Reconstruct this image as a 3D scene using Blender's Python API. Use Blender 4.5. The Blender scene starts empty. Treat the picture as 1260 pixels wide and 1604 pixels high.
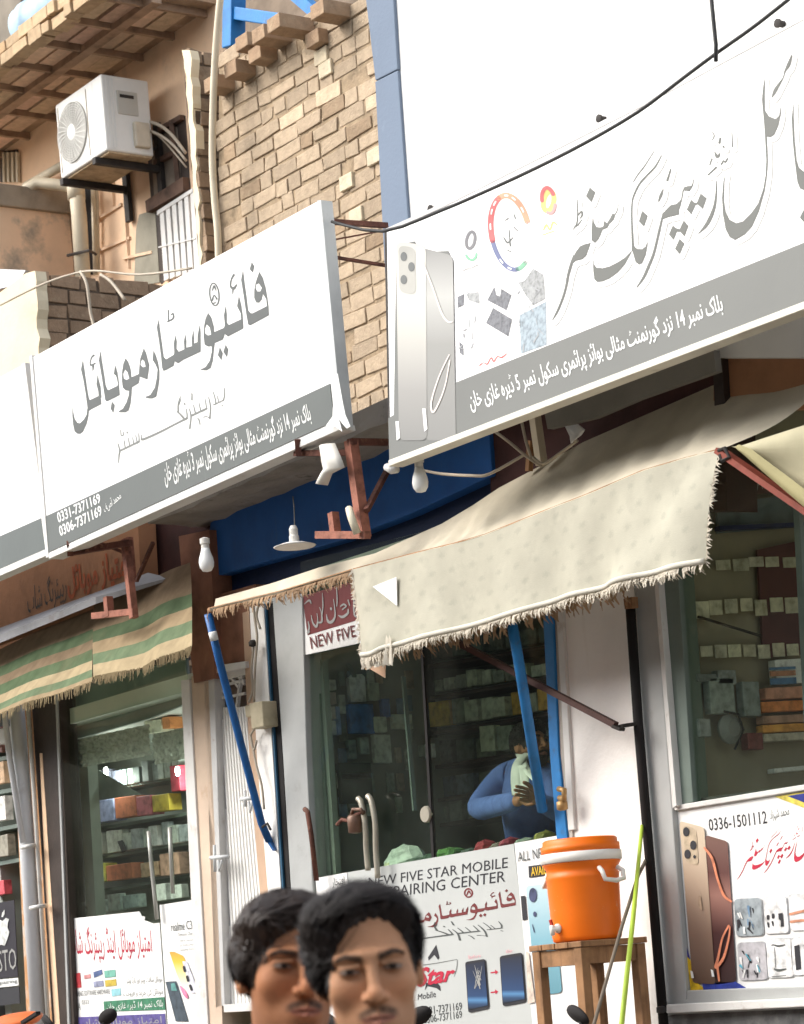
import bpy, bmesh, math, random
import numpy as np
from mathutils import Vector, Matrix

random.seed(7)
SC = bpy.context.scene
COL = SC.collection

# ------------------------------------------------------------------ camera
FPX, W0, H0 = 4120.0, 1260.0, 1604.0
PX0, PY0 = 630.0, 1570.0                       # principal point, on the horizon
ROLL = math.atan(0.08)
CAM = Vector((0, 0, 1.55))
FWD = Vector((-0.819, 0.574, 0)).normalized()
RGT = Vector((FWD.y, -FWD.x, 0))
UPV = Vector((0, 0, 1))
XC = RGT * math.cos(ROLL) - UPV * math.sin(ROLL)
YC = RGT * math.sin(ROLL) + UPV * math.cos(ROLL)
cd = bpy.data.cameras.new("camera")
cam = bpy.data.objects.new("camera", cd)
COL.objects.link(cam)
cd.sensor_fit = 'HORIZONTAL'
cd.sensor_width = 36.0
cd.lens = FPX * 36.0 / W0
cd.shift_x = 0.0
cd.shift_y = (PY0 - H0 / 2) / W0
cd.clip_start, cd.clip_end = 0.1, 500
m = Matrix((XC, YC, -FWD)).transposed().to_4x4()
m.translation = CAM
cam.matrix_world = m
cd.dof.use_dof = True
cd.dof.focus_distance = 10.8
cd.dof.aperture_fstop = 11.0
SC.camera = cam

# ------------------------------------------------------------------ light
SUN_EL, SUN_AZ = math.radians(40), math.radians(32)      # azimuth from the street side towards -X
world = bpy.data.worlds.new("World")
SC.world = world
world.use_nodes = True
wn = world.node_tree
bg = wn.nodes['Background']
sky = wn.nodes.new('ShaderNodeTexSky')
sky.sky_type = 'NISHITA'
sky.sun_disc = False
sky.sun_elevation = SUN_EL
sky.sun_rotation = math.pi + SUN_AZ
sky.dust_density = 3.0
sky.ozone_density = 1.0
hz = wn.nodes.new('ShaderNodeHueSaturation')          # thin white haze takes the blue out of the sky
hz.inputs['Saturation'].default_value = 0.35
wn.links.new(sky.outputs['Color'], hz.inputs['Color'])
wn.links.new(hz.outputs['Color'], bg.inputs['Color'])
bg.inputs['Strength'].default_value = 0.15
ld = bpy.data.lights.new("sun", 'SUN')
ld.energy = 1.0
ld.angle = math.radians(40.0)
ld.color = (1.0, 0.94, 0.86)
sun = bpy.data.objects.new("sun", ld)
COL.objects.link(sun)
sd = Vector((-math.sin(SUN_AZ) * math.cos(SUN_EL), -math.cos(SUN_AZ) * math.cos(SUN_EL), math.sin(SUN_EL)))
sun.rotation_euler = sd.to_track_quat('Z', 'Y').to_euler()
sun.location = (-6, -6, 12)
SC.view_settings.view_transform = 'Standard'
SC.view_settings.look = 'None'
SC.view_settings.gamma = 1.0
SC.view_settings.exposure = 1.32

# ------------------------------------------------------------------ helpers
def ray(px, py):
    return FWD * FPX + XC * (px - PX0) + YC * (PY0 - py)

def U(px, py, pl):
    """photo pixel -> point on a vertical plane Y = pl (number) or on plane (point, normal)"""
    d = ray(px, py)
    if isinstance(pl, tuple):
        k = (pl[0] - CAM).dot(pl[1]) / d.dot(pl[1])
    else:
        k = (pl - CAM.y) / d.y
    return CAM + d * k

def UL(px, py, lam):
    return CAM + ray(px, py) * (lam / FPX)

def plane3(a, b, c):
    n = (b - a).cross(c - a).normalized()
    return (a, n)

def wloc(o):
    v = Vector((0, 0, 0))
    while o is not None:
        v = v + o.location
        o = o.parent
    return v

def link_mesh(name, verts, faces, mats, parent=None, smooth=False, midx=None, uvs=None, cols=None, recalc=True):
    me = bpy.data.meshes.new(name)
    off = wloc(parent) if parent else Vector((0, 0, 0))
    me.from_pydata([tuple(Vector(v) - off) for v in verts], [], [tuple(f) for f in faces])
    if not isinstance(mats, (list, tuple)):
        mats = [mats]
    for mm in mats:
        me.materials.append(mm)
    if midx is not None:
        me.polygons.foreach_set('material_index', midx)
    if uvs is not None:
        ul = me.uv_layers.new(name='UVMap')
        li = [0] * len(me.loops)
        me.loops.foreach_get('vertex_index', li)
        ul.data.foreach_set('uv', [c for i in li for c in uvs[i]])
    if cols is not None:
        ca = me.color_attributes.new('Col', 'FLOAT_COLOR', 'POINT')
        ca.data.foreach_set('color', [c for q in cols for c in (q[0], q[1], q[2], 1.0)])
    if recalc:
        bm = bmesh.new(); bm.from_mesh(me)
        bmesh.ops.recalc_face_normals(bm, faces=bm.faces)
        bm.to_mesh(me); bm.free()
    if smooth:
        me.polygons.foreach_set('use_smooth', [True] * len(me.polygons))
    me.update()
    o = bpy.data.objects.new(name, me)
    COL.objects.link(o)
    if parent:
        o.parent = parent
    return o

def tag(o, label, cat, group=None, kind=None):
    o['label'] = label
    o['category'] = cat
    if group: o['group'] = group
    if kind: o['kind'] = kind
    return o

def struct(o):
    o['kind'] = 'structure'
    return o

def thing(name, label, cat, loc=(0, 0, 0), group=None):
    o = bpy.data.objects.new(name, None)
    COL.objects.link(o)
    o.empty_display_size = 0.1
    o.location = loc
    return tag(o, label, cat, group)

def copy_tree(o, delta, label=None):
    c = o.copy(); COL.objects.link(c)
    c.location = Vector(o.location) + Vector(delta)
    if label: c['label'] = label
    def rec(src, dst):
        for ch in list(src.children):
            k = ch.copy(); COL.objects.link(k); k.parent = dst
            rec(ch, k)
    rec(o, c)
    return c

class MB:
    def __init__(s):
        s.v = []; s.f = []; s.mi = []; s.uv = []; s.col = []; s.m = 0; s.c = (1, 1, 1)
    def add(s, vs, fs, uv=None):
        n = len(s.v)
        s.v += [Vector(v) for v in vs]
        s.uv += uv if uv else [(0, 0)] * len(vs)
        s.col += [s.c] * len(vs)
        for f in fs:
            s.f.append(tuple(i + n for i in f)); s.mi.append(s.m)
    def box(s, x0, x1, y0, y1, z0, z1):
        vs = [(x, y, z) for z in (z0, z1) for y in (y0, y1) for x in (x0, x1)]
        s.add(vs, [(0, 2, 3, 1), (4, 5, 7, 6), (0, 1, 5, 4), (2, 6, 7, 3), (0, 4, 6, 2), (1, 3, 7, 5)])
    def prism(s, front, vec):
        """polygon front (world points) extruded along vec"""
        n = len(front); vec = Vector(vec)
        vs = [Vector(p) for p in front] + [Vector(p) + vec for p in front]
        fs = [tuple(range(n)), tuple(range(2 * n - 1, n - 1, -1))]
        fs += [(i, i + n, (i + 1) % n + n, (i + 1) % n) for i in range(n)]
        s.add(vs, fs)
    def slab(s, poly, pl, th, off=0.0):
        """photo polygon on plane pl, moved towards the street by off, thickness th into the wall"""
        pts = [U(x, y, pl) + Vector((0, -off, 0)) for x, y in poly]
        s.prism(pts, (0, th, 0))
    def flat(s, poly, pl, off=0.0):
        pts = [U(x, y, pl) + Vector((0, -off, 0)) for x, y in poly]
        s.add(pts, [tuple(range(len(pts)))])
    def tube(s, pts, r, n=8, cap=True):
        pts = [Vector(p) for p in pts]
        rs = r if isinstance(r, (list, tuple)) else [r] * len(pts)
        base = []
        t0 = (pts[1] - pts[0]).normalized()
        a = t0.orthogonal().normalized()
        for i, p in enumerate(pts):
            if i == 0: t = pts[1] - p
            elif i == len(pts) - 1: t = p - pts[i - 1]
            else: t = (pts[i + 1] - pts[i - 1])
            t = t.normalized()
            a = (a - t * a.dot(t)).normalized()
            b = t.cross(a)
            base.append([p + (a * math.cos(q) + b * math.sin(q)) * rs[i] for q in [2 * math.pi * k / n for k in range(n)]])
        vs = [v for ring in base for v in ring]
        fs = []
        for i in range(len(pts) - 1):
            for k in range(n):
                k2 = (k + 1) % n
                fs.append((i * n + k, i * n + k2, (i + 1) * n + k2, (i + 1) * n + k))
        if cap:
            fs.append(tuple(range(n - 1, -1, -1)))
            fs.append(tuple((len(pts) - 1) * n + k for k in range(n)))
        s.add(vs, fs)
    def bar(s, a, b, w, h=None):
        """square bar from a to b"""
        h = h or w
        a, b = Vector(a), Vector(b)
        t = (b - a).normalized()
        u = t.cross(Vector((0, 0, 1)))
        if u.length < 1e-3: u = Vector((1, 0, 0))
        u.normalize(); v = t.cross(u)
        f = [a + u * sx * w / 2 + v * sy * h / 2 for sx, sy in ((-1, -1), (1, -1), (1, 1), (-1, 1))]
        s.prism(f, b - a)
    def lathe(s, c, prof, n=20, axis=None):
        """prof: list of (radius, height); axis default Z"""
        c = Vector(c); ax = Vector(axis).normalized() if axis is not None else Vector((0, 0, 1))
        a = ax.orthogonal().normalized(); b = ax.cross(a)
        vs = []
        for r, h in prof:
            for k in range(n):
                q = 2 * math.pi * k / n
                vs.append(c + ax * h + (a * math.cos(q) + b * math.sin(q)) * r)
        fs = []
        for i in range(len(prof) - 1):
            for k in range(n):
                k2 = (k + 1) % n
                fs.append((i * n + k, i * n + k2, (i + 1) * n + k2, (i + 1) * n + k))
        fs.append(tuple(range(n - 1, -1, -1)))
        fs.append(tuple((len(prof) - 1) * n + k for k in range(n)))
        s.add(vs, fs)
    def grid(s, P, uv=None):
        """P[i][j] points"""
        ni, nj = len(P), len(P[0])
        vs = [p for row in P for p in row]
        fs = [(i * nj + j, i * nj + j + 1, (i + 1) * nj + j + 1, (i + 1) * nj + j) for i in range(ni - 1) for j in range(nj - 1)]
        s.add(vs, fs, [(j / (nj - 1), i / (ni - 1)) for i in range(ni) for j in range(nj)] if uv is None else uv)
    def build(s, name, mats, parent=None, smooth=False, bevel=0, uv=False, col=False, solid=0, recalc=True):
        o = link_mesh(name, s.v, s.f, mats, parent, smooth, s.mi, s.uv if uv else None, s.col if col else None, recalc)
        if solid:
            md = o.modifiers.new('solid', 'SOLIDIFY'); md.thickness = solid; md.offset = 0
        if bevel:
            md = o.modifiers.new('bevel', 'BEVEL'); md.width = bevel; md.segments = 2; md.limit_method = 'ANGLE'
        return o

# ------------------------------------------------------------------ materials
def nd(nt, t, **kw):
    n = nt.nodes.new(t)
    for k, v in kw.items():
        if k in n.inputs: n.inputs[k].default_value = v
        else: setattr(n, k, v)
    return n

def ramp(nt, src, stops, interp='LINEAR'):
    r = nt.nodes.new('ShaderNodeValToRGB')
    r.color_ramp.interpolation = interp
    e = r.color_ramp.elements
    while len(e) < len(stops): e.new(0.5)
    for i, (p, c) in enumerate(stops):
        e[i].position = p
        e[i].color = c if len(c) == 4 else (*c, 1)
    nt.links.new(src, r.inputs[0])
    return r.outputs[0]

def mixc(nt, fac, a, b, mode='MIX'):
    x = nt.nodes.new('ShaderNodeMix'); x.data_type = 'RGBA'; x.blend_type = mode
    for s, v in ((x.inputs[0], fac), (x.inputs[6], a), (x.inputs[7], b)):
        if hasattr(v, 'links'): nt.links.new(v, s)
        elif isinstance(v, (int, float)): s.default_value = v
        else: s.default_value = (*v, 1) if len(v) == 3 else v
    return x.outputs[2]

def mathn(nt, op, a, b=None, c=None):
    x = nt.nodes.new('ShaderNodeMath'); x.operation = op
    for i, v in enumerate((a, b, c)):
        if v is None: continue
        if hasattr(v, 'links'): nt.links.new(v, x.inputs[i])
        else: x.inputs[i].default_value = v
    return x.outputs[0]

def new_mat(name):
    mt = bpy.data.materials.new(name); mt.use_nodes = True
    nt = mt.node_tree
    return mt, nt, nt.nodes['Principled BSDF']

def noise(nt, scale, detail=4, vec=None, rough=0.55):
    n = nd(nt, 'ShaderNodeTexNoise', Scale=scale, Detail=detail, Roughness=rough)
    if vec is None:
        tc = nt.nodes.new('ShaderNodeTexCoord'); vec = tc.outputs['Object']
    nt.links.new(vec, n.inputs['Vector'])
    return n.outputs[0]

def mat(name, c, rough=0.75, var=0.18, vs=5, bump=0.15, bs=60, stain=None, metal=0.0, spec=0.35, col=False, streak=None):
    mt, nt, b = new_mat(name)
    tc = nt.nodes.new('ShaderNodeTexCoord'); ob = tc.outputs['Object']
    base = c
    if col:
        ca = nt.nodes.new('ShaderNodeVertexColor'); ca.layer_name = 'Col'
        base = mixc(nt, 1.0, c, ca.outputs[0], 'MULTIPLY')
    f = noise(nt, vs, 5, ob)
    dark = tuple(max(0, x * (1 - var * 1.6)) for x in c); light = tuple(min(1, x * (1 + var)) for x in c)
    if var:
        if col:
            base = mixc(nt, 1.0, base, ramp(nt, f, [(0.3, (1 - var * 1.4,) * 3), (0.7, (1 + var * 0.6,) * 3)]), 'MULTIPLY')
        else:
            base = ramp(nt, f, [(0.28, dark), (0.5, c), (0.75, light)])
    if stain:
        for (sc, ss, lo, hi, amt) in (stain if isinstance(stain, list) else [stain]):
            g = noise(nt, ss, 6, ob, 0.65)
            fr = ramp(nt, g, [(lo, (0, 0, 0)), (hi, (amt,) * 3)])
            base = mixc(nt, fr, base, sc)
    if streak:
        sc, ss, lo, hi, amt = streak
        mp = nt.nodes.new('ShaderNodeMapping'); mp.inputs['Scale'].default_value = (1, 1, 0.06)
        nt.links.new(ob, mp.inputs[0])
        g = noise(nt, ss, 5, mp.outputs[0], 0.6)
        fr = ramp(nt, g, [(lo, (0, 0, 0)), (hi, (amt,) * 3)])
        base = mixc(nt, fr, base, sc)
    if hasattr(base, 'links'): nt.links.new(base, b.inputs['Base Color'])
    else: b.inputs['Base Color'].default_value = (*base, 1)
    b.inputs['Roughness'].default_value = rough
    b.inputs['Metallic'].default_value = metal
    b.inputs['Specular IOR Level'].default_value = spec
    if bump:
        bp = nt.nodes.new('ShaderNodeBump'); bp.inputs['Strength'].default_value = bump
        bp.inputs['Distance'].default_value = 0.01
        nt.links.new(noise(nt, bs, 5, ob), bp.inputs['Height'])
        nt.links.new(bp.outputs[0], b.inputs['Normal'])
    return mt

def glass_mat(name, tint, haze=0.03):
    mt = bpy.data.materials.new(name); mt.use_nodes = True
    nt = mt.node_tree; nt.nodes.clear()
    out = nt.nodes.new('ShaderNodeOutputMaterial')
    tr = nd(nt, 'ShaderNodeBsdfTransparent'); tr.inputs[0].default_value = (*tint, 1)
    gl = nd(nt, 'ShaderNodeBsdfGlossy'); gl.inputs['Roughness'].default_value = 0.03
    df = nd(nt, 'ShaderNodeBsdfDiffuse'); df.inputs[0].default_value = (0.55, 0.6, 0.55, 1)
    geo = nt.nodes.new('ShaderNodeNewGeometry')
    dt = nt.nodes.new('ShaderNodeVectorMath'); dt.operation = 'DOT_PRODUCT'
    nt.links.new(geo.outputs['Normal'], dt.inputs[0]); nt.links.new(geo.outputs['Incoming'], dt.inputs[1])
    c1 = mathn(nt, 'SUBTRACT', 1.0, mathn(nt, 'ABSOLUTE', dt.outputs['Value']))
    fres = mathn(nt, 'ADD', 0.03, mathn(nt, 'MULTIPLY', mathn(nt, 'POWER', c1, 5.0), 0.9))
    m1 = nt.nodes.new('ShaderNodeMixShader'); m2 = nt.nodes.new('ShaderNodeMixShader')
    nt.links.new(fres, m1.inputs[0]); nt.links.new(tr.outputs[0], m1.inputs[1]); nt.links.new(gl.outputs[0], m1.inputs[2])
    # dust film on the pane
    g = noise(nt, 3.0, 6)
    d = ramp(nt, g, [(0.4, (haze * 0.2,) * 3), (0.7, (haze * 1.2,) * 3)])
    nt.links.new(d, m2.inputs[0]); nt.links.new(m1.outputs[0], m2.inputs[1]); nt.links.new(df.outputs[0], m2.inputs[2])
    nt.links.new(m2.outputs[0], out.inputs[0])
    return mt

def cloth_mat(name, c, trans=0.3, pattern=None, stripes=None, var=0.1):
    mt, nt, b = new_mat(name)
    out = nt.nodes['Material Output']
    uv = nt.nodes.new('ShaderNodeUVMap')
    base = ramp(nt, noise(nt, 6, 5), [(0.3, tuple(x * (1 - var * 1.5) for x in c)), (0.7, tuple(min(1, x * (1 + var * .5)) for x in c))])
    if stripes:
        sp = nt.nodes.new('ShaderNodeSeparateXYZ'); nt.links.new(uv.outputs[0], sp.inputs[0])
        nz = noise(nt, 9, 3)
        vv = mathn(nt, 'ADD', sp.outputs[1], mathn(nt, 'MULTIPLY', mathn(nt, 'SUBTRACT', nz, 0.5), 0.02))
        s = ramp(nt, vv, stripes, 'CONSTANT')
        base = mixc(nt, 0.85, base, s)
        base = mixc(nt, 1.0, base, ramp(nt, noise(nt, 12, 5), [(0.3, (0.8,) * 3), (0.7, (1.1,) * 3)]), 'MULTIPLY')
    if pattern:
        pc, su, sv = pattern
        mp = nt.nodes.new('ShaderNodeMapping'); mp.inputs['Scale'].default_value = (su, sv, 1)
        nt.links.new(uv.outputs[0], mp.inputs[0])
        sp = nt.nodes.new('ShaderNodeSeparateXYZ'); nt.links.new(mp.outputs[0], sp.inputs[0])
        row = mathn(nt, 'MULTIPLY', mathn(nt, 'MODULO', mathn(nt, 'FLOOR', sp.outputs[1]), 2.0), 0.5)
        fx = mathn(nt, 'SUBTRACT', mathn(nt, 'FRACT', mathn(nt, 'ADD', sp.outputs[0], row)), 0.5)
        fy = mathn(nt, 'SUBTRACT', mathn(nt, 'FRACT', sp.outputs[1]), 0.5)
        d = mathn(nt, 'SQRT', mathn(nt, 'ADD', mathn(nt, 'MULTIPLY', fx, fx), mathn(nt, 'MULTIPLY', fy, fy)))
        d = mathn(nt, 'ADD', d, mathn(nt, 'MULTIPLY', mathn(nt, 'SUBTRACT', noise(nt, 120, 2), 0.5), 0.45))
        fr = ramp(nt, d, [(0.06, (0.30,) * 3), (0.24, (0, 0, 0))])
        base = mixc(nt, fr, base, pc)
    st = ramp(nt, noise(nt, 3.2, 7, None, 0.7), [(0.54, (0, 0, 0)), (0.74, (0.4,) * 3)])
    base = mixc(nt, st, base, tuple(x * 0.55 for x in c))
    bp = nt.nodes.new('ShaderNodeBump'); bp.inputs['Strength'].default_value = 0.25; bp.inputs['Distance'].default_value = 0.004
    nt.links.new(noise(nt, 220, 3), bp.inputs['Height'])
    df = nt.nodes.new('ShaderNodeBsdfDiffuse'); tl = nt.nodes.new('ShaderNodeBsdfTranslucent')
    mx = nt.nodes.new('ShaderNodeMixShader'); mx.inputs[0].default_value = trans
    for x in (df, tl): nt.links.new(base, x.inputs[0])
    nt.links.new(bp.outputs[0], df.inputs['Normal'])
    nt.links.new(df.outputs[0], mx.inputs[1]); nt.links.new(tl.outputs[0], mx.inputs[2])
    nt.links.new(mx.outputs[0], out.inputs[0])
    return mt

def emit_mat(name, c, s):
    mt, nt, b = new_mat(name)
    b.inputs['Base Color'].default_value = (*c, 1)
    b.inputs['Emission Color'].default_value = (*c, 1)
    b.inputs['Emission Strength'].default_value = s
    return mt

def grad_mat(name, stops, axis='v', rough=0.5):
    """printed picture whose own colours run along the sheet (UV)"""
    mt, nt, b = new_mat(name)
    uv = nt.nodes.new('ShaderNodeUVMap')
    sp = nt.nodes.new('ShaderNodeSeparateXYZ'); nt.links.new(uv.outputs[0], sp.inputs[0])
    c = ramp(nt, sp.outputs[1 if axis == 'v' else 0], stops)
    nt.links.new(c, b.inputs['Base Color'])
    b.inputs['Roughness'].default_value = rough
    return mt

# ------------------------------------------------------------------ lettering
def ink(shapes, step=0.45, pad=3.0):
    """shapes: ('s', [(x,y,w)..]) tapered strokes, ('p', pts) polygons, ('h', pts) holes, in photo pixels.
    returns (X0, Y0, step, field) of the signed distance like field (negative inside)"""
    allp = [q for k, pts in shapes for q in pts]
    x0 = min(p[0] for p in allp) - pad - 12; x1 = max(p[0] for p in allp) + pad + 20
    y0 = min(p[1] for p in allp) - pad - 12; y1 = max(p[1] for p in allp) + pad + 20
    nx, ny = int((x1 - x0) / step) + 1, int((y1 - y0) / step) + 1
    gx = x0 + np.arange(nx) * step; gy = y0 + np.arange(ny) * step
    F = np.full((ny, nx), 50.0)
    Hs = []
    def seg(F, a, b, ra, rb):
        m = max(ra, rb) + 16
        i0 = max(0, int((min(a[0], b[0]) - m - x0) / step)); i1 = min(nx, int((max(a[0], b[0]) + m - x0) / step) + 2)
        j0 = max(0, int((min(a[1], b[1]) - m - y0) / step)); j1 = min(ny, int((max(a[1], b[1]) + m - y0) / step) + 2)
        X, Y = np.meshgrid(gx[i0:i1], gy[j0:j1])
        dx, dy = b[0] - a[0], b[1] - a[1]
        L2 = dx * dx + dy * dy + 1e-9
        t = np.clip(((X - a[0]) * dx + (Y - a[1]) * dy) / L2, 0, 1)
        d = np.hypot(X - a[0] - t * dx, Y - a[1] - t * dy) - (ra + (rb - ra) * t)
        F[j0:j1, i0:i1] = np.minimum(F[j0:j1, i0:i1], d)
    def polyd(pts):
        G = np.full((ny, nx), 50.0)
        n = len(pts)
        for i in range(n):
            seg(G, pts[i], pts[(i + 1) % n], 0, 0)
        X, Y = np.meshgrid(gx, gy)
        ins = np.zeros((ny, nx), bool)
        for i in range(n):
            (xa, ya), (xb, yb) = pts[i][:2], pts[(i + 1) % n][:2]
            if ya == yb: continue
            c = ((ya > Y) != (yb > Y)) & (X < (xb - xa) * (Y - ya) / (yb - ya) + xa)
            ins ^= c
        return np.where(ins, -G, G)
    for k, pts in shapes:
        if k == 's':
            pts = smooth_line(pts)
            for a, b in zip(pts[:-1], pts[1:]):
                seg(F, a, b, a[2] / 2, b[2] / 2)
        elif k == 'p':
            F = np.minimum(F, polyd(pts))
        else:
            Hs.append(polyd(pts))
    for h in Hs:
        F = np.maximum(F, -h)
    return x0, y0, step, F

def smooth_line(p, n=4):
    if len(p) < 3: return p
    out = []
    q = [np.array(v, float) for v in p]
    for i in range(len(q) - 1):
        p0 = q[max(0, i - 1)]; p1 = q[i]; p2 = q[i + 1]; p3 = q[min(len(q) - 1, i + 2)]
        for k in range(n):
            t = k / n
            v = 0.5 * ((2 * p1) + (-p0 + p2) * t + (2 * p0 - 5 * p1 + 4 * p2 - p3) * t * t + (-p0 + 3 * p1 - 3 * p2 + p3) * t ** 3)
            if len(v) > 2: v[2] = max(v[2], 0.2)
            out.append(tuple(v))
    out.append(tuple(q[-1]))
    return out

def ink_faces(fld):
    """trapezoids filling field < 0; returns list of quads in photo pixels"""
    x0, y0, st, F = fld
    ny, nx = F.shape
    rows = []
    for j in range(ny):
        r = F[j]; s = r < 0
        ch = np.nonzero(s[1:] != s[:-1])[0]
        xs = [x0 + st * (i + r[i] / (r[i] - r[i + 1])) for i in ch]
        rows.append(xs)
    quads = []
    for j in range(ny - 1):
        a, b = rows[j], rows[j + 1]
        ya, yb = y0 + j * st, y0 + (j + 1) * st
        if len(a) == len(b) and a and all(abs(p - q) < 14 for p, q in zip(a, b)):
            for k in range(0, len(a) - 1, 2):
                quads.append(((a[k], ya), (a[k + 1], ya), (b[k + 1], yb), (b[k], yb)))
        else:
            ym = (ya + yb) / 2
            for xs, t, u in ((a, ya, ym), (b, ym, yb)):
                for k in range(0, len(xs) - 1, 2):
                    quads.append(((xs[k], t), (xs[k + 1], t), (xs[k + 1], u), (xs[k], u)))
    return quads

def letter(name, shapes, mapper, mt, parent, step=0.45, field=None):
    fld = field if field is not None else ink(shapes, step)
    vs, fs = [], []
    for q in ink_faces(fld):
        n = len(vs)
        vs += [mapper(x, y) for x, y in q]
        fs.append((n, n + 1, n + 2, n + 3))
    return link_mesh(name, vs, fs, mt, parent, recalc=False)

def on(pl, off):
    return lambda x, y: U(x, y, pl) + Vector((0, -off, 0))

def affine(src, dst):
    A = np.array([[x, y, 1] for x, y in src], float); B = np.array(dst, float)
    Mx = np.linalg.solve(A, B)
    return lambda x, y: tuple(np.array([x, y, 1]) @ Mx)

def Z(ox, oy, sc, pts, kind='p'):
    if kind == 's':
        return ('s', [(ox + x / sc, oy + y / sc, w / sc) for x, y, w in pts])
    return (kind, [(ox + x / sc, oy + y / sc) for x, y in pts])

_AR = {}
for ch, forms in {'ا': 'FE8D FE8E', 'آ': 'FE81 FE82', 'ب': 'FE8F FE90 FE91 FE92', 'پ': 'FB56 FB57 FB58 FB59', 'ت': 'FE95 FE96 FE97 FE98',
                  'ٹ': 'FB66 FB67 FB68 FB69', 'ث': 'FE99 FE9A FE9B FE9C', 'ج': 'FE9D FE9E FE9F FEA0', 'خ': 'FEA5 FEA6 FEA7 FEA8',
                  'د': 'FEA9 FEAA', 'ڈ': 'FB88 FB89', 'ر': 'FEAD FEAE', 'ز': 'FEAF FEB0', 'س': 'FEB1 FEB2 FEB3 FEB4',
                  'ش': 'FEB5 FEB6 FEB7 FEB8', 'غ': 'FECD FECE FECF FED0', 'ف': 'FED1 FED2 FED3 FED4', 'ک': 'FB8E FB8F FB90 FB91',
                  'گ': 'FB92 FB93 FB94 FB95', 'ل': 'FEDD FEDE FEDF FEE0', 'م': 'FEE1 FEE2 FEE3 FEE4', 'ن': 'FEE5 FEE6 FEE7 FEE8',
                  'و': 'FEED FEEE', 'ہ': 'FBA6 FBA7 FBA8 FBA9', 'ی': 'FBFC FBFD FBFE FBFF', 'ئ': 'FE89 FE8A FE8B FE8C',
                  'ع': 'FEC9 FECA FECB FECC', 'ح': 'FEA1 FEA2 FEA3 FEA4', 'ق': 'FED5 FED6 FED7 FED8', 'ے': 'FBAE FBAF'}.items():
    _AR[ch] = [chr(int(h, 16)) for h in forms.split()]

def shape_ar(s):
    out = []
    for w in s.split(' '):
        if w and w[0].isdigit():
            out.append(w); continue
        r = ''
        for i, c in enumerate(w):
            f = _AR.get(c)
            if not f: r += c; continue
            prev = i > 0 and w[i - 1] in _AR and len(_AR[w[i - 1]]) == 4
            nxt = i < len(w) - 1 and w[i + 1] in _AR and len(f) == 4
            r += f[3] if (prev and nxt) else f[1] if prev else f[2] if nxt else f[0]
        out.append(r[::-1])
    return ' '.join(out[::-1])

def font_pts(body, bold=0.0, res=2):
    cu = bpy.data.curves.new('t', 'FONT'); cu.body = body; cu.resolution_u = res
    cu.offset = bold
    o = bpy.data.objects.new('t', cu); COL.objects.link(o)
    bpy.context.view_layer.update()
    me = bpy.data.meshes.new_from_object(o.evaluated_get(bpy.context.evaluated_depsgraph_get()))
    v = [(p.co.x, p.co.y) for p in me.vertices]; f = [tuple(p.vertices) for p in me.polygons]
    bpy.data.objects.remove(o); bpy.data.curves.remove(cu); bpy.data.meshes.remove(me)
    return v, f

def words(name, body, quad, pl, off, mt, parent, bold=0.0, urdu=False, shear=0.0):
    """flat lettering stretched over the photo quad TL, TR, BR, BL of a sign"""
    if urdu: body = shape_ar(body)
    v, f = font_pts(body, bold)
    v = [(x + shear * y, y) for x, y in v]
    xs = [p[0] for p in v]; ys = [p[1] for p in v]
    x0, x1, y0, y1 = min(xs), max(xs), min(ys), max(ys)
    (tl, tr, br, bl) = [U(x, y, pl) + Vector((0, -off, 0)) for x, y in quad]
    out = []
    for x, y in v:
        a = (x - x0) / (x1 - x0); b = (y1 - y) / (y1 - y0)
        out.append((tl * (1 - a) + tr * a) * (1 - b) + (bl * (1 - a) + br * a) * b)
    return link_mesh(name, out, f, mt, parent, recalc=False)

# ================================================================== materials in use
m_white = mat('white_sheet', (0.80, 0.80, 0.78), 0.45, 0.04, 2, 0.05, 30)
m_wallwhite = mat('white_paint', (0.80, 0.79, 0.76), 0.8, 0.05, 2, 0.12, 40, stain=((0.55, 0.5, 0.42), 3, 0.62, 0.8, 0.35))
m_colwhite = mat('white_wash', (0.86, 0.84, 0.80), 0.85, 0.05, 3, 0.25, 50, stain=[((0.42, 0.36, 0.28), 5, 0.6, 0.78, 0.4)], streak=((0.5, 0.45, 0.38), 9, 0.58, 0.75, 0.35))
m_band = mat('grey_band', (0.105, 0.117, 0.111), 0.5, 0.06, 2, 0.04, 40, streak=((0.45, 0.46, 0.44), 14, 0.62, 0.8, 0.25))
m_band2 = mat('grey_band_wide', (0.12, 0.125, 0.115), 0.5, 0.05, 1.5, 0.04, 40)
m_ink = mat('grey_ink', (0.085, 0.093, 0.09), 0.5, 0.05, 4, 0)
m_inklight = mat('pale_grey_ink', (0.17, 0.18, 0.17), 0.5, 0.04, 4, 0)
m_inkpale = mat('faded_ink', (0.32, 0.32, 0.305), 0.5, 0.04, 4, 0)
m_inkwhite = mat('white_ink', (0.78, 0.79, 0.77), 0.5, 0.08, 30, 0)
m_inkblack = mat('black_ink', (0.03, 0.03, 0.035), 0.5, 0.05, 4, 0)
m_inkred = mat('red_ink', (0.45, 0.02, 0.05), 0.5, 0.15, 12, 0)
m_inkpink = mat('pink_ink', (0.75, 0.42, 0.45), 0.5, 0.05, 4, 0)
m_inkdarkred = mat('dark_red_ink', (0.16, 0.03, 0.03), 0.5, 0.2, 10, 0)
m_frame = mat('sign_frame', (0.52, 0.54, 0.54), 0.5, 0.1, 6, 0.1, 40, stain=((0.3, 0.27, 0.22), 8, 0.6, 0.75, 0.5))
m_rust = mat('rusty_steel', (0.12, 0.045, 0.03), 0.8, 0.35, 14, 0.4, 90, stain=((0.28, 0.13, 0.08), 20, 0.55, 0.7, 0.7))
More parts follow.
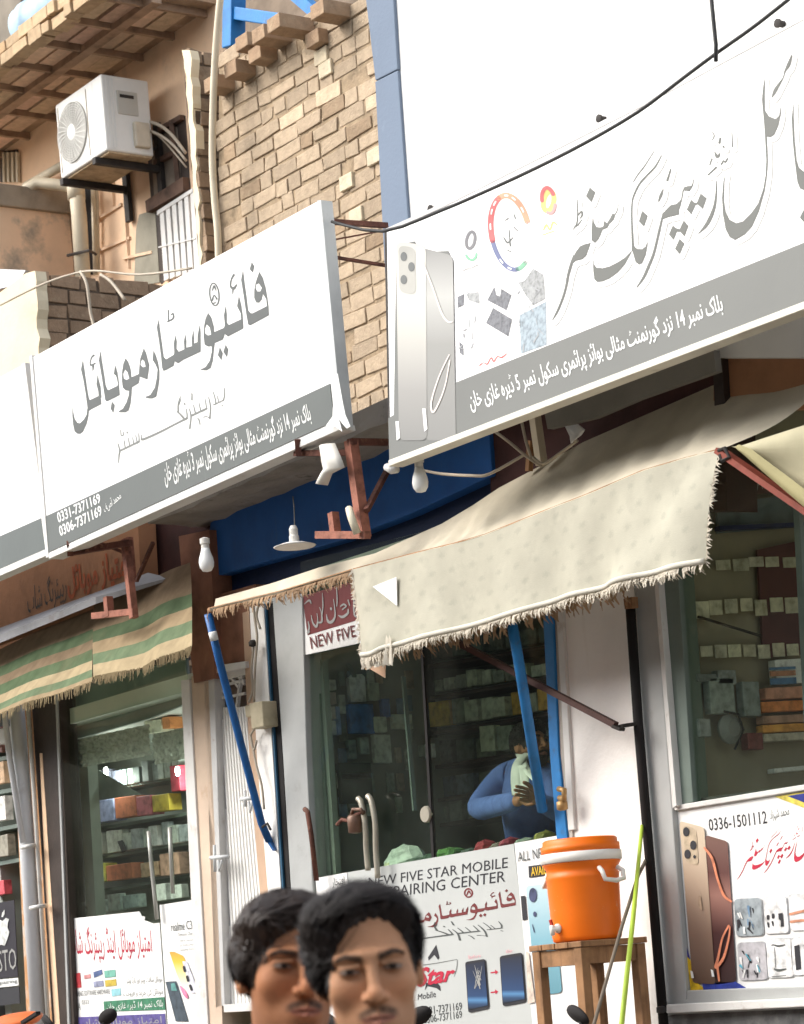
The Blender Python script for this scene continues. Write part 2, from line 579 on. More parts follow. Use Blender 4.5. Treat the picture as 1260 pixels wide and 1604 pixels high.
m_rustpink = mat('primer_steel', (0.30, 0.12, 0.08), 0.8, 0.3, 18, 0.3, 90, stain=((0.10, 0.04, 0.03), 14, 0.55, 0.7, 0.8))
m_dark = mat('dark_steel', (0.03, 0.025, 0.022), 0.7, 0.3, 20, 0.2, 80)
m_bluefascia = mat('blue_paint', (0.013, 0.10, 0.34), 0.6, 0.12, 5, 0.12, 40, stain=((0.03, 0.09, 0.22), 9, 0.6, 0.75, 0.5), streak=((0.06, 0.13, 0.25), 16, 0.64, 0.75, 0.5))
m_navy = mat('navy_tone', (0.006, 0.02, 0.07), 0.6, 0.12, 5, 0.12, 40)
m_bluepipe = mat('blue_pipe_paint', (0.012, 0.095, 0.29), 0.45, 0.15, 12, 0.1, 60, stain=((0.02, 0.06, 0.16), 24, 0.58, 0.68, 0.6))
m_blueframe = mat('blue_frame_paint', (0.015, 0.17, 0.44), 0.5, 0.15, 10, 0.15, 60, stain=[((0.05, 0.10, 0.16), 16, 0.6, 0.68, 0.5), ((0.30, 0.36, 0.42), 34, 0.68, 0.72, 0.5)])
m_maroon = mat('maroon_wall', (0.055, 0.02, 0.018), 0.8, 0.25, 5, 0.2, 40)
m_darkred = mat('dark_red_plaster', (0.22, 0.10, 0.062), 0.85, 0.35, 5, 0.35, 30, stain=((0.32, 0.16, 0.09), 7, 0.55, 0.7, 0.6))
m_concrete = mat('grey_concrete', (0.26, 0.235, 0.205), 0.9, 0.2, 4, 0.5, 30, stain=[((0.07, 0.06, 0.05), 7, 0.62, 0.7, 0.7), ((0.36, 0.34, 0.30), 11, 0.58, 0.7, 0.5)])
m_cement = mat('cement_cap', (0.34, 0.285, 0.22), 0.9, 0.2, 6, 0.5, 40)
m_peach = mat('peach_plaster', (0.82, 0.58, 0.39), 0.85, 0.1, 2.5, 0.25, 25, stain=[((0.42, 0.30, 0.21), 2.5, 0.55, 0.75, 0.5), ((0.62, 0.47, 0.35), 5, 0.6, 0.7, 0.5)], streak=((0.33, 0.24, 0.17), 5, 0.6, 0.75, 0.4))
m_peach2 = mat('peach_plaster_worn', (0.80, 0.57, 0.39), 0.85, 0.12, 2, 0.3, 25, stain=[((0.34, 0.29, 0.23), 1.6, 0.52, 0.62, 0.9), ((0.55, 0.42, 0.32), 4, 0.6, 0.7, 0.6)], streak=((0.25, 0.17, 0.11), 6, 0.58, 0.72, 0.5))
m_cream = mat('cream_plaster', (0.72, 0.62, 0.44), 0.85, 0.08, 3, 0.3, 25, stain=((0.45, 0.36, 0.24), 4, 0.6, 0.75, 0.5))
m_orangeplaster = mat('salmon_plaster', (0.40, 0.20, 0.105), 0.85, 0.15, 4, 0.3, 25, stain=((0.25, 0.13, 0.07), 6, 0.55, 0.7, 0.5))
m_bluecol = mat('blue_grey_paint', (0.165, 0.21, 0.28), 0.8, 0.05, 2, 0.15, 60, stain=((0.32, 0.38, 0.46), 6, 0.62, 0.8, 0.4))
m_brick = mat('tinted_brick', (1, 1, 1), 0.9, 0.14, 20, 0.6, 70, col=True, stain=((0.46, 0.36, 0.24), 14, 0.55, 0.72, 0.5))
m_mortar = mat('mud_mortar', (0.32, 0.24, 0.155), 0.95, 0.3, 14, 0.6, 60)
m_shademortar = mat('shade_mortar', (0.12, 0.085, 0.06), 0.95, 0.25, 10, 0.6, 60)  # mortar darkened to hold the shade on the side faces
m_alu = mat('aluminium_frame', (0.42, 0.43, 0.42), 0.45, 0.06, 8, 0.08, 60, metal=0.15, stain=((0.30, 0.29, 0.27), 9, 0.62, 0.75, 0.5))
m_alugreen = mat('green_grey_frame', (0.15, 0.19, 0.165), 0.5, 0.07, 8, 0.08, 60)
m_pale = mat('pale_frame', (0.66, 0.65, 0.62), 0.5, 0.06, 8, 0.1, 50, stain=((0.4, 0.34, 0.28), 10, 0.6, 0.72, 0.5))
m_brownframe = mat('dark_brown_frame', (0.045, 0.032, 0.026), 0.55, 0.2, 9, 0.15, 60)
m_wood = mat('raw_wood', (0.30, 0.16, 0.075), 0.8, 0.25, 10, 0.3, 50, streak=((0.15, 0.08, 0.04), 40, 0.52, 0.65, 0.6))
m_bluedim = mat('dim_blue_edge', (0.015, 0.075, 0.14), 0.6, 0.1, 9, 0)
m_black = mat('black_gap', (0.012, 0.01, 0.01), 0.8, 0.2, 8, 0.1, 40)
m_pvc = mat('cream_pvc', (0.62, 0.54, 0.40), 0.5, 0.08, 8, 0.05, 50, stain=((0.35, 0.26, 0.16), 9, 0.62, 0.75, 0.5))
m_pvcgrey = mat('grey_pvc', (0.68, 0.69, 0.71), 0.5, 0.06, 8, 0.05, 50, stain=((0.3, 0.27, 0.25), 7, 0.62, 0.75, 0.4))
m_wire = mat('black_cable', (0.025, 0.025, 0.025), 0.6, 0.1, 8, 0)
m_wirepale = mat('pale_cable', (0.42, 0.36, 0.28), 0.6, 0.15, 8, 0)
m_ground = mat('dusty_asphalt', (0.16, 0.14, 0.12), 0.95, 0.25, 1.5, 0.5, 30)
m_glass = glass_mat('shop_glass', (0.90, 0.95, 0.90), 0.012)
m_glassclear = glass_mat('pane_glass', (0.82, 0.88, 0.85), 0.03)
m_room = mat('room_wall', (0.16, 0.17, 0.15), 0.9, 0.12, 2, 0.1, 20)
m_roomdark = mat('room_dark', (0.05, 0.05, 0.045), 0.9, 0.12, 2, 0.1, 20)

# ================================================================== ground
g = MB()
g.add([(-80, -40, 0), (60, -40, 0), (60, 80, 0), (-80, 80, 0)], [(0, 1, 2, 3)])
struct(g.build('ground', m_ground))

# ================================================================== brick laying helper
def lay_bricks(mb, x0, x1, z0, z1, y, depth, base, inside, bl=0.225, bh=0.07, joint=0.012, jit=0.006, vary=0.16, ends=None, axis='x', rnd=None, skip=0.0):
    """real bricks proud of a mortar bed; axis x: wall faces -Y at y; axis y: wall faces +X at x=y, runs along Y"""
    rnd = rnd or random.Random(3)
    z = z0; r = 0
    while z < z1:
        u = x0 - (0.5 * bl if r % 2 else 0) - rnd.uniform(0, 0.06)
        wob = rnd.uniform(-0.004, 0.004)
        while u < x1:
            L = bl * (rnd.choice([1, 1, 1, 1, 0.52, 0.9]) if rnd.random() < 0.9 else 0.5)
            a, b = max(u, x0), min(u + L - joint * rnd.uniform(0.5, 1.3), x1 + 0.04)
            c, d = z + wob + rnd.uniform(-0.004, 0.004), z + wob + bh + rnd.uniform(-0.008, 0.006)
            if b - a > 0.03 and inside((a + b) / 2, (c + d) / 2) and rnd.random() > skip:
                k = 1 + rnd.uniform(-vary, vary)
                t = rnd.random()
                cc = tuple(q * k for q in base)
                if t < 0.05: cc = tuple(min(1, q * 1.45) for q in base)
                elif t < 0.12: cc = (base[0] * 0.8 * k, base[1] * 0.74 * k, base[2] * 0.68 * k)
                mb.c = cc
                o = rnd.uniform(-jit, jit * 1.6)
                q = [rnd.uniform(-0.007, 0.007) for _ in range(8)]
                if axis == 'x':
                    f = [(a + q[0], y - o, c + q[1]), (b + q[2], y - o, c + q[3]), (b + q[4], y - o, d + q[5]), (a + q[6], y - o, d + q[7])]
                    mb.prism(f, (0, depth, 0))
                else:
                    f = [(y + o, a + q[0], c + q[1]), (y + o, b + q[2], c + q[3]), (y + o, b + q[4], d + q[5]), (y + o, a + q[6], d + q[7])]
                    mb.prism(f, (-depth, 0, 0))
            u += L
        z += bh + joint * rnd.uniform(0.7, 1.3); r += 1

def inpoly(pts):
    def f(x, y):
        ins = False
        for i in range(len(pts)):
            (xa, ya), (xb, yb) = pts[i], pts[(i + 1) % len(pts)]
            if (ya > y) != (yb > y) and x < (xb - xa) * (y - ya) / (yb - ya) + xa: ins = not ins
        return ins
    return f

YF = 6.6        # shop front line
YS = 6.3        # front of the concrete slab above the shops
YB = 7.4        # brick parapet wall
YP = 8.75       # upper peach wall

# ================================================================== sunlit brick wall
bw = thing('brick_wall', 'unplastered tan brick wall with broken ragged top, beside the blue-grey painted pillar', 'brick wall', U(470, 660, YB))
poly = [(341, 95), (380, 72), (430, 58), (470, 30), (520, 12), (590, -10), (660, -10), (660, 690), (341, 690)]
P3 = [U(x, y, YB) for x, y in poly]
zmin = min(p.z for p in P3); xmin = min(p.x for p in P3); xmax = max(p.x for p in P3); zmax = max(p.z for p in P3)
mb = MB(); mb.slab([(343, 104), (385, 80), (432, 66), (470, 44), (522, 24), (590, 4), (660, 4), (660, 700), (343, 700)], YB + 0.006, 0.22)
mb.build('mortar_bed', m_mortar, bw)
bk = MB()
lay_bricks(bk, xmin - 0.1, xmax, zmin, zmax, YB, 0.06, (0.42, 0.325, 0.225), inpoly([(p.x, p.z) for p in P3]), jit=0.0025, rnd=random.Random(11), skip=0.012)
# header bricks left sticking out of the broken top
rn = random.Random(5)
for (x, y, L) in ((447, 60, .16), (482, 45, .2), (540, 22, .16), (425, 88, .1), (360, 135, .12), (392, 112, .12), (410, 70, 0.12), (505, 62, .06)):
    p = U(x, y, YB); bk.c = (0.36, 0.245, 0.155)
    bk.box(p.x - 0.06, p.x + 0.055, YB - L, YB + 0.1, p.z - 0.035, p.z + 0.035)
bk.c = (0.62, 0.53, 0.38)
for (x, y) in ((505, 88), (512, 108), (545, 285), (588, 245), (560, 338)):
    p = U(x, y, YB); bk.box(p.x - 0.055, p.x + 0.055, YB - 0.014, YB + 0.03, p.z - 0.036, p.z + 0.036)
bk.build('bricks', m_brick, bw, col=True, bevel=0.004)

# fin: brick return toned dark to hold its shade, with a plastered edge
fin = thing('brick_pier', 'brick pier toned dark for shade, ragged pale plaster edge, left of the tan brick wall', 'pier', U(318, 420, 7.3))
yf0 = 7.30
a0 = U(303, 76, yf0); a1 = U(317, 430, yf0)
xr = (U(304, 80, yf0).x + U(316, 410, yf0).x) / 2
z0, z1 = U(316, 470, yf0).z, U(302, 78, yf0).z
mb = MB(); mb.box(xr - 0.09, xr - 0.007, yf0 + 0.012, YB + 0.3, z0, z1); mb.build('mortar_bed', m_shademortar, fin)
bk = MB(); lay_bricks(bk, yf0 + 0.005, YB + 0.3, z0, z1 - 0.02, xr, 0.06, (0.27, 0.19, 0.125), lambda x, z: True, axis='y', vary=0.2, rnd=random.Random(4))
bk.build('bricks', m_brick, fin, col=True, bevel=0.003)
mb = MB(); n = 26; rn = random.Random(9)
L = []; R = []
for i in range(n + 1):
    t = i / n
    y = 78 + (440 - 78) * t
    L.append((288 + 26 * t + rn.uniform(-1.5, 1.5) - (3 if i == 0 else 0), y))
    R.append((298 + 20 * t + rn.uniform(-2.2, 2.2), y))
mb.slab(L + R[::-1], yf0 - 0.004, 0.05)
mb.build('plaster_edge', m_cream, fin)

# ================================================================== upper peach house on the left
ph = thing('upper_house', 'peach plastered upper storey under a brick balcony slab, behind the air conditioner', 'house', U(180, 430, YP))
mb = MB(); mb.slab([(-60, 230), (33, 190), (345, -40), (360, 460), (-60, 700)], YP, 0.2)
mb.build('wall', m_peach, ph)
# raised plaster panel lines and conduits on the wall
mb = MB()
for a, b in (((152, 346), (192, 320)), ((178, 270), (180, 322)), ((198, 312), (204, 420)), ((153, 395), (205, 372)), ((196, 405), (240, 395))):
    mb.bar(U(*a, YP) + Vector((0, -0.012, 0)), U(*b, YP) + Vector((0, -0.004, 0)), 0.02, 0.018)
mb.build('plaster_ridge', m_peach2, ph)
m_winbrown = mat('window_brown', (0.11, 0.065, 0.045), 0.8, 0.3, 12, 0.2, 50)
# window recess with brown frame and glass
mb = MB(); mb.slab([(229, 217), (290, 181), (298, 296), (238, 331)], YP - 0.004, 0.02); mb.build('window_reveal', m_brownframe, ph)
win = MB(); win.slab([(236, 222), (276, 198), (284, 292), (242, 316)], YP - 0.012, 0.02)
wo = win.build('window', mat('dim_pane', (0.20, 0.165, 0.13), 0.25, 0.25, 6, 0.02), ph)
fr = MB()
for a, b in (((275, 190), (285, 300)), ((232, 219), (290, 184)), ((250, 256), (278, 240)), ((240, 325), (298, 292))):
    fr.bar(U(*a, YP) + Vector((0, -0.03, 0)), U(*b, YP) + Vector((0, -0.02, 0)), 0.034, 0.03)
fr.build('frame', m_winbrown, wo)
mb = MB(); mb.slab([(238, 316), (297, 278), (298, 300), (240, 334)], YP, 0.08, 0.05); mb.build('window_sill', m_winbrown, ph)
# white barred gate under the window
mb = MB(); mb.slab([(244, 334), (300, 298), (308, 400), (252, 445)], YP - 0.004, 0.02); mb.build('gate_recess', m_brownframe, ph)
gt = MB()
for i in range(6):
    x = 250 + i * 9.6
    gt.slab([(x, 332 - i * 6), (x + 6, 328 - i * 6), (x + 14, 436 - i * 3), (x + 7, 440 - i * 3)], YP - 0.03, 0.03)
gt.slab([(246, 330), (302, 294), (302, 300), (246, 337)], YP - 0.035, 0.03)
gt.slab([(248, 386), (306, 372), (306, 374), (248, 388)], YP - 0.035, 0.03)
gt.build('barred_gate', m_pale, ph)
mb = MB(); mb.slab([(218, 336), (243, 328), (250, 442), (210, 450), (213, 360)], YP - 0.008, 0.02); mb.build('grey_patch', mat('grey_render', (0.30, 0.28, 0.22), 0.9, 0.15, 5, 0.3, 40), ph)
mb = MB(); mb.slab([(0, 237), (27, 234), (30, 285), (0, 285)], YP - 0.01, 0.02); mb.build('small_window', m_brownframe, ph)
mb = MB()
for i in range(4):
    mb.slab([(3 + i * 7, 238), (6 + i * 7, 238), (7 + i * 7, 285), (4 + i * 7, 285)], YP - 0.03, 0.02)
mb.build('window_bar', m_pvc, ph)
# balcony slab: brick underside between steel beams, brick edge
sl = U(33, 230, YP); sr = U(330, 13, YP)
zs = (sl.z + sr.z) / 2
yo = YP - 0.80
e0 = U(0, 118, yo); zs2 = e0.z
xa, xb = sl.x - 0.8, U(332, 10, YP).x + 0.05
slab = MB(); slab.box(xa, xb, yo + 0.06, YP - 0.002, zs + 0.03, zs + 0.11)
so = slab.build('balcony_slab', mat('mud_soffit', (0.36, 0.25, 0.165), 0.95, 0.25, 5, 0.6, 40, stain=((0.50, 0.40, 0.30), 5, 0.55, 0.68, 0.6)), ph)
bm_ = MB(); x = xb - 0.12; k = 0
rn = random.Random(8)
while x > xa:
    bm_.box(x - 0.014, x + 0.014, yo + 0.07, YP - 0.003, zs - 0.016, zs + 0.028)
    x -= 0.40
bm_.box(xa, xb, yo + 0.34, yo + 0.41, zs - 0.03, zs + 0.026)
bm_.build('ceiling_beam', mat('brown_beam', (0.36, 0.24, 0.16), 0.85, 0.3, 9, 0.3, 50), so)
tl = MB(); x = xb - 0.1
while x > xa:          # brick tiles between the beams
    y = yo + 0.07
    while y < YP - 0.1:
        k = rn.uniform(0.8, 1.15); tl.c = (0.66 * k, 0.48 * k * rn.uniform(0.9, 1.05), 0.33 * k)
        tl.box(x - 0.375, x - 0.03, y, min(y + rn.uniform(0.13, 0.16), YP - 0.004), zs + 0.006 + rn.uniform(0, 0.008), zs + 0.029)
        y += 0.165
    x -= 0.40
tl.build('ceiling_tiles', m_brick, so, col=True)
ed = MB()
lay_bricks(ed, xa, xb + 0.02, zs - 0.015, zs + 0.12, yo, 0.1, (0.50, 0.36, 0.22), lambda x, z: True, bl=0.2, vary=0.18, rnd=random.Random(21), jit=0.012)
ed.build('slab_edge', m_brick, so, col=True, bevel=0.004)

# lower left block: cement capped peach return wall, and brick return toned brown to hold its shade, with cream front
XL = U(112, 350, YP).x
lb = thing('side_house', 'worn peach side wall with cement coping and shade-toned brick base, left of the cream drainpipe', 'house', (XL, 8.2, 0))
zt = U(118, 300, YP - 0.05).z
mb = MB(); mb.box(XL - 2.2, XL, 7.55, YP - 0.01, 3.0, zt - 0.1); mb.build('wall', m_peach2, lb)
mb = MB(); mb.box(XL - 2.3, XL + 0.03, 7.45, YP - 0.012, zt - 0.1, zt + 0.05)
mb.build('coping', m_cement, lb, bevel=0.01)
yb0 = 7.25
xr = U(58, 480, yb0).x
zt2 = U(56, 425, yb0).z
mb = MB(); mb.box(xr - 1.6, xr - 0.008, yb0 + 0.01, YP - 0.2, 3.3, zt2 - 0.01); mb.build('core', m_shademortar, lb)
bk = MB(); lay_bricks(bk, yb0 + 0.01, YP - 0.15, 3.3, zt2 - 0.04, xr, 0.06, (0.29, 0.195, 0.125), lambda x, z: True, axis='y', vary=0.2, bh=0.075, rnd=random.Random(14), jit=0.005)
bk.build('bricks', m_brick, lb, col=True, bevel=0.003)
mb = MB(); rn = random.Random(3); R = []
for i in range(16):
    R.append((56 + 2.0 * i / 3 + rn.uniform(-2.5, 2.5), 424 + i * 15))
mb.slab([(-70, 500), (0, 458), (40, 428)] + R + [(-70, 660)], yb0 - 0.03, 0.07); mb.build('cream_plaster_front', m_cream, lb)
mb = MB(); mb.slab([(-40, 420), (40, 423), (28, 445), (-40, 462)], yb0 + 0.2, 0.03); mb.build('pale_strip', m_pvcgrey, lb)

# drainpipes and conduits
dp = thing('drainpipe', 'thick cream plastic drainpipe with a collar, below the air conditioner', 'pipe', U(125, 430, YP - 0.2))
mb = MB(); mb.tube([U(118, 283, YP - 0.2), U(124, 340, YP - 0.2), U(132, 470, YP - 0.2)], 0.052, 14); mb.build('pipe', m_pvc, dp, True)
mb = MB(); mb.tube([U(118, 284, YP - 0.2), U(120, 312, YP - 0.2)], 0.06, 14); mb.build('collar', m_pvc, dp, True)
mb = MB(); mb.tube([U(116, 292, YP - 0.2), U(60, 286, YP - 0.25), U(20, 310, YP - 0.4)], 0.04, 10); mb.tube([U(100, 258, YP - 0.1), U(40, 292, YP - 0.1)], 0.03, 10); mb.build('branch_pipe', m_pvc, dp, True)
mb = MB(); mb.tube([U(106, 400, YP - 0.24), U(140, 392, YP - 0.27), U(150, 398, YP - 0.1)], 0.01, 6); mb.build('clamp', m_dark, dp)
mb = MB(); mb.slab([(131, 284), (143, 284), (147, 430), (136, 430)], YP - 0.006, 0.01)  # black strip laid on the wall to hold the gap's shade
tag(mb.build('gap_shade_strip', m_black), 'black strip for the shaded gap between the cream drainpipe and the peach wall', 'gap')
mb = MB(); mb.tube([U(146, 285, YP - 0.05), U(150, 430, YP - 0.05)], 0.018, 8); mb.tube([U(152, 290, YP - 0.03), U(155, 425, YP - 0.03)], 0.01, 6)
tag(mb.build('conduit', m_pvc, None, True), 'thin pale conduit pair running beside the thick drainpipe', 'pipe')
cp = MB(); YC_ = YB - 0.16
pts = [(346, -10), (341, 40), (336, 110), (333, 200), (333, 260), (337, 320), (341, 362), (343, 420)]
cp.tube([U(x, y, YC_) for x, y in smooth_line(pts, 3)], 0.019, 10)
tag(cp.build('conduit', m_pvc, None, True), 'bent cream conduit running down the left edge of the tan brick wall', 'pipe')

# background behind the roof line
mb = MB(); mb.slab([(-150, -120), (700, -120), (700, 330), (-150, 330)], 10.6, 0.2)
tag(mb.build('rear_wall', mat('dim_rear_wall', (0.20, 0.155, 0.115), 0.9, 0.25, 3, 0.4, 20, stain=((0.11, 0.085, 0.06), 4, 0.5, 0.65, 0.7))), 'shaded brown rear wall showing above the roof edge', 'wall')
mb = MB(); mb.slab([(-80, -60), (34, -60), (30, 110), (-80, 130)], 9.2, 0.2)
tag(mb.build('parapet', mat('grey_parapet', (0.20, 0.175, 0.14), 0.9, 0.2, 4, 0.4, 30, streak=((0.12, 0.10, 0.08), 6, 0.5, 0.7, 0.6))), 'weathered grey-brown parapet wall in the top left corner', 'wall')
bf = thing('roof_frame', 'bright blue painted steel frame standing on the roof behind the brick wall', 'steel frame', U(365, 60, 8.2))
mb = MB(); mb.bar(U(369, -140, 8.2), U(366, 75, 8.2), 0.1); mb.build('post', m_blueframe, bf, bevel=0.006)
mb = MB(); mb.bar(U(372, 21, 8.2), U(500, 40, 8.2), 0.07); mb.build('rail', m_blueframe, bf, bevel=0.006)
mb = MB(); mb.bar(U(462, -10, 8.25), U(495, 18, 8.25), 0.06); mb.build('brace', m_blueframe, bf)
# pale blue tank lying on the slab
tk = MB(); c = U(78, 24, 8.7)
rn = random.Random(2)
prof = [(0.02, -0.30), (0.12, -0.30), (0.155, -0.27), (0.16, -0.2), (0.17, -0.19), (0.17, -0.12), (0.16, -0.11), (0.165, 0.0), (0.175, 0.02), (0.175, 0.1), (0.165, 0.12), (0.16, 0.26), (0.12, 0.31), (0.04, 0.32)]
tk.lathe(c, prof, 24, (1, 0.15, 0.05))
tag(tk.build('plastic_tank', mat('pale_blue_plastic', (0.36, 0.52, 0.66), 0.5, 0.12, 7, 0.2, 15), None, True), 'pale blue plastic tank lying on top of the brick balcony slab', 'tank')

# ================================================================== right building: white wall, blue-grey pillar
YW = 6.42
wb = thing('white_building', 'white painted building front with a blue-grey pillar, above the right signboard', 'building', U(900, 600, YW))
mb = MB(); mb.slab([(592, -420), (1500, -420), (1500, 560), (640, 560)], YW, 0.25); mb.build('wall', m_wallwhite, wb)
mb = MB(); mb.slab([(545, -420), (592, -420), (613, -60), (623, 108), (588, 126), (566, -60)], YW - 0.015, 0.3)
mb.slab([(587.5, 127.5), (623.2, 109.5), (640, 350), (640, 420), (603, 430)], YW - 0.013, 0.3)
mb.build('pillar', m_bluecol, wb, bevel=0.004)
mb = MB(); mb.slab([(1120, 500), (1500, 370), (1500, 640), (1118, 640)], YF - 0.12, 0.1); mb.build('lower_wall', m_orangeplaster, wb)
mb = MB(); mb.slab([(1116, 545), (1130, 540), (1136, 640), (1120, 640)], YF - 0.15, 0.08); mb.build('edge_post', m_brownframe, wb)
mb = MB(); mb.slab([(852, 640), (1118, 548), (1122, 582), (1000, 625), (930, 655), (858, 672)], YF - 0.25, 0.03)
tag(mb.build('board', mat('grey_board', (0.21, 0.20, 0.175), 0.8, 0.1, 4, 0.1, 30)), 'long grey board under the right signboard, above the cream awning', 'board')

# ================================================================== concrete slab and blue fascia over the shops
cs = thing('concrete_canopy', 'rough grey concrete slab sticking out above the blue fascia', 'concrete slab', U(420, 780, YS))
pl_, pr_ = U(232, 838, YS), U(612, 690, YS)
zc = U(548, 690, YS).z; zct = U(552, 652, YS).z
# slab follows the slight rise of the edge seen in the photo
A0, B0 = U(232, 822, YS), U(720, 612, YS)
A1, B1 = U(228, 800, YS), U(720, 570, YS)
mb = MB(); n = 24; rn = random.Random(6)
rows = []
for k, yy in enumerate((YS, YS + 0.06, YS + 0.14, YS + 0.24, YF + 0.9)):
    row = []
    for i in range(n + 1):
        p = A0.lerp(B0, i / n); q = Vector((p.x, yy, p.z + rn.uniform(-0.008, 0.008) + (0.0 if k else 0)))
        row.append(q)
    rows.append(row)
top = [[Vector((A1.lerp(B1, i / n).x, YF + 0.9, A1.lerp(B1, i / n).z)) for i in range(n + 1)], [A1.lerp(B1, i / n) for i in range(n + 1)]]
P = [top[1]] + rows + [top[0], top[1]]
mb.grid(P)
mb.add([r[0] for r in P[:-1]], [tuple(range(len(P) - 1))])
mb.build('slab', m_concrete, cs)

bfz = thing('fascia_beam', 'deep blue painted beam above the middle shop', 'beam', U(550, 860, YF))
mb = MB(); mb.slab([(326, 846), (330, 815), (560, 715), (764, 640), (771, 745), (640, 806), (530, 848), (430, 876), (330, 905)], YF, 0.2)
mb.build('beam', m_bluefascia, bfz, bevel=0.004)
mb = MB(); mb.slab([(330, 898), (430, 868), (530, 840), (640, 798), (771, 737), (774, 800), (640, 852), (530, 890), (430, 915), (332, 938)], YF + 0.07, 0.12)  # darker strip along the beam's lower edge, set back
mb.build('lower_strip', m_navy, bfz)
mb = MB(); mb.slab([(764, 600), (1130, 470), (1140, 800), (770, 800)], YF + 0.02, 0.15)
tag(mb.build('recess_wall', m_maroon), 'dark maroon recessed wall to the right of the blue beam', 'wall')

# ================================================================== middle signboard
YM = 6.0
ms = thing('signboard', 'white signboard with big grey Urdu lettering and two phone numbers on a grey band', 'signboard', U(300, 700, YM))
front = [(50, 560), (497, 315), (530, 668), (76, 868)]
mb = MB(); mb.slab(front, YM, 0.06); mb.build('panel', m_white, ms, bevel=0.004)
mb = MB()
mb.slab([(68, 811), (518, 601), (524.5, 660), (75, 866)], YM, 0.004, 0.004); mb.build('band', m_band, ms)
fr = MB()
fr.slab([(497, 314), (503, 313), (536, 668), (530, 668)], YM - 0.010, 0.055)
fr.build('side_rail', m_frame, ms)
fr = MB(); fr.slab([(76, 866), (530, 664), (532, 673), (76, 876)], YM - 0.006, 0.08); fr.build('bottom_rail', m_pale, ms, bevel=0.003)
fr = MB(); fr.slab([(46, 558), (50, 556), (76, 872), (72, 874)], YM - 0.006, 0.07); fr.build('edge_rail', m_pale, ms)
# torn flap of sheet at the lower right corner
tf = MB(); rn = random.Random(4)
f1 = [(519, 590), (529, 585), (536, 625), (541, 650), (549, 668), (543, 671), (537, 664), (531, 656), (536, 676), (527, 669), (521, 662), (509, 669), (521, 652), (522, 630)]
tf.slab(f1, YM - 0.03, 0.003); tf.build('torn_flap', m_white, ms)

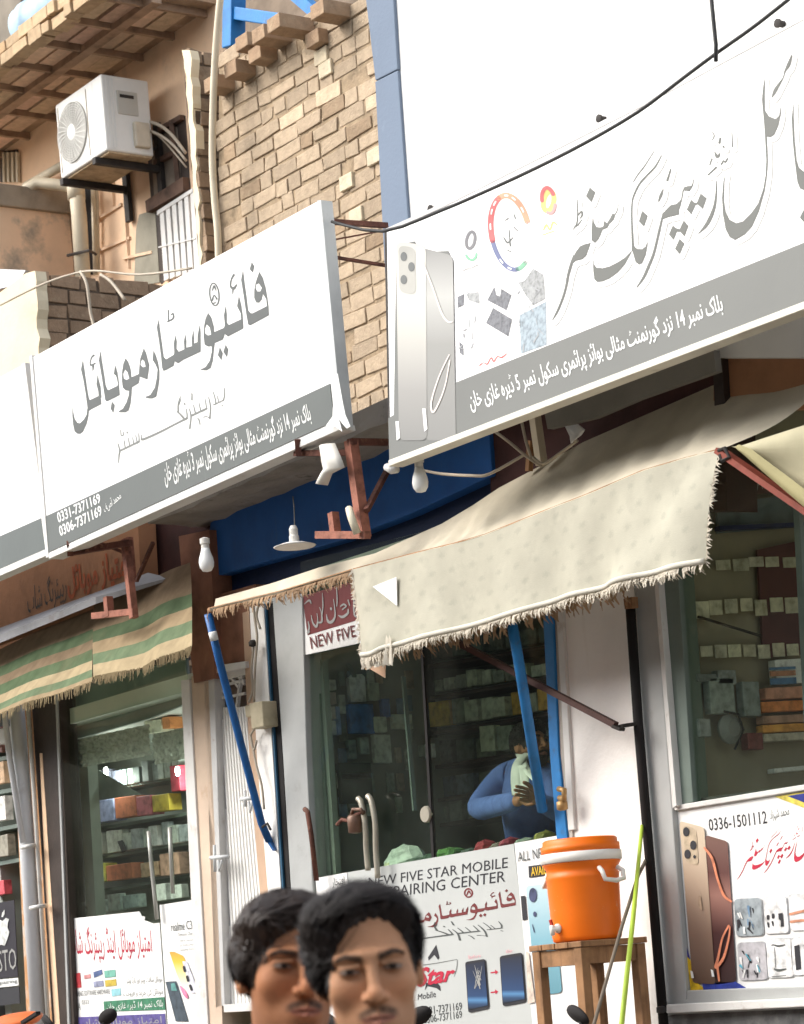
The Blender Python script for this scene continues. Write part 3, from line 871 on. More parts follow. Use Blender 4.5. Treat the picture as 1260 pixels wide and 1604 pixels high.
S_MID = [
 Z(100, 480, 7, [(210,585),(222,650),(240,780),(265,950),(280,1015),(290,1025),(405,970),(415,1070),(300,1130),(275,1145),(272,1200),(250,1290),(215,1370),(185,1395),(150,1395),(120,1370),(105,1300),(95,1200),(95,1080),(105,1160),(120,1230),(150,1275),(180,1280),(220,1240),(250,1190),(262,1110),(240,950),(215,800),(190,690)]),
 Z(100, 480, 7, [(372,740),(385,800),(405,880),(415,1000),(385,1000),(380,930),(360,850)]),
 Z(100, 480, 7, [(330,535,20),(305,560,14),(292,610,14),(300,645,18),(345,622,14)], 's'),
 Z(100, 480, 7, [(300,640,12),(322,650,26),(318,710,5)], 's'),
 Z(100, 480, 7, [(405,480),(415,560),(440,720),(460,860),(480,910),(495,915),(590,870),(598,850),(575,760),(550,740),(565,640),(590,720),(605,830),(615,970),(500,1030),(470,1040),(455,1020),(440,920),(420,780),(385,590)]),
 Z(100, 480, 7, [(530,1040),(560,1080),(545,1170),(515,1120)]),
 Z(100, 480, 7, [(680,565),(710,610),(735,690),(745,775),(825,740),(830,660),(840,570),(880,455),(905,510),(925,590),(940,640),(930,720),(918,800),(835,770),(825,840),(750,885),(745,960),(735,1060),(712,1140),(680,1160),(610,1160),(600,1150),(650,1120),(690,1050),(715,970),(718,925),(680,920),(650,890),(640,820),(640,720),(655,630)]),
 Z(100, 480, 7, [(675,690),(700,720),(720,790),(690,805),(660,790),(652,740)], 'h'),
 Z(100, 480, 7, [(865,580),(885,600),(900,660),(870,665),(842,640),(848,600)], 'h'),
 Z(100, 480, 7, [(985,480),(1010,530),(1035,610),(1050,700),(1050,800),(1035,900),(1015,990),(970,1010),(905,1005),(895,990),(950,970),(1000,890),(1020,790),(1030,690),(1010,640),(975,585)]),
 Z(240, 400, 6.3, [(55,625),(68,720),(90,880),(105,1000),(130,1025),(205,980),(210,960),(205,870),(222,780),(235,850),(232,920),(255,950),(310,925),(305,850),(320,770),(330,850),(328,910),(385,895),(382,820),(400,730),(405,820),(405,870),(440,855),(440,790),(462,680),(470,760),(470,860),(470,950),(300,1030),(250,1065),(215,1045),(205,1090),(130,1130),(105,1140),(90,1110),(80,1000),(60,850),(38,710)]),
 Z(240, 400, 6.3, [(150,540,12),(155,648,14)], 's'),
 Z(240, 400, 6.3, [(145,652,14),(198,622,16),(200,575,14),(180,585,12)], 's'),
 Z(240, 400, 6.3, [(545,565),(575,610),(600,700),(605,755),(700,715),(710,690),(700,590),(718,490),(728,580),(728,660),(750,685),(870,630),(865,570),(830,500),(848,400),(870,480),(885,590),(893,720),(740,800),(710,775),(690,830),(610,865),(600,940),(590,1040),(570,1110),(530,1135),(460,1130),(520,1100),(560,1040),(580,950),(580,895),(545,900),(510,880),(500,800),(505,690),(520,620)]),
 Z(240, 400, 6.3, [(530,680),(560,710),(575,780),(545,790),(515,770),(513,720)], 'h'),
 Z(240, 400, 6.3, [(718,880),(745,930),(730,1005),(695,950)]),
 Z(240, 400, 6.3, [(660,905),(690,965),(675,1033),(640,985)]),
 Z(240, 400, 6.3, [(798,192,22),(772,240,14),(766,300,18),(795,325,28),(825,288,12)], 's'),
 Z(240, 400, 6.3, [(792,320,22),(784,385,5)], 's'),
 Z(240, 400, 6.3, [(888,140),(900,240),(925,420),(940,540),(965,570),(985,570),(1125,500),(1118,430),(1085,380),(1075,430),(1050,465),(1020,465),(1000,420),(1000,340),(1015,260),(1050,160),(1085,220),(1110,310),(1130,420),(1140,500),(1145,590),(960,690),(940,680),(925,600),(900,430),(870,240)]),
 Z(240, 400, 6.3, [(1045,275),(1075,320),(1060,355),(1030,355),(1012,320),(1020,285)], 'h'),
 Z(240, 400, 6.3, [(975,65),(1000,105),(985,170),(955,135)]),
]
def ring_shape(cx, cy, rx, ry, w, n=28, tilt=0.0):
    pts = []
    for i in range(n + 1):
        a = 2 * math.pi * i / n
        pts.append((cx + rx * math.cos(a) + tilt * ry * math.sin(a), cy + ry * math.sin(a), w))
    return ('s', pts)
S_RING = [ring_shape(336.2, 461, 7.2, 17.5, 2.2, tilt=0.08), ('s', [(333, 455, 1.5), (336, 448, 3), (339, 455, 1.5)]), ('s', [(333, 470, 3), (336, 462, 1.5), (340, 468, 3)]), ('s', [(334, 475, 2), (338, 474, 2)])]
letter('lettering', S_MID + S_RING, on(YM, 0.0012), m_ink, ms)
S_SUB = [
 Z(170, 590, 6.3, [(95,660,10),(112,725,16),(105,780,14),(100,850,8)], 's'),
 Z(170, 590, 6.3, [(112,732,18),(300,642,18)], 's'), Z(170, 590, 6.3, [(155,630,10),(168,705,12)], 's'), Z(170, 590, 6.3, [(198,608,10),(212,688,12)], 's'),
 Z(170, 590, 6.3, [(240,600,8),(252,665,12)], 's'), Z(170, 590, 6.3, [(270,578,8),(287,655,12)], 's'), Z(170, 590, 6.3, [(300,558,8),(305,640,12)], 's'),
 Z(170, 590, 6.3, [(122,525,8),(128,582,10),(150,572,10),(148,545,8)], 's'), Z(170, 590, 6.3, [(185,545,14),(187,555,14)], 's'),
 Z(170, 590, 6.3, [(328,575,8),(330,600,12),(345,618,22),(500,550,20),(640,478,18),(775,410,22)], 's'),
 Z(170, 590, 6.3, [(680,345,12),(712,372,18),(745,410,22)], 's'), Z(170, 590, 6.3, [(690,355,16),(690,270,14),(712,195,8)], 's'), Z(170, 590, 6.3, [(696,280,8),(718,220,6)], 's'),
 Z(170, 590, 6.3, [(750,415,16),(778,405,14),(770,320,10)], 's'), Z(170, 590, 6.3, [(753,262,14),(755,275,14)], 's'),
 Z(170, 590, 6.3, [(800,315,8),(815,380,14),(812,440,14),(803,512,16)], 's'), Z(170, 590, 6.3, [(818,385,20),(970,315,20)], 's'),
 Z(170, 590, 6.3, [(840,278,8),(860,360,14)], 's'), Z(170, 590, 6.3, [(895,258,8),(912,335,12)], 's'), Z(170, 590, 6.3, [(955,218,8),(970,312,12)], 's'),
 Z(170, 590, 6.3, [(825,165,12),(825,228,14)], 's'), Z(170, 590, 6.3, [(990,200,8),(1005,270,14),(1008,340,14),(1000,412,14)], 's'),
 Z(170, 590, 6.3, [(880,410,8),(895,425,14),(905,472,10)], 's'), Z(170, 590, 6.3, [(940,400,10),(965,392,8),(990,402,10)], 's'),
 Z(170, 590, 6.3, [(1032,278,10),(1060,265,12),(1052,205,10),(1035,150,8)], 's'), Z(170, 590, 6.3, [(1060,268,12),(1140,230,12)], 's'),
 Z(170, 590, 6.3, [(1075,190,8),(1090,250,10)], 's'), Z(170, 590, 6.3, [(1135,230,10),(1148,180,12),(1145,110,8)], 's'), Z(170, 590, 6.3, [(1122,283,12),(1130,288,12)], 's'),
]
letter('small_lettering', S_SUB, on(YM, 0.0012), m_inklight, ms)
words('address_line', 'بلاک نمبر 14 نزد گورنمنٹ مثالی بوائز پرائمری سکول نمبر 3 ڈیرہ غازی خان', [(256, 722), (484, 628), (492, 668), (262, 768)], YM, 0.0055, m_inkwhite, ms, 0.012, True)
words('phone_number', '0331-7371169', [(90, 803), (157, 772), (160, 787), (93, 820)], YM, 0.0055, m_inkwhite, ms, 0.02)
words('phone_number', '0306-7371169', [(93, 824), (159, 791), (162, 807), (96, 841)], YM, 0.0055, m_inkwhite, ms, 0.02)
words('owner_name', 'محمد آصف', [(163, 790), (188, 768), (193, 783), (166, 806)], YM, 0.0055, m_inkwhite, ms, 0.0, True)

# ================================================================== left signboard (cut by the frame)
ls = thing('signboard', 'plain white signboard with a dark grey band, cut off at the left edge', 'signboard', U(0, 800, YM))
mb = MB(); mb.slab([(-330, 770), (34, 572), (72, 866), (-330, 1040)], YM + 0.02, 0.06); mb.build('panel', m_white, ls, bevel=0.004)
mb = MB(); mb.slab([(-330, 985), (67, 811), (72, 860), (-330, 1035)], YM + 0.02, 0.004, 0.004); mb.build('band', mat('dark_band', (0.10, 0.115, 0.11), 0.5, 0.08, 3, 0.05, 40), ls)
mb = MB(); mb.slab([(34, 570), (39, 568), (76, 866), (72, 868)], YM + 0.012, 0.07); mb.build('edge_rail', m_pale, ls)
mb = MB(); mb.slab([(-330, 1035), (72, 860), (73, 870), (-330, 1045)], YM + 0.012, 0.07); mb.build('bottom_rail', m_pale, ls)
mb = MB(); mb.slab([(39, 590), (50, 585), (70, 800), (66, 800)], YM + 0.06, 0.02)
tag(mb.build('backing_strip', m_orangeplaster), 'narrow rust brown strip in the gap between the left and middle signboards', 'strip')

# ================================================================== right signboard
RP = plane3(U(605, 362, 6.12), U(1260, 30, 6.12), U(610, 728, 5.98))
rs = thing('signboard', 'large white signboard with flowing grey calligraphy, phone picture and round badges', 'signboard', U(900, 600, 6.2))
def rslab(mbx, poly, th, off=0.0):
    mbx.slab(poly, RP, th, off)
mb = MB(); rslab(mb, [(605, 362), (1420, -55), (1420, 420), (611, 728)], 0.05); mb.build('panel', m_white, rs, bevel=0.003)
mb = MB(); rslab(mb, [(713, 600), (1420, 316), (1420, 412), (611, 722), (609.5, 655), (618, 650), (622, 384), (650, 378), (660, 395), (703, 393), (711, 410)], 0.003, 0.003)
mb.build('band', m_band2, rs)
mb = MB(); rslab(mb, [(611, 721), (1420, 412), (1420, 425), (611, 731)], 0.07, 0.008); mb.build('bottom_rail', mat('cream_rail', (0.62, 0.59, 0.50), 0.5, 0.08, 6, 0.1, 40, stain=((0.35, 0.3, 0.22), 7, 0.6, 0.75, 0.5)), rs, bevel=0.003)
mb = MB(); rslab(mb, [(603, 364), (606, 362), (611, 655), (609, 662)], 0.06, 0.002); mb.build('side_rail', m_dark, rs)
mb = MB(); rslab(mb, [(605, 358), (700, 316), (1010, 160), (1420, -60), (1420, -55), (1010, 165), (700, 322), (605, 364)], 0.06, 0.002); mb.build('top_rail', mat('pale_rail', (0.50, 0.49, 0.47), 0.5, 0.1, 6, 0.1), rs)

mb = MB(); mb.add([U(605, 360, RP) + Vector((0, .03, 0)), U(1420, -57, RP) + Vector((0, .03, 0)), U(1420, -57, RP) + Vector((0, .30, .0)), U(605, 360, RP) + Vector((0, .30, 0))], [(0, 1, 2, 3)])
mb.build('sky_block_sheet', m_frame, rs)  # unseen sheet added to keep sky light off the awning below
S_R = [
 Z(840,260,5.727,[(485,690),(440,700),(395,720),(355,775),(330,830),(310,890),(335,870),(360,850),(420,835),(455,800),(475,740),(495,680)]),
 Z(840,260,5.727,[(340,800,10),(318,880,26),(290,980,24),(272,1080,22),(240,1190,22),(195,1300,20),(150,1380,8)],'s'),
 Z(840,260,5.727,[(512,440),(520,500),(545,545),(580,550),(605,540),(612,490),(640,510),(665,470),(690,420),(712,440),(700,480),(660,520),(640,555),(600,570),(580,620),(560,660),(530,690),(500,665),(500,560)]),
 Z(840,260,5.727,[(695,455,10),(730,400,7),(740,340,5)],'s'),
 Z(840,260,5.727,[(485,190),(535,235),(500,325),(450,270)]),
 Z(840,260,5.727,[(370,300,8),(375,440,12),(365,520,12),(333,570,6)],'s'),
 Z(840,260,5.727,[(375,445,8),(410,408,18),(416,440,16),(395,470,8)],'s'), Z(840,260,5.727,[(345,548,12),(380,525,12),(412,480,8)],'s'),
 Z(840,260,5.727,[(512,815),(520,880),(545,910),(600,915),(660,900),(740,860),(800,820),(860,760),(868,700),(880,720),(850,790),(800,880),(740,950),(660,1010),(600,1035),(550,1040),(525,1015),(515,930)]),
 Z(840,260,5.727,[(872,740,22),(864,560,16),(860,420,14),(865,320,14),(885,250,16),(930,160,17),(1000,80,17),(1075,0,15),(1128,-97,7)],'s'),
 Z(840,260,5.727,[(875,140,8),(920,70,10),(975,0,10),(1059,-132,5)],'s'),
 Z(840,260,5.727,[(870,690),(885,720),(915,745),(955,745),(985,720),(1005,670),(1000,730),(985,800),(955,870),(925,885),(895,860),(875,790),(860,740)]),
 Z(840,260,5.727,[(955,400),(1005,445),(970,545),(925,495)]),
 Z(840,260,5.727,[(1138,450,18),(1105,590,22),(1080,700,22),(1053,800,25),(1012,900,27),(967,1000,24),(908,1085,10)],'s'),
 Z(840,260,5.727,[(1285,335),(1210,350),(1160,400),(1125,480),(1150,470),(1200,455),(1285,435)]),
 Z(840,260,5.727,[(1210,30,14),(1180,128,20)],'s'), Z(840,260,5.727,[(1143,205,8),(1122,262,26),(1102,315,12)],'s'),
 Z(1040,60,4.718,[(-10,1295),(40,1250),(90,1230),(130,1190),(140,1130),(150,1100),(180,1090),(210,1090),(195,1130),(150,1125),(140,1180),(125,1240),(105,1290),(60,1310),(-10,1340)]),
 Z(1040,60,4.718,[(200,1108,12),(215,1080,8),(222,1040,5)],'s'),
 Z(1040,60,4.718,[(205,1190),(240,1225),(205,1300),(172,1265)]), Z(1040,60,4.718,[(275,1145),(320,1180),(290,1260),(245,1220)]), Z(1040,60,4.718,[(228,1212),(255,1215),(250,1230),(225,1235)]),
 Z(1040,60,4.718,[(70,1380),(105,1415),(75,1490),(40,1450)]), Z(1040,60,4.718,[(150,1345),(185,1385),(155,1465),(115,1420)]), Z(1040,60,4.718,[(92,1400),(128,1412),(120,1432),(90,1425)]),
 Z(1040,60,4.718,[(120,1480),(155,1515),(120,1595),(85,1555)]),
 Z(1040,60,4.718,[(392,1050,5),(390,1150,14),(375,1250,22),(340,1340,28),(300,1400,20),(258,1442,6)],'s'),
 Z(1040,60,4.718,[(460,1000),(450,1060),(448,1200),(460,1280),(490,1340),(540,1365),(590,1350),(650,1290),(700,1220),(738,1110),(755,1010),(760,900),(752,750),(745,640),(737,550),(728,450),(735,380),(748,285),(750,330),(748,420),(750,530),(780,575),(830,595),(855,570),(868,490),(868,560),(850,640),(820,710),(790,730),(765,725),(772,900),(766,1010),(748,1130),(705,1280),(655,1390),(600,1450),(530,1490),(490,1470),(460,1410),(440,1300),(433,1180),(442,1060)]),
 Z(1040,60,4.718,[(948,128,12),(925,195,26),(900,240,12),(885,290,7),(850,345,20),(825,388,26),(805,432,10)],'s'),
 Z(1040,60,4.718,[(962,465),(962,560),(970,740),(985,900),(1003,955),(1045,988),(1095,1000),(1150,960),(1170,860),(1180,860),(1170,980),(1120,1090),(1040,1122),(1010,1110),(990,1060),(970,900),(955,750),(948,590)]),
 Z(1040,60,4.718,[(1050,1240),(1090,1280),(1050,1370),(1008,1325)]),
 Z(1040,60,4.718,[(505,690,5),(510,800,9)],'s'), Z(1040,60,4.718,[(420,738,14),(414,770,18)],'s'), Z(1040,60,4.718,[(378,835,5),(398,872,26),(418,850,8)],'s'),
 Z(1040,60,4.718,[(428,930,12),(445,905,12),(458,915,10),(472,888,12)],'s'), Z(1040,60,4.718,[(330,1008,10),(390,952,14)],'s'), Z(1040,60,4.718,[(342,935,8),(358,890,12)],'s'),
 Z(1040,60,4.718,[(362,690,7),(375,718,7),(362,750,7)],'s'), Z(1040,60,4.718,[(442,798,14),(446,803,14)],'s'),
]
fld = ink(S_R, 0.5)
rmap = lambda off: (lambda x, y: U(x, y, RP) + Vector((0, -off, 0)))
letter('lettering', None, rmap(0.0012), mat('calligraphy_grey', (0.085, 0.09, 0.08), 0.5, 0.05, 4, 0), rs, field=fld)
# thin pale echo line round the calligraphy
x0, y0, st, F = fld
sx, sy = int(5 / st), int(5.5 / st)
G = np.full_like(F, 50.0); G[sy:, sx:] = F[:-sy, :-sx]
E_ = np.maximum(np.abs(G - 2.6) - 0.75, 4.6 - F)
letter('lettering_outline', None, rmap(0.0012), m_inkpale, rs, field=(x0, y0, st, E_))
words('address_line', 'بلاک نمبر 14 نزد گورنمنٹ مثالی بوائز پرائمری سکول نمبر 5 ڈیرہ غازی خان', [(733, 612), (1130, 456), (1137, 497), (742, 650)], RP, 0.0045, m_inkwhite, rs, 0.012, True)

# printed telephone pair
def pr(poly, mt, name, off, uv=False, parent=None, pl=None):
    mbx = MB(); pl = pl or RP
    pts = [U(x, y, pl) + Vector((0, -off, 0)) for x, y in poly]
    xs = [p[0] for p in poly]; ys = [p[1] for p in poly]
    uvs = [((x - min(xs)) / (max(xs) - min(xs)), (max(ys) - y) / (max(ys) - min(ys))) for x, y in poly]
    mbx.add(pts, [tuple(range(len(pts)))], uvs)
    return mbx.build(name, mt, parent or rs, uv=True, recalc=False)
def rpoly(q, r=0.12, n=5):
    """round the corners of a photo quad"""
    out = []
    for i in range(4):
        p = np.array(q[i], float); a = np.array(q[i - 1], float); b = np.array(q[(i + 1) % 4], float)
        L = min(np.linalg.norm(a - p), np.linalg.norm(b - p)) * r * 2
        pa = p + (a - p) / np.linalg.norm(a - p) * L; pb = p + (b - p) / np.linalg.norm(b - p) * L
        for k in range(n + 1):
            t = k / n
            v = (1 - t) ** 2 * pa + 2 * t * (1 - t) * p + t * t * pb
            out.append((v[0], v[1]))
    return out
g1 = grad_mat('printed_silver', [(0.0, (0.15, 0.15, 0.14)), (0.25, (0.22, 0.215, 0.2)), (0.6, (0.42, 0.41, 0.37)), (1.0, (0.52, 0.51, 0.46))])
g2 = grad_mat('printed_screen', [(0.0, (0.15, 0.15, 0.14)), (0.5, (0.20, 0.20, 0.185)), (0.75, (0.36, 0.36, 0.34)), (1.0, (0.19, 0.19, 0.18))])
pr(rpoly([(662, 388), (711, 400), (716, 690), (668, 690)], 0.1), g2, 'printed_screen', 0.0042)
pr(rpoly([(622, 378), (669, 384), (671, 690), (627, 690)], 0.12), g1, 'printed_phone', 0.0052)
pr(rpoly([(626, 384), (653, 388), (654, 462), (628, 458)], 0.2), mat('printed_grey', (0.34, 0.335, 0.30), 0.4, 0.05, 5, 0), 'printed_camera', 0.0060)
for (x, y) in ((635, 402), (647, 418), (635, 438)):
    letter('printed_lens', [ring_shape(x, y, 2.0, 4.2, 6.0)], rmap(0.0070), m_ink, rs)
letter('printed_swirl', [('s', [(664, 410, 3), (680, 450, 2.5), (694, 490, 3), (704, 504, 3), (711, 504, 2)]), ('s', [(706, 556, 2), (690, 590, 2.2), (678, 630, 2.5), (682, 645, 3), (698, 610, 2.2), (707, 565, 2)])], rmap(0.0065), mat('pale_swirl', (0.62, 0.56, 0.52), 0.5, 0.05, 5, 0), rs)
pr([(622, 660), (627, 660), (629, 686), (624, 690)], m_inkwhite, 'printed_highlight', 0.0065)
pr([(664, 640), (669, 640), (672, 672), (667, 676)], m_inkwhite, 'printed_highlight', 0.0065)
# badges
c_or = mat('faded_orange', (0.66, 0.26, 0.15), 0.5, 0.1, 12, 0); c_rd = mat('faded_red', (0.52, 0.09, 0.09), 0.5, 0.1, 12, 0)
c_gr = mat('faded_green', (0.16, 0.38, 0.24), 0.5, 0.1, 12, 0); c_bl = mat('faded_blue', (0.10, 0.12, 0.24), 0.5, 0.1, 12, 0); c_ye = mat('faded_yellow', (0.75, 0.50, 0.14), 0.5, 0.1, 12, 0)
def arc(cx, cy, rx, ry, a0, a1, w, tilt=-0.12, n=16):
    return ('s', [(cx + rx * math.cos(a) - tilt * ry * math.sin(a), cy + ry * math.sin(a), w) for a in [math.radians(a0 + (a1 - a0) * i / n) for i in range(n + 1)]])
cx, cy, rx, ry = 800, 364, 30, 58
letter('badge_ring', [arc(cx, cy, rx, ry, 168, 245, 9)], rmap(0.0012), c_rd, rs)
letter('badge_ring', [arc(cx, cy, rx, ry, 250, 342, 9)], rmap(0.0012), c_or, rs)
letter('badge_ring', [arc(cx, cy, rx, ry, 346, 412, 6)], rmap(0.0012), mat('pale_ring', (0.68, 0.70, 0.66), 0.5, 0.05, 9, 0), rs)
letter('badge_ring', [arc(cx, cy, rx, ry, 55, 80, 7)], rmap(0.0012), c_gr, rs)
letter('badge_ring', [arc(cx, cy, rx, ry, 84, 165, 7)], rmap(0.0012), c_bl, rs)
letter('badge_mark', [('s', [(790, 372, 2), (796, 380, 3), (804, 372, 1.5)]), ('s', [(798, 360, 1.5), (800, 385, 2.5)]), ('s', [(806, 356, 2), (812, 362, 1.5)]), ('s', [(792, 345, 1.5), (797, 342, 2)]), ('s', [(806, 336, 1.5), (808, 342, 2)]), ('s', [(796, 392, 2), (801, 394, 1.5)])], rmap(0.0012), m_ink, rs)
rn = random.Random(31)
for a0, mt_ in ((185, m_inkwhite), (210, m_inkwhite), (228, m_inkwhite), (268, m_inkwhite), (290, m_inkwhite), (318, m_inkwhite), (100, m_inkwhite), (125, m_inkwhite)):
    letter('badge_text', [arc(cx, cy, rx, ry, a0, a0 + 8, 2.4)], rmap(0.0024), mt_, rs)
letter('badge_dot', [ring_shape(860, 315, 8, 15, 8, tilt=-0.15)], rmap(0.0012), c_ye, rs)
letter('badge_dot', [arc(860, 314, 10, 20, 180, 330, 6)], rmap(0.0020), c_rd, rs)
letter('badge_dot', [arc(860, 314, 10, 20, 20, 110, 5)], rmap(0.0020), mat('faded_rose', (0.60, 0.26, 0.25), 0.5, 0.05, 9, 0), rs)
letter('badge_script', [('s', [(852, 360, 2), (857, 352, 3), (862, 360, 2), (867, 348, 3), (873, 352, 2)]), ('s', [(850, 368, 1.5), (868, 362, 1.5)])], rmap(0.0012), c_ye, rs)
letter('badge_loop', [ring_shape(738, 376, 6.5, 13, 5, tilt=-0.15)], rmap(0.0012), mat('faded_black', (0.14, 0.14, 0.15), 0.5, 0.05, 9, 0), rs)
letter('badge_loop', [arc(738, 393, 9, 14, 20, 150, 4)], rmap(0.0012), c_gr, rs)
letter('badge_script', [('s', [(726, 424, 1.5), (732, 421, 2.2), (738, 420, 1.2), (746, 416, 2), (752, 414, 1.2)])], rmap(0.0012), m_inkpale, rs)
# product pictures
c_pg = mat('picture_grey', (0.27, 0.28, 0.28), 0.5, 0.35, 60, 0); c_pd = mat('picture_dark', (0.12, 0.125, 0.14), 0.5, 0.4, 70, 0); c_pb = mat('picture_blue', (0.26, 0.32, 0.36), 0.5, 0.3, 60, 0)
pr([(762, 506), (773, 482), (803, 500), (797, 527)], c_pd, 'product_picture', 0.0012)
pr([(764, 470), (775, 449), (778, 462), (784, 464), (786, 452), (802, 462), (794, 486)], c_pd, 'product_picture', 0.0012)
pr([(814, 494), (856, 472), (857, 540), (817, 554)], c_pb, 'product_picture', 0.0012)
pr([(812, 442), (822, 440), (836, 420), (852, 430), (855, 468), (836, 478), (824, 462)], c_pg, 'product_picture', 0.0012)
pr([(717, 465), (728, 460), (727, 478), (718, 482)], c_pd, 'product_picture', 0.0012)
pr([(731, 460), (750, 457), (752, 476), (735, 470)], c_pg, 'product_picture', 0.0012)
pr([(720, 535), (726, 540), (727, 557), (721, 553)], c_pd, 'product_picture', 0.0012)
letter('product_script', [('s', [(752, 572, 2), (758, 568, 1.2), (764, 570, 2), (770, 560, 1.5), (774, 566, 2.5), (780, 558, 1.5), (786, 560, 2.5), (794, 554, 1.5)])], rmap(0.0012), mat('red_script', (0.5, 0.10, 0.09), 0.5, 0.05, 9, 0), rs)
rn = random.Random(77)
sc = []
for _ in range(34):
    x, y = rn.uniform(716, 855), rn.uniform(450, 550)
    if 758 < x < 812: continue
    a = rn.uniform(0, 3.1); l = rn.uniform(4, 14)
    sc.append(('s', [(x, y, rn.uniform(.8, 2.4)), (x + l * math.cos(a), y - l * math.sin(a), rn.uniform(.6, 1.6))]))
letter('product_detail', sc, rmap(0.0024), mat('picture_line', (0.30, 0.31, 0.32), 0.5, 0.05, 9, 0), rs)

# cables over the right signboard
mb = MB(); yw = 6.02
pts = [(520, 347), (600, 362), (690, 330), (760, 300), (840, 263), (920, 222), (1000, 175), (1060, 130), (1120, 85), (1190, 35), (1290, -45)]
mb.tube([U(x, y, yw) for x, y in smooth_line(pts, 3)], 0.0065, 6)
tag(mb.build('cable', m_wire, None, True), 'long black cable sagging across the top of the right signboard', 'cable')
mb = MB(); mb.tube([U(x, y, yw - 0.02) for x, y in ((1112, -30), (1118, 30), (1122, 70), (1122, 96))], 0.007, 6)
tag(mb.build('cable', m_wire, None, True), 'short black cable hanging down over the white wall, crossing the long cable', 'cable')
for (x, y) in ((683, 328), (948, 187), (1228, 38)):
    mb = MB(); c = U(x, y, YW); mb.tube([c, c + Vector((0, -0.022, 0))], 0.012, 8)
    mb.lathe(c + Vector((0, -0.022, 0)), [(0.006, 0), (0.016, 0.002), (0.016, 0.01), (0.004, 0.012)], 8, (0, -1, 0))
    tag(mb.build('wall_bolt', m_dark), 'small dark bolt sticking out of the white wall above the right signboard', 'bolt', 'bolts in the white wall')

# ================================================================== air conditioner on its bracket
YA = YP - 0.48
tl_, tr_ = U(88, 160, YA), U(160, 113, YA)
bx0, bx1 = U(90, 215, YA).x, U(163, 180, YA).x
bz1 = tr_.z; bz0 = U(165, 236, YA).z
ac = thing('air_conditioner', 'white split air conditioner outdoor unit with a round fan grille on a steel bracket', 'air conditioner', ((bx0 + bx1) / 2, YA + 0.2, bz0))
m_acw = mat('ac_enamel', (0.70, 0.69, 0.65), 0.4, 0.05, 4, 0.03, 40, stain=((0.45, 0.40, 0.32), 7, 0.62, 0.78, 0.5), streak=((0.42, 0.36, 0.28), 12, 0.62, 0.74, 0.35))
mb = MB(); mb.box(bx0, bx1, YA, YA + 0.34, bz0, bz1); mb.build('casing', m_acw, ac, bevel=0.012)
W_ = bx1 - bx0; H_ = bz1 - bz0
fx = bx0 + 0.34 * W_; fz = bz0 + H_ * 0.5; fr_ = min(0.30 * W_, 0.44 * H_)
mb = MB(); mb.lathe((fx, YA - 0.004, fz), [(0.01, 0.0), (fr_, 0.0), (fr_ * 1.02, 0.003), (fr_ * 1.02, 0.02)], 40, (0, 1, 0))
gr = mb.build('fan_grille', mat('grille_shade', (0.34, 0.33, 0.30), 0.6, 0.1, 10, 0), ac)
mb = MB()
for k in range(1, 11):
    r = fr_ * (0.2 + 0.8 * k / 10)
    mb.tube([(fx + r * math.cos(a), YA - 0.012, fz + r * math.sin(a)) for a in [2 * math.pi * i / 32 for i in range(33)]], 0.0032, 4, cap=False)
for k in range(28):
    a = 2 * math.pi * k / 28
    mb.tube([(fx + 0.2 * fr_ * math.cos(a), YA - 0.014, fz + 0.2 * fr_ * math.sin(a)), (fx + 0.6 * fr_ * math.cos(a + 0.12), YA - 0.018, fz + 0.6 * fr_ * math.sin(a + 0.12)), (fx + fr_ * math.cos(a + 0.2), YA - 0.012, fz + fr_ * math.sin(a + 0.2))], 0.0025, 4, cap=False)
mb.build('wire_guard', m_acw, gr)
mb = MB(); mb.lathe((fx, YA - 0.016, fz), [(0.045, 0.0), (0.05, 0.004), (0.05, 0.012)], 20, (0, 1, 0)); mb.build('hub', mat('hub_white', (0.78, 0.77, 0.72), 0.4, 0, 1, 0), gr, True)
mb = MB(); mb.box(bx0 + 0.66 * W_, bx0 + 0.668 * W_, YA - 0.0035, YA + 0.01, bz0 + 0.03, bz1 - 0.03); mb.box(bx0 + 0.03, bx0 + 0.035, YA - 0.003, YA + 0.01, bz0 + 0.03, bz1 - 0.03); mb.build('panel_seam', m_cement, ac)
mb = MB(); mb.box(bx1 - 0.01, bx1 + 0.006, YA + 0.10, YA + 0.25, bz1 - 0.24, bz1 - 0.09); ho = mb.build('side_handle', mat('handle_shell', (0.45, 0.43, 0.38), 0.5, 0.06, 6, 0.03), ac, bevel=0.006)
mb = MB(); mb.box(bx1 + 0.002, bx1 + 0.009, YA + 0.12, YA + 0.22, bz1 - 0.135, bz1 - 0.115); mb.build('grip_slot', m_dark, ho)
mb = MB(); mb.box(bx1 - 0.01, bx1 + 0.03, YA + 0.20, YA + 0.31, bz0 + 0.04, bz0 + 0.2); mb.build('valve_cover', mat('cover_beige', (0.52, 0.46, 0.36), 0.6, 0.15, 9, 0.1), ac, bevel=0.01)
for i in range(3):
    mb = MB(); mb.box(bx1 - 0.004, bx1 + 0.004, YA + 0.03 + i * 0.022, YA + 0.037 + i * 0.022, bz0 + 0.02, bz1 - 0.02); mb.build('casing_rib', m_acw, ac)
mb = MB(); mb.box(bx0 + 0.01, bx1 - 0.01, YA + 0.02, YA + 0.33, bz0 - 0.012, bz0 - 0.0005); mb.build('base_tray', mat('rusty_tray', (0.42, 0.31, 0.19), 0.8, 0.3, 9, 0.2, 50, stain=((0.2, 0.1, 0.05), 12, 0.55, 0.7, 0.7)), ac)
br = thing('wall_bracket', 'dark steel bracket of two arms carrying the air conditioner', 'bracket', ((bx0 + bx1) / 2, YP, bz0 - 0.05))
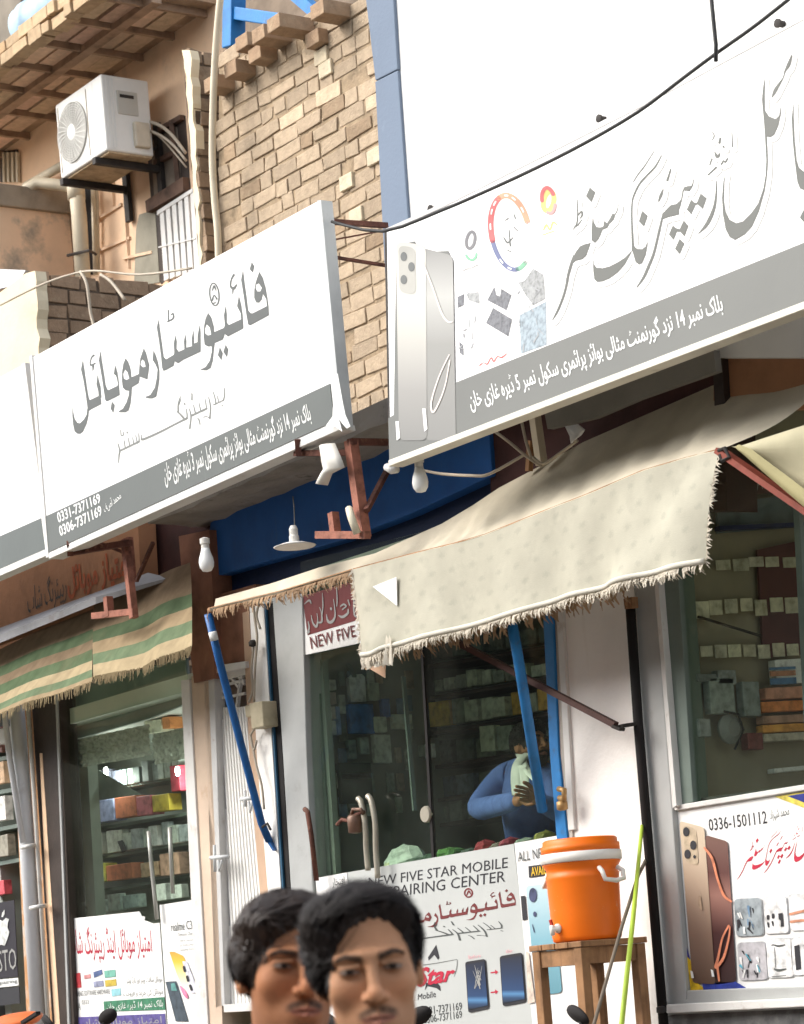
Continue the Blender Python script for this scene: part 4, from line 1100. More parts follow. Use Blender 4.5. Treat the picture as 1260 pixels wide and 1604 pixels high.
for xx in (bx0 + 0.06, bx1 - 0.12):
    mb = MB(); mb.bar((xx, YA - 0.03, bz0 - 0.035), (xx, YP - 0.02, bz0 - 0.035), 0.04); mb.build('arm', m_dark, br)
    mb = MB(); mb.bar((xx, YP - 0.03, bz0 - 0.24), (xx, YP - 0.03, bz0 + 0.26), 0.055, 0.03); mb.build('upright', m_dark, br)
    mb = MB(); mb.bar((xx, YP - 0.05, bz0 - 0.02), (xx, YP - 0.22, bz0 - 0.04), 0.02); mb.bar((xx, YP - 0.03, bz0 + 0.12), (xx, YP - 0.22, bz0 - 0.02), 0.018); mb.build('brace', m_dark, br)
mb = MB()
for pts, r in ((((204, 188), (216, 186), (232, 190), (252, 197), (272, 214), (291, 240)), 0.011), (((206, 204), (220, 203), (238, 206), (258, 216), (276, 232), (292, 252)), 0.009), (((205, 214), (212, 222), (222, 212), (240, 208), (262, 226), (292, 262)), 0.006)):
    n9 = len(pts)
    mb.tube([U(x, y, YA + 0.26 + (YP - 0.05 - YA - 0.26) * k / (6 * 3 - 3)) for k, (x, y) in enumerate(smooth_line(list(pts), 3))], r, 8)
tag(mb.build('refrigerant_pipes', m_wirepale, None, True), 'wrapped pale pipes arching from the air conditioner side to the wall', 'pipe')

# ================================================================== cream fringe awning
YAF = 6.12
m_cloth = cloth_mat('cream_cloth', (0.60, 0.545, 0.43), 0.08)
m_val = cloth_mat('printed_cream_cloth', (0.57, 0.55, 0.45), 0.25, pattern=((0.33, 0.33, 0.27), 19, 5.2))
m_fringe = cloth_mat('cream_fringe', (0.74, 0.68, 0.57), 0.3, var=0.2)
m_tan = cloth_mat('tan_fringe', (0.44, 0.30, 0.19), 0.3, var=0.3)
Fp = [(328, 953), (440, 926), (500, 908), (553, 892), (653, 866), (707, 853), (760, 838), (840, 806), (920, 775), (1007, 738), (1075, 718), (1127, 705)]
Bp = [(338, 938), (428, 913), (500, 889), (587, 867), (693, 820), (740, 792), (782, 764), (850, 728), (915, 692), (1020, 646), (1130, 598), (1340, 560)]
BY = [6.17, 6.19, 6.22, 6.28, 6.36, 6.42, 6.48, 6.52, 6.54, 6.56, 6.56, 6.56]
def resample(pts, n):
    p = smooth_line([(a, b, c) for a, b, c in pts], 6)
    d = [0]
    for a, b in zip(p[:-1], p[1:]): d.append(d[-1] + math.hypot(b[0] - a[0], b[1] - a[1]))
    out = []
    for i in range(n):
        t = d[-1] * i / (n - 1); k = 0
        while k < len(d) - 2 and d[k + 1] < t: k += 1
        f = (t - d[k]) / max(1e-9, d[k + 1] - d[k])
        out.append(tuple(p[k][j] + (p[k + 1][j] - p[k][j]) * f for j in range(3)))
    return out
aw = thing('awning', 'cream cloth awning with a printed fringed valance, over the middle shop', 'awning', U(760, 838, YAF))
NA = 90
fa = []; ba = []
for i in range(len(Fp) - 1):
    for k in range(8):
        t = k / 8
        fa.append(tuple(Fp[i][j] + (Fp[i + 1][j] - Fp[i][j]) * t for j in (0, 1)))
        ba.append((Bp[i][0] + (Bp[i + 1][0] - Bp[i][0]) * t, Bp[i][1] + (Bp[i + 1][1] - Bp[i][1]) * t, BY[i] + (BY[i + 1] - BY[i]) * t))
fa.append(Fp[-1]); ba.append((*Bp[-1], BY[-1]))
rn = random.Random(12)
P = []
for k in range(15):
    t = k / 14
    row = []
    for i, (f, b) in enumerate(zip(fa, ba)):
        p = U(f[0], f[1], YAF).lerp(U(b[0], b[1], b[2]), t)
        s_ = math.sin(math.pi * t)
        p.z += -0.035 * s_ + 0.008 * math.sin(i * 0.55 + t * 3) * s_ + 0.006 * math.sin(i * 1.3 - t * 5) * s_
        row.append(p)
    P.append(row)
mb = MB(); mb.grid(P); mb.build('canopy_cloth', m_cloth, aw, True, uv=True)
# valance
top = resample([(x, y, 0) for x, y in Fp[3:]], 100)
bot = resample([(578, 1028, 0), (600, 1026, 0), (622, 1014, 0), (700, 994, 0), (800, 968, 0), (880, 943, 0), (960, 922, 0), (1010, 908, 0), (1060, 896, 0), (1119, 882, 0)], 100)
def fold(i, t):
    u = i / 99
    w = 0.013 * math.sin(u * 34 + 1.2 * math.sin(u * 9)) * t
    d = (u - 0.80) * 9 - (1 - t) * 2.0
    w += 0.040 * math.exp(-d * d * 2.2) * t + 0.026 * math.exp(-((u - 0.93) * 16 - (1 - t) * 2) ** 2) * t
    w += 0.018 * math.exp(-((u - 0.05) * 30) ** 2) * math.sin(t * 9) * t
    return w
P = []
for k in range(21):
    t = k / 20
    row = []
    for i in range(100):
        x = top[i][0] + (bot[i][0] - top[i][0]) * t; y = top[i][1] + (bot[i][1] - top[i][1]) * t
        row.append(U(x, y, YAF - 0.012) + Vector((0, -fold(i, t) - 0.03 * t, 0)))
    P.append(row)
mb = MB(); mb.grid(P); mb.build('valance', m_val, aw, True, uv=True)
vb = P[-1]
# hem and fringe strands
mb = MB(); rn = random.Random(3)
mb.tube([p + Vector((0, -0.006, 0.006)) for p in vb], 0.010, 6)
mb.build('hem', cloth_mat('hem_cloth', (0.74, 0.71, 0.62), 0.2), aw, True)
mb = MB()
def strand(mbx, p, L, w, lean):
    a = p + Vector((-w, -0.004, 0)); b = p + Vector((w, -0.004, 0))
    c = p + Vector((lean, rn.uniform(-0.02, 0.012), -L)); md_ = p + Vector((lean * 0.4, -0.012, -L * 0.55))
    mbx.add([a, b, md_ + Vector((w * .9, 0, 0)), md_ - Vector((w * .9, 0, 0)), c + Vector((w * .35, 0, 0)), c - Vector((w * .35, 0, 0))], [(0, 1, 2, 3), (3, 2, 4, 5)])
for i in range(560):
    u = rn.random(); k = int(u * 98.99); f = u * 99 - k
    p = vb[k].lerp(vb[k + 1], f)
    L = rn.uniform(0.02, 0.055) * (1.1 if u < 0.12 else 0.8)
    strand(mb, p, L, rn.uniform(0.002, 0.006), rn.uniform(-0.012, 0.012))
for i in range(120):       # frayed right edge
    t = rn.random(); k = int(t * 19.99); p = P[k][-1].lerp(P[min(20, k + 1)][-1], t * 20 - k)
    a = p + Vector((rn.uniform(-.004, .03), rn.uniform(-.01, .01), rn.uniform(-.025, .01)))
    mb.add([p + Vector((0, 0, .005)), p + Vector((0, 0, -.005)), a], [(0, 1, 2)])
for i in range(120):       # frayed left edge
    t = rn.random(); k = int(t * 19.99); p = P[k][0].lerp(P[min(20, k + 1)][0], t * 20 - k)
    a = p + Vector((rn.uniform(-.03, .004), rn.uniform(-.01, .01), rn.uniform(-.025, .01)))
    mb.add([p + Vector((0, 0, .006)), p + Vector((0, 0, -.006)), a], [(0, 1, 2)])
mb.build('fringe', m_fringe, aw)
# rear fringe of the lining, tan
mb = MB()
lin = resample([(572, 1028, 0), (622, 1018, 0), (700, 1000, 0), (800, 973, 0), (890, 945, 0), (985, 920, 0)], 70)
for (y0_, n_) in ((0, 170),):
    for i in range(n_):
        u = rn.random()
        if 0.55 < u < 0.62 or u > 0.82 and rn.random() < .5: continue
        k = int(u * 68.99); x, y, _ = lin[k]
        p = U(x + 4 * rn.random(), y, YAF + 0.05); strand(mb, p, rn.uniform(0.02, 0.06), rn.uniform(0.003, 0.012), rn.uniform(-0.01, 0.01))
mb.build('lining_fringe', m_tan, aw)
PL = []
for k in range(9):
    t = k / 8
    PL.append([U(x, y + 0 + t * 18, YAF + 0.045) for x, y, _ in lin])
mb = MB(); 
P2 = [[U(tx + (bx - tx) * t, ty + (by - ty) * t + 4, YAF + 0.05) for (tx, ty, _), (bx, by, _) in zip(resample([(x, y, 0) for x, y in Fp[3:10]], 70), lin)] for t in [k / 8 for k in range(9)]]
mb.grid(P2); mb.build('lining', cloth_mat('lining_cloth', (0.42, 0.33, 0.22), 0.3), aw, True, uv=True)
# ruffle at the lower left corner and white patch
mb = MB()
for j, (cx_, w_) in enumerate(((588, 10), (602, 12), (618, 9))):
    P3_ = []
    for k in range(10):
        t = k / 9
        P3_.append([U(cx_ + (q - 3) * w_ / 3 * (0.5 + 0.5 * t), 1004 + j * -3 + t * 42 + 4 * math.sin(q * 2.1 + j), YAF - 0.02) + Vector((0, -0.03 - 0.02 * math.sin(q * 1.9 + j * 2) * t, 0)) for q in range(7)])
    mb.grid(P3_)
mb.build('ruffle', cloth_mat('ruffle_cloth', (0.72, 0.67, 0.57), 0.3), aw, True)
mb = MB(); mb.slab([(584, 919), (621, 904), (622, 949)], YAF - 0.03, 0.004); mb.build('patch', m_white, aw)
mb = MB(); P4 = [[U(545 + 10 * s_ + 36 * t + 3 * math.sin(k * 1.7), 897 + 150 * t + 6 * s_, YAF + 0.03) for s_ in (0, .5, 1, 1.8, 2.6)] for k, t in enumerate([q / 14 for q in range(15)])]
mb.grid(P4); mb.build('side_flap', cloth_mat('salmon_cloth', (0.60, 0.40, 0.28), 0.3), aw, True)
# strip of fringe at the left end and the front rail
mb = MB(); mb.tube([U(x, y + 3, YAF + 0.02) for x, y in Fp], 0.012, 8); mb.build('front_rail', m_wood, aw, True)
mb = MB()
for i in range(170):
    u = rn.random(); k = min(2, int(u * 3)); f = u * 3 - k
    x = Fp[k][0] + (Fp[k + 1][0] - Fp[k][0]) * f; y = Fp[k][1] + (Fp[k + 1][1] - Fp[k][1]) * f
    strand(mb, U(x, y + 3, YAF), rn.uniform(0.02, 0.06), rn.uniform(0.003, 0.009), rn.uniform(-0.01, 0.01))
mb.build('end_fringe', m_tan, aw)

def pipe(name, pts, r, mt, label, cat, n=12, flat_end=None):
    mbx = MB(); mbx.tube(pts, r, n)
    return tag(mbx.build(name, mt, None, True), label, cat)
s1 = thing('awning_strut', 'blue painted pipe strut slanting down from the left corner of the cream awning', 'strut', U(430, 1330, YF - 0.02))
mb = MB(); mb.tube([U(326, 962, YAF + 0.02), U(345, 1040, 6.2), U(410, 1290, YF - 0.08), U(422, 1318, YF - 0.05)], 0.0185, 12); mb.build('pipe', m_bluepipe, s1, True)
mb = MB(); mb.bar(U(417, 1308, YF - 0.05), U(433, 1332, YF - 0.03), 0.045, 0.012); mb.build('flattened_end', m_bluepipe, s1)
mb = MB(); mb.tube([U(333, 990, 6.14), U(336, 1003, 6.15)], 0.0195, 12); mb.build('paint_chip', m_pale, s1, True)
mb = MB(); mb.tube([U(411, 1296, YF - 0.1), U(419, 1290, YF - 0.1), U(424, 1300, YF - 0.1)], 0.006, 6); mb.build('hook', m_dark, s1)
pipe('awning_strut', [U(800, 965, YAF + 0.08), U(812, 1030, 6.25), U(850, 1270, YF - 0.09)], 0.021, m_blueframe, 'bright blue pipe strut slanting past the man inside the middle shop', 'strut')
s2 = thing('awning_strut', 'dark brown steel strut slanting from the cream valance down to the black pipe', 'strut', U(995, 1136, YF - 0.05))
mb = MB(); mb.bar(U(590, 940, YAF + 0.06), U(965, 1136, YF - 0.16), 0.028, 0.022); mb.build('bar', mat('brown_steel', (0.075, 0.035, 0.028), 0.65, 0.2, 20, 0.1), s2)
mb = MB(); mb.bar(U(963, 1138, YF - 0.16), U(975, 1143, YF - 0.15), 0.04, 0.012); mb.bar(U(972, 1138, YF - 0.15), U(996, 1134, YF - 0.08), 0.03, 0.014); mb.build('hinge', m_dark, s2)

# ================================================================== olive awning at the right edge
ra = thing('awning', 'pale olive cloth awning end with a red steel edge, at the right edge', 'awning', U(1260, 740, 5.95))
P = []
for k in range(13):
    t = k / 12; row = []
    for i in range(25):
        u = i / 24
        tx, ty = 1155 + 260 * u, 700 - 80 * u
        lx, ly = 1155 + 24 * min(1, u * 10) + 236 * u, 700 + 26 * min(1, u * 10) + 205 * u
        row.append(U(tx + (lx - tx) * t, ty + (ly - ty) * t, 5.95) + Vector((0, 0.10 * t * t - 0.03 * math.sin(t * 3.1) - 0.012 * math.sin(t * 8 + u * 3), 0)))
    P.append(row)
mb = MB(); mb.grid(P); mb.build('cloth', cloth_mat('olive_cloth', (0.56, 0.52, 0.36), 0.25), ra, True, uv=True)
P2 = []
for k in range(7):
    t = k / 6
    P2.append([U(1160 + 24 * min(1, u * 10) + 236 * u - 2, 706 + 22 * min(1, u * 10) + 200 * u - t * (10 + 26 * u ** .3), 5.92) + Vector((0, -0.015 * math.sin(math.pi * t), 0)) for u in [i / 24 for i in range(25)]])
mb = MB(); mb.grid(P2); mb.build('rolled_hem', cloth_mat('olive_hem', (0.40, 0.36, 0.20), 0.15), ra, True)
mb = MB(); mb.bar(U(1128, 706, 6.02), U(1410, 900, 6.1), 0.05, 0.02); mb.build('red_arm', mat('red_steel', (0.22, 0.045, 0.025), 0.6, 0.2, 14, 0.15), ra)
mb = MB(); mb.tube([U(1126, 706, 6.0), U(1136, 702, 6.0), U(1143, 716, 6.0), U(1132, 722, 6.0), U(1128, 712, 6.0)], 0.007, 6); mb.build('tie_knot', m_dark, ra)

# ================================================================== striped awning of the left shop
GR = (0.085, 0.155, 0.085); GR2 = (0.14, 0.22, 0.13); TN = (0.40, 0.30, 0.185); TD = (0.27, 0.195, 0.13); TL2 = (0.50, 0.40, 0.25)  # darker tans and greens near the top put the signboards' shade into the cloth
def stripe_awning(name, TLp, TRp, BRp, BLp, stops, label, seed):
    rnd = random.Random(seed)
    o = thing(name, label, 'awning', U((TLp[0] + TRp[0]) / 2, (TLp[1] + BLp[1]) / 2, 6.22))
    P = []
    for k in range(15):
        t = k / 14; row = []
        for i in range(41):
            u = i / 40
            x = (TLp[0] * (1 - u) + TRp[0] * u) * (1 - t) + (BLp[0] * (1 - u) + BRp[0] * u) * t
            y = (TLp[1] * (1 - u) + TRp[1] * u) * (1 - t) + (BLp[1] * (1 - u) + BRp[1] * u) * t + 5 * math.sin(math.pi * u) * t
            row.append(U(x, y, 6.5 - 0.35 * t) + Vector((0, -0.012 * math.sin(u * 17 + seed + t * 2) * t, 0.006 * math.sin(u * 9 + seed))))
        P.append(row)
    uv = [(i / 40, k / 14) for k in range(15) for i in range(41)]
    mbx = MB(); mbx.grid(P, uv); mbx.build('cloth', cloth_mat(name + '_cloth', (0.40, 0.32, 0.2), 0.3, stripes=stops), o, True, uv=True)
    mbx = MB()
    for i in range(190):
        u = rnd.random(); k = int(u * 39.99); p = P[-1][k].lerp(P[-1][k + 1], u * 40 - k)
        L = rnd.uniform(0.02, 0.05); w = rnd.uniform(0.003, 0.007); l = rnd.uniform(-.012, .012)
        mbx.add([p + Vector((-w, -.003, .004)), p + Vector((w, -.003, .004)), p + Vector((l + w * .4, -.01, -L)), p + Vector((l - w * .4, -.01, -L))], [(0, 1, 2, 3)])
    mbx.build('fringe', cloth_mat(name + '_fringe', (0.28, 0.22, 0.13), 0.3, var=0.3), o)
    return o
stripe_awning('striped_awning', (147, 950), (298, 880), (304, 1012), (147, 1062), [(0, TD), (0.36, GR), (0.52, TN), (0.68, GR2), (0.83, TL2)], 'green and tan striped awning cloth, right half beside the brown pillar', 1)
stripe_awning('striped_awning', (-120, 1070), (146, 952), (147, 1066), (-120, 1150), [(0, TD), (0.27, GR), (0.42, TD), (0.55, GR), (0.70, TL2), (0.83, GR2), (0.93, TN)], 'green and tan striped awning cloth, left half running out of the frame', 2)

# ================================================================== left shop fascia
fp = thing('painted_board', 'peach fascia board with hand painted orange and black Urdu writing, under the signboard', 'sign', U(100, 930, 6.5))
mb = MB(); mb.slab([(-200, 960), (215, 800), (222, 935), (-200, 1080)], 6.5, 0.1); mb.build('board', m_orangeplaster, fp)
words('orange_writing', 'امتیاز موبائل', [(104, 890), (200, 852), (204, 915), (108, 940)], 6.5, 0.004, mat('orange_paint', (0.42, 0.09, 0.02), 0.6, 0.2, 9, 0), fp, 0.03, True)
words('black_writing', 'رپیئرنگ شاپ', [(42, 915), (104, 892), (106, 948), (46, 978)], 6.5, 0.004, mat('black_paint', (0.07, 0.06, 0.045), 0.6, 0.2, 9, 0), fp, 0.0, True)
mb = MB(); mb.slab([(215, 800), (340, 760), (340, 1000), (225, 1040)], 6.62, 0.2); tag(mb.build('recess_wall', m_maroon), 'dark brown recess wall between the painted board and the blue beam', 'wall')
mb = MB(); mb.slab([(280, 840), (328, 830), (333, 920), (336, 1062), (304, 1070), (290, 960)], 6.56, 0.3)
tag(mb.build('pillar', m_darkred, None), 'dark red-brown plastered pillar between the striped and cream awnings', 'pillar')
cv = MB(); q = [U(-120, 1050, 6.5), U(262, 905, 6.5)]
fr0 = [U(-120, 1058, 6.2), U(200, 918, 6.2)]
cv.add([U(-140, 1050, 6.28), U(150, 935, 6.28), U(265, 905, 6.48), U(232, 897, 6.52), U(-140, 1035, 6.52), U(-140, 1064, 6.28), U(150, 946, 6.28), U(265, 909, 6.48), U(232, 903, 6.52), U(-140, 1045, 6.52)],
       [(0, 1, 2, 3, 4), (9, 8, 7, 6, 5), (0, 5, 6, 1), (1, 6, 7, 2), (2, 7, 8, 3), (3, 8, 9, 4), (4, 9, 5, 0)])
tag(cv.build('metal_canopy', mat('grey_sheet', (0.30, 0.30, 0.31), 0.6, 0.2, 5, 0.15, 30, stain=((0.18, 0.14, 0.12), 6, 0.55, 0.7, 0.6))), 'grey sheet metal ledge above the striped awning', 'canopy')

# ================================================================== rusty sign brackets, lamps and small hangings
YK = 6.08
kb = thing('sign_bracket', 'rusty steel bracket with an upright arm in front of the blue beam', 'bracket', U(560, 840, YK))
def bars(o, lst, mt):
    for name, a, b, w, ya, yb in lst:
        mbx = MB(); mbx.bar(U(*a, ya), U(*b, yb), w); mbx.build(name, mt, o)
bars(kb, [('upright', (550, 690), (571, 842), 0.042, YK, YK), ('foot_plate', (498, 838), (576, 838), 0.03, YK - .02, YK - .02), ('stub', (522, 803), (526, 836), 0.034, YK - 0.01, YK - 0.01)], m_rustpink)
bars(kb, [('cross_bar', (548, 692), (608, 693), 0.026, YK - .02, YS), ('lower_bar', (463, 710), (552, 709), 0.024, YM + 0.02, YK), ('hook', (466, 688), (468, 714), 0.024, YM - 0.01, YM), ('brace', (608, 735), (574, 800), 0.02, YS, YK)], m_rust)
bars(kb, [('tie_bar', (515, 347), (606, 353), 0.02, YM + 0.05, YW - .05), ('tie_bar', (519, 402), (606, 416), 0.012, YM + 0.05, YW - .05), ('tie_bar', (509, 378), (606, 360), 0.006, YM + .05, YW - .05)], m_rust)
mb = MB(); mb.tube([U(547, 797, YK - .05), U(551, 812, YK - .07), U(560, 836, YK - .05)], 0.016, 8); mb.build('clamp', mat('cream_clamp', (0.60, 0.55, 0.42), 0.6, 0.15, 9, 0.1), kb, True)
kb2 = thing('sign_bracket', 'rusty steel bracket with an upright arm in front of the painted board', 'bracket', U(205, 965, YK))
bars(kb2, [('upright', (196, 845), (210, 968), 0.033, YK + .1, YK + .1), ('foot_plate', (147, 965), (212, 958), 0.03, YK + .1, YK + .1), ('stub', (169, 935), (172, 966), 0.035, YK + .1, YK + .1), ('back_post', (202, 842), (208, 912), 0.03, YK + .3, YK + .3)], m_rustpink)
bars(kb2, [('cross_bar', (108, 866), (205, 850), 0.028, YM + .03, YK + .1), ('hook', (109, 850), (110, 868), 0.028, YM, YM + .03), ('brace', (240, 850), (214, 910), 0.016, YK + .2, YK + .2), ('brace', (155, 850), (205, 870), 0.012, YK, YK + .2)], m_rust)
m_bulb = mat('opal_bulb', (0.75, 0.76, 0.74), 0.35, 0.03, 5, 0)
m_cap = mat('bulb_cap', (0.62, 0.60, 0.55), 0.5, 0.1, 12, 0.05)
def bulb(px, py, Y, k, label):
    o = thing('light_bulb', label, 'bulb', U(px, py, Y))
    c = U(px, py, Y)
    mbx = MB(); mbx.lathe(c, [(0.004, -0.062 * k), (0.02 * k, -0.058 * k), (0.031 * k, -0.04 * k), (0.034 * k, -0.02 * k), (0.031 * k, 0.0), (0.022 * k, 0.025 * k), (0.017 * k, 0.045 * k)], 20); mbx.build('globe', m_bulb, o, True)
    mbx = MB(); mbx.lathe(c, [(0.018 * k, 0.043 * k), (0.018 * k, 0.06 * k), (0.022 * k, 0.062 * k), (0.022 * k, 0.085 * k), (0.01 * k, 0.09 * k)], 16); mbx.build('holder', m_cap, o)
    return o
bulb(323, 874, YK, 1.0, 'white opal bulb hanging at the left end of the blue beam')
bulb(658, 748, YK, 0.95, 'white opal bulb hanging under the right signboard, before the blue beam')
lh = thing('lamp_holder', 'white saucer plate and empty lamp holder in front of the blue beam', 'lamp holder', U(462, 856, YK))
c = U(462, 857, YK)
mb = MB(); mb.lathe(c, [(0.02, 0.010), (0.085, 0.0), (0.09, 0.004), (0.05, 0.016), (0.022, 0.02)], 24); mb.build('saucer', m_pale, lh, True)
mb = MB(); mb.lathe(c, [(0.022, 0.018), (0.021, 0.045), (0.018, 0.05), (0.019, 0.075), (0.012, 0.09)], 16); mb.build('socket', m_cap, lh)
mb = MB(); mb.tube([U(462, 828, YK), U(461, 795, YK + .05), U(459, 778, YS + .02)], 0.003, 6); mb.build('flex', m_wire, lh)
P = [[U(*a, YM + 0.02).lerp(U(*b, YM + 0.02), i / 6) + Vector((0, -0.03 * math.sin(math.pi * i / 6), 0)) for i in range(7)] for a, b in (((502, 700), (525, 694)), ((504, 722), (534, 715)), ((507, 735), (540, 732)), ((505, 745), (521, 741)), ((498, 757), (514, 760)))]
mb = MB(); mb.grid(P)
tag(mb.build('crumpled_plastic', mat('white_plastic', (0.70, 0.68, 0.62), 0.5, 0.06, 8, 0.05), None, True, solid=0.004), 'crumpled white plastic shade hanging from the corner of the middle signboard', 'plastic sheet')
P = [[U(x, y, 6.3) + Vector((0, 0.02 * math.sin(i * 2 + j), 0)) for i, (x, y) in enumerate(r)] for j, r in enumerate((((886, 668), (900, 664), (921, 673)), ((888, 683), (903, 680), (921, 676)), ((890, 700), (902, 692), (912, 682))))]
mb = MB(); mb.grid(P)
tag(mb.build('torn_cloth', m_pale, None, True, solid=0.004), 'small torn white cloth scrap by the post under the right signboard', 'cloth')
mb = MB(); mb.tube([U(622, 735, 6.15), U(614, 737, 6.12), U(606, 731, 6.12)], 0.016, 8)
tag(mb.build('sheet_curl', m_pale, None, True), 'curled white scrap under the lower left corner of the right signboard', 'scrap')
pw = thing('awning_post', 'pale wooden post pair rising behind the cream awning to the right signboard', 'post', U(848, 725, 6.45))
mb = MB(); mb.bar(U(838, 650, 6.45), U(849, 728, 6.45), 0.034); mb.build('post', m_pvc, pw)
mb = MB(); mb.bar(U(832, 690, 6.47), U(829, 738, 6.47), 0.022); mb.build('short_post', m_wood, pw)
mb = MB()
for pts in (((656, 735), (690, 742), (740, 745), (768, 742), (822, 712)), ((776, 676), (800, 694), (824, 714), (848, 730)), ((818, 662), (824, 690), (832, 716)), ((905, 690), (880, 708), (852, 726), (835, 716))):
    mb.tube([U(x, y, 6.3) for x, y in smooth_line(list(pts), 4)], 0.006, 6)
tag(mb.build('loose_wires', m_wirepale, None, True), 'loose pale wires knotted under the right signboard', 'wire')
mb = MB()
for pts in (((0, 478), (60, 448), (110, 430), (150, 424), (220, 430), (300, 420)), ((126, 425), (136, 445), (142, 490), (148, 512)), ((158, 430), (175, 442), (196, 470))):
    mb.tube([U(x, y, 7.1) for x, y in smooth_line(list(pts), 4)], 0.009 if len(pts) < 5 else 0.006, 6)
tag(mb.build('loose_wires', m_wirepale, None, True), 'pale wires strung over the brown brick wall above the middle signboard', 'wire')

# ================================================================== the other side of the street, seen only in the glass
ob = thing('building', 'plain dim building row across the street, mirrored in the shop glass', 'building', (-10, -9, 0))
mb = MB(); mb.box(-60, 25, -12, -9, 0, 8.5); mb.build('wall', mat('far_side_wall', (0.22, 0.19, 0.15), 0.9, 0.3, 0.5, 0.2, 6), ob)
for k in range(18):
    mb = MB(); mb.box(-50 + k * 4, -47.6 + k * 4, -9.0, -8.95, 0.5, 2.9); mb.build('shutter', mat('far_shutter', (0.10, 0.13, 0.12), 0.7, 0.3, 0.5, 0.1), ob) if k == 0 else link_mesh('shutter', mb.v, mb.f, bpy.data.materials['far_shutter'], ob)
    mb = MB(); mb.box(-49.6 + k * 4, -48 + k * 4, -9.0, -8.95, 5, 6.6); link_mesh('window', mb.v, mb.f, m_roomdark, ob)

# ================================================================== raised pavement and plinth
mb = MB(); mb.box(-40, 20, 4.9, 14, -0.2, 0.38); struct(mb.build('pavement', mat('cement_pavement', (0.26, 0.24, 0.21), 0.95, 0.2, 2, 0.4, 30)))
mb = MB(); mb.slab([(-900, 1640), (1043, 1588), (1043, 2100), (-900, 2100)], YF + 0.02, 2.6)
tag(mb.build('shop_plinth', mat('plinth_stone', (0.30, 0.27, 0.22), 0.9, 0.2, 4, 0.4, 30, stain=((0.16, 0.14, 0.12), 5, 0.55, 0.7, 0.5))), 'cement plinth carrying the left and middle shops', 'plinth')

m_tile = mat('pale_floor_tile', (0.50, 0.48, 0.44), 0.4, 0.1, 4, 0); m_ceil = mat('white_ceiling', (0.70, 0.70, 0.66), 0.9, 0.05, 3, 0)
XP = lambda x: (Vector((x, 0, 0)), Vector((1, 0, 0)))
def item(mbx, poly, pl, th):
    """goods standing on a wall plane; th thickness towards the viewer side"""
    pts = [U(x, y, pl) for x, y in poly]
    v = pl[1] * th if isinstance(pl, tuple) else Vector((0, -th, 0))
    mbx.prism(pts, v)
def rect(x0, y0, x1, y1, sl=0.0):
    return [(x0, y0), (x1, y0 - sl * (x1 - x0)), (x1 + (y1 - y0) * 0.08, y1 - sl * (x1 - x0)), (x0 + (y1 - y0) * 0.08, y1)]
GM = {}
def gmat(c):
    k = tuple(round(v, 3) for v in c)
    if k not in GM: GM[k] = mat('goods_%s' % ['red', 'green', 'blue'][max(range(3), key=lambda i: k[i])], k, 0.5, 0.3, 26, 0.0)
    return GM[k]
def goods(name, poly, pl, th, c, label, cat, group=None, detail=None):
    mbx = MB(); item(mbx, poly, pl, th)
    return tag(mbx.build(name, gmat(tuple(min(.85, v * 2.0) for v in c)), bevel=0.003), label, cat, group)

def room(parent, x0, x1, y1, z0, z1, mt, y0=None):
    y0 = y0 or YF + 0.1
    mbx = MB()
    mbx.box(x0 - 0.08, x0, y0, y1, z0, z1); mbx.box(x1, x1 + 0.08, y0, y1, z0, z1); mbx.box(x0 - 0.08, x1 + 0.08, y1, y1 + 0.1, z0, z1)
    return mbx.build('interior_wall', mt, parent)
def lid(parent, x0, x1, y1, z0, z1, mf, mc):
    mbx = MB(); mbx.box(x0 - 0.08, x1 + 0.08, YF + 0.02, y1 + 0.1, z0 - 0.08, z0); mbx.build('floor', mf, parent)
    mbx = MB(); mbx.box(x0 - 0.08, x1 + 0.08, YF + 0.02, y1 + 0.1, z1, z1 + 0.08); mbx.build('ceiling', mc, parent)

# ================================================================== left shop
sh = thing('phone_shop', 'left shop front with a glass pane, dark brown frame and crowded shelves behind the glass', 'shop', U(200, 1600, YF))
xl = U(96, 1300, YF).x - 0.95; xr_ = U(318, 1300, YF).x; YL = 7.25
zb, zt_ = 0.95, 3.15
room(sh, xl, xr_ + 0.4, YL, zb, zt_, mat('left_room_wall', (0.36, 0.385, 0.345), 0.9, 0.12, 2, 0.1, 20)); lid(sh, xl, xr_ + 0.4, YL, zb, zt_, m_tile, m_ceil)
mb = MB(); mb.slab([(48, 1080), (92, 1080), (118, 1640), (84, 1640)], YF - 0.04, 0.1); mb.build('frame_post', m_brownframe, sh, bevel=0.004)
mb = MB(); mb.slab([(62, 1180), (66, 1180), (80, 1400), (94, 1610), (86, 1610), (72, 1400)], YF - 0.042, 0.003); mb.build('worn_edge', m_peach, sh)
mb = MB(); mb.slab([(86, 1080), (88.5, 1080), (110, 1640), (107, 1640)], YF - 0.05, 0.01); mb.build('bright_edge', m_alu, sh)
mb = MB(); mb.slab([(283, 1066), (296, 1064), (328, 1640), (310, 1640)], YF - 0.03, 0.08); mb.build('frame_post', m_pale, sh, bevel=0.004)
mb = MB(); mb.slab([(88, 1060), (290, 1000), (318, 1640), (112, 1640)], YF + 0.0, 0.006); mb.build('pane', m_glass, sh)
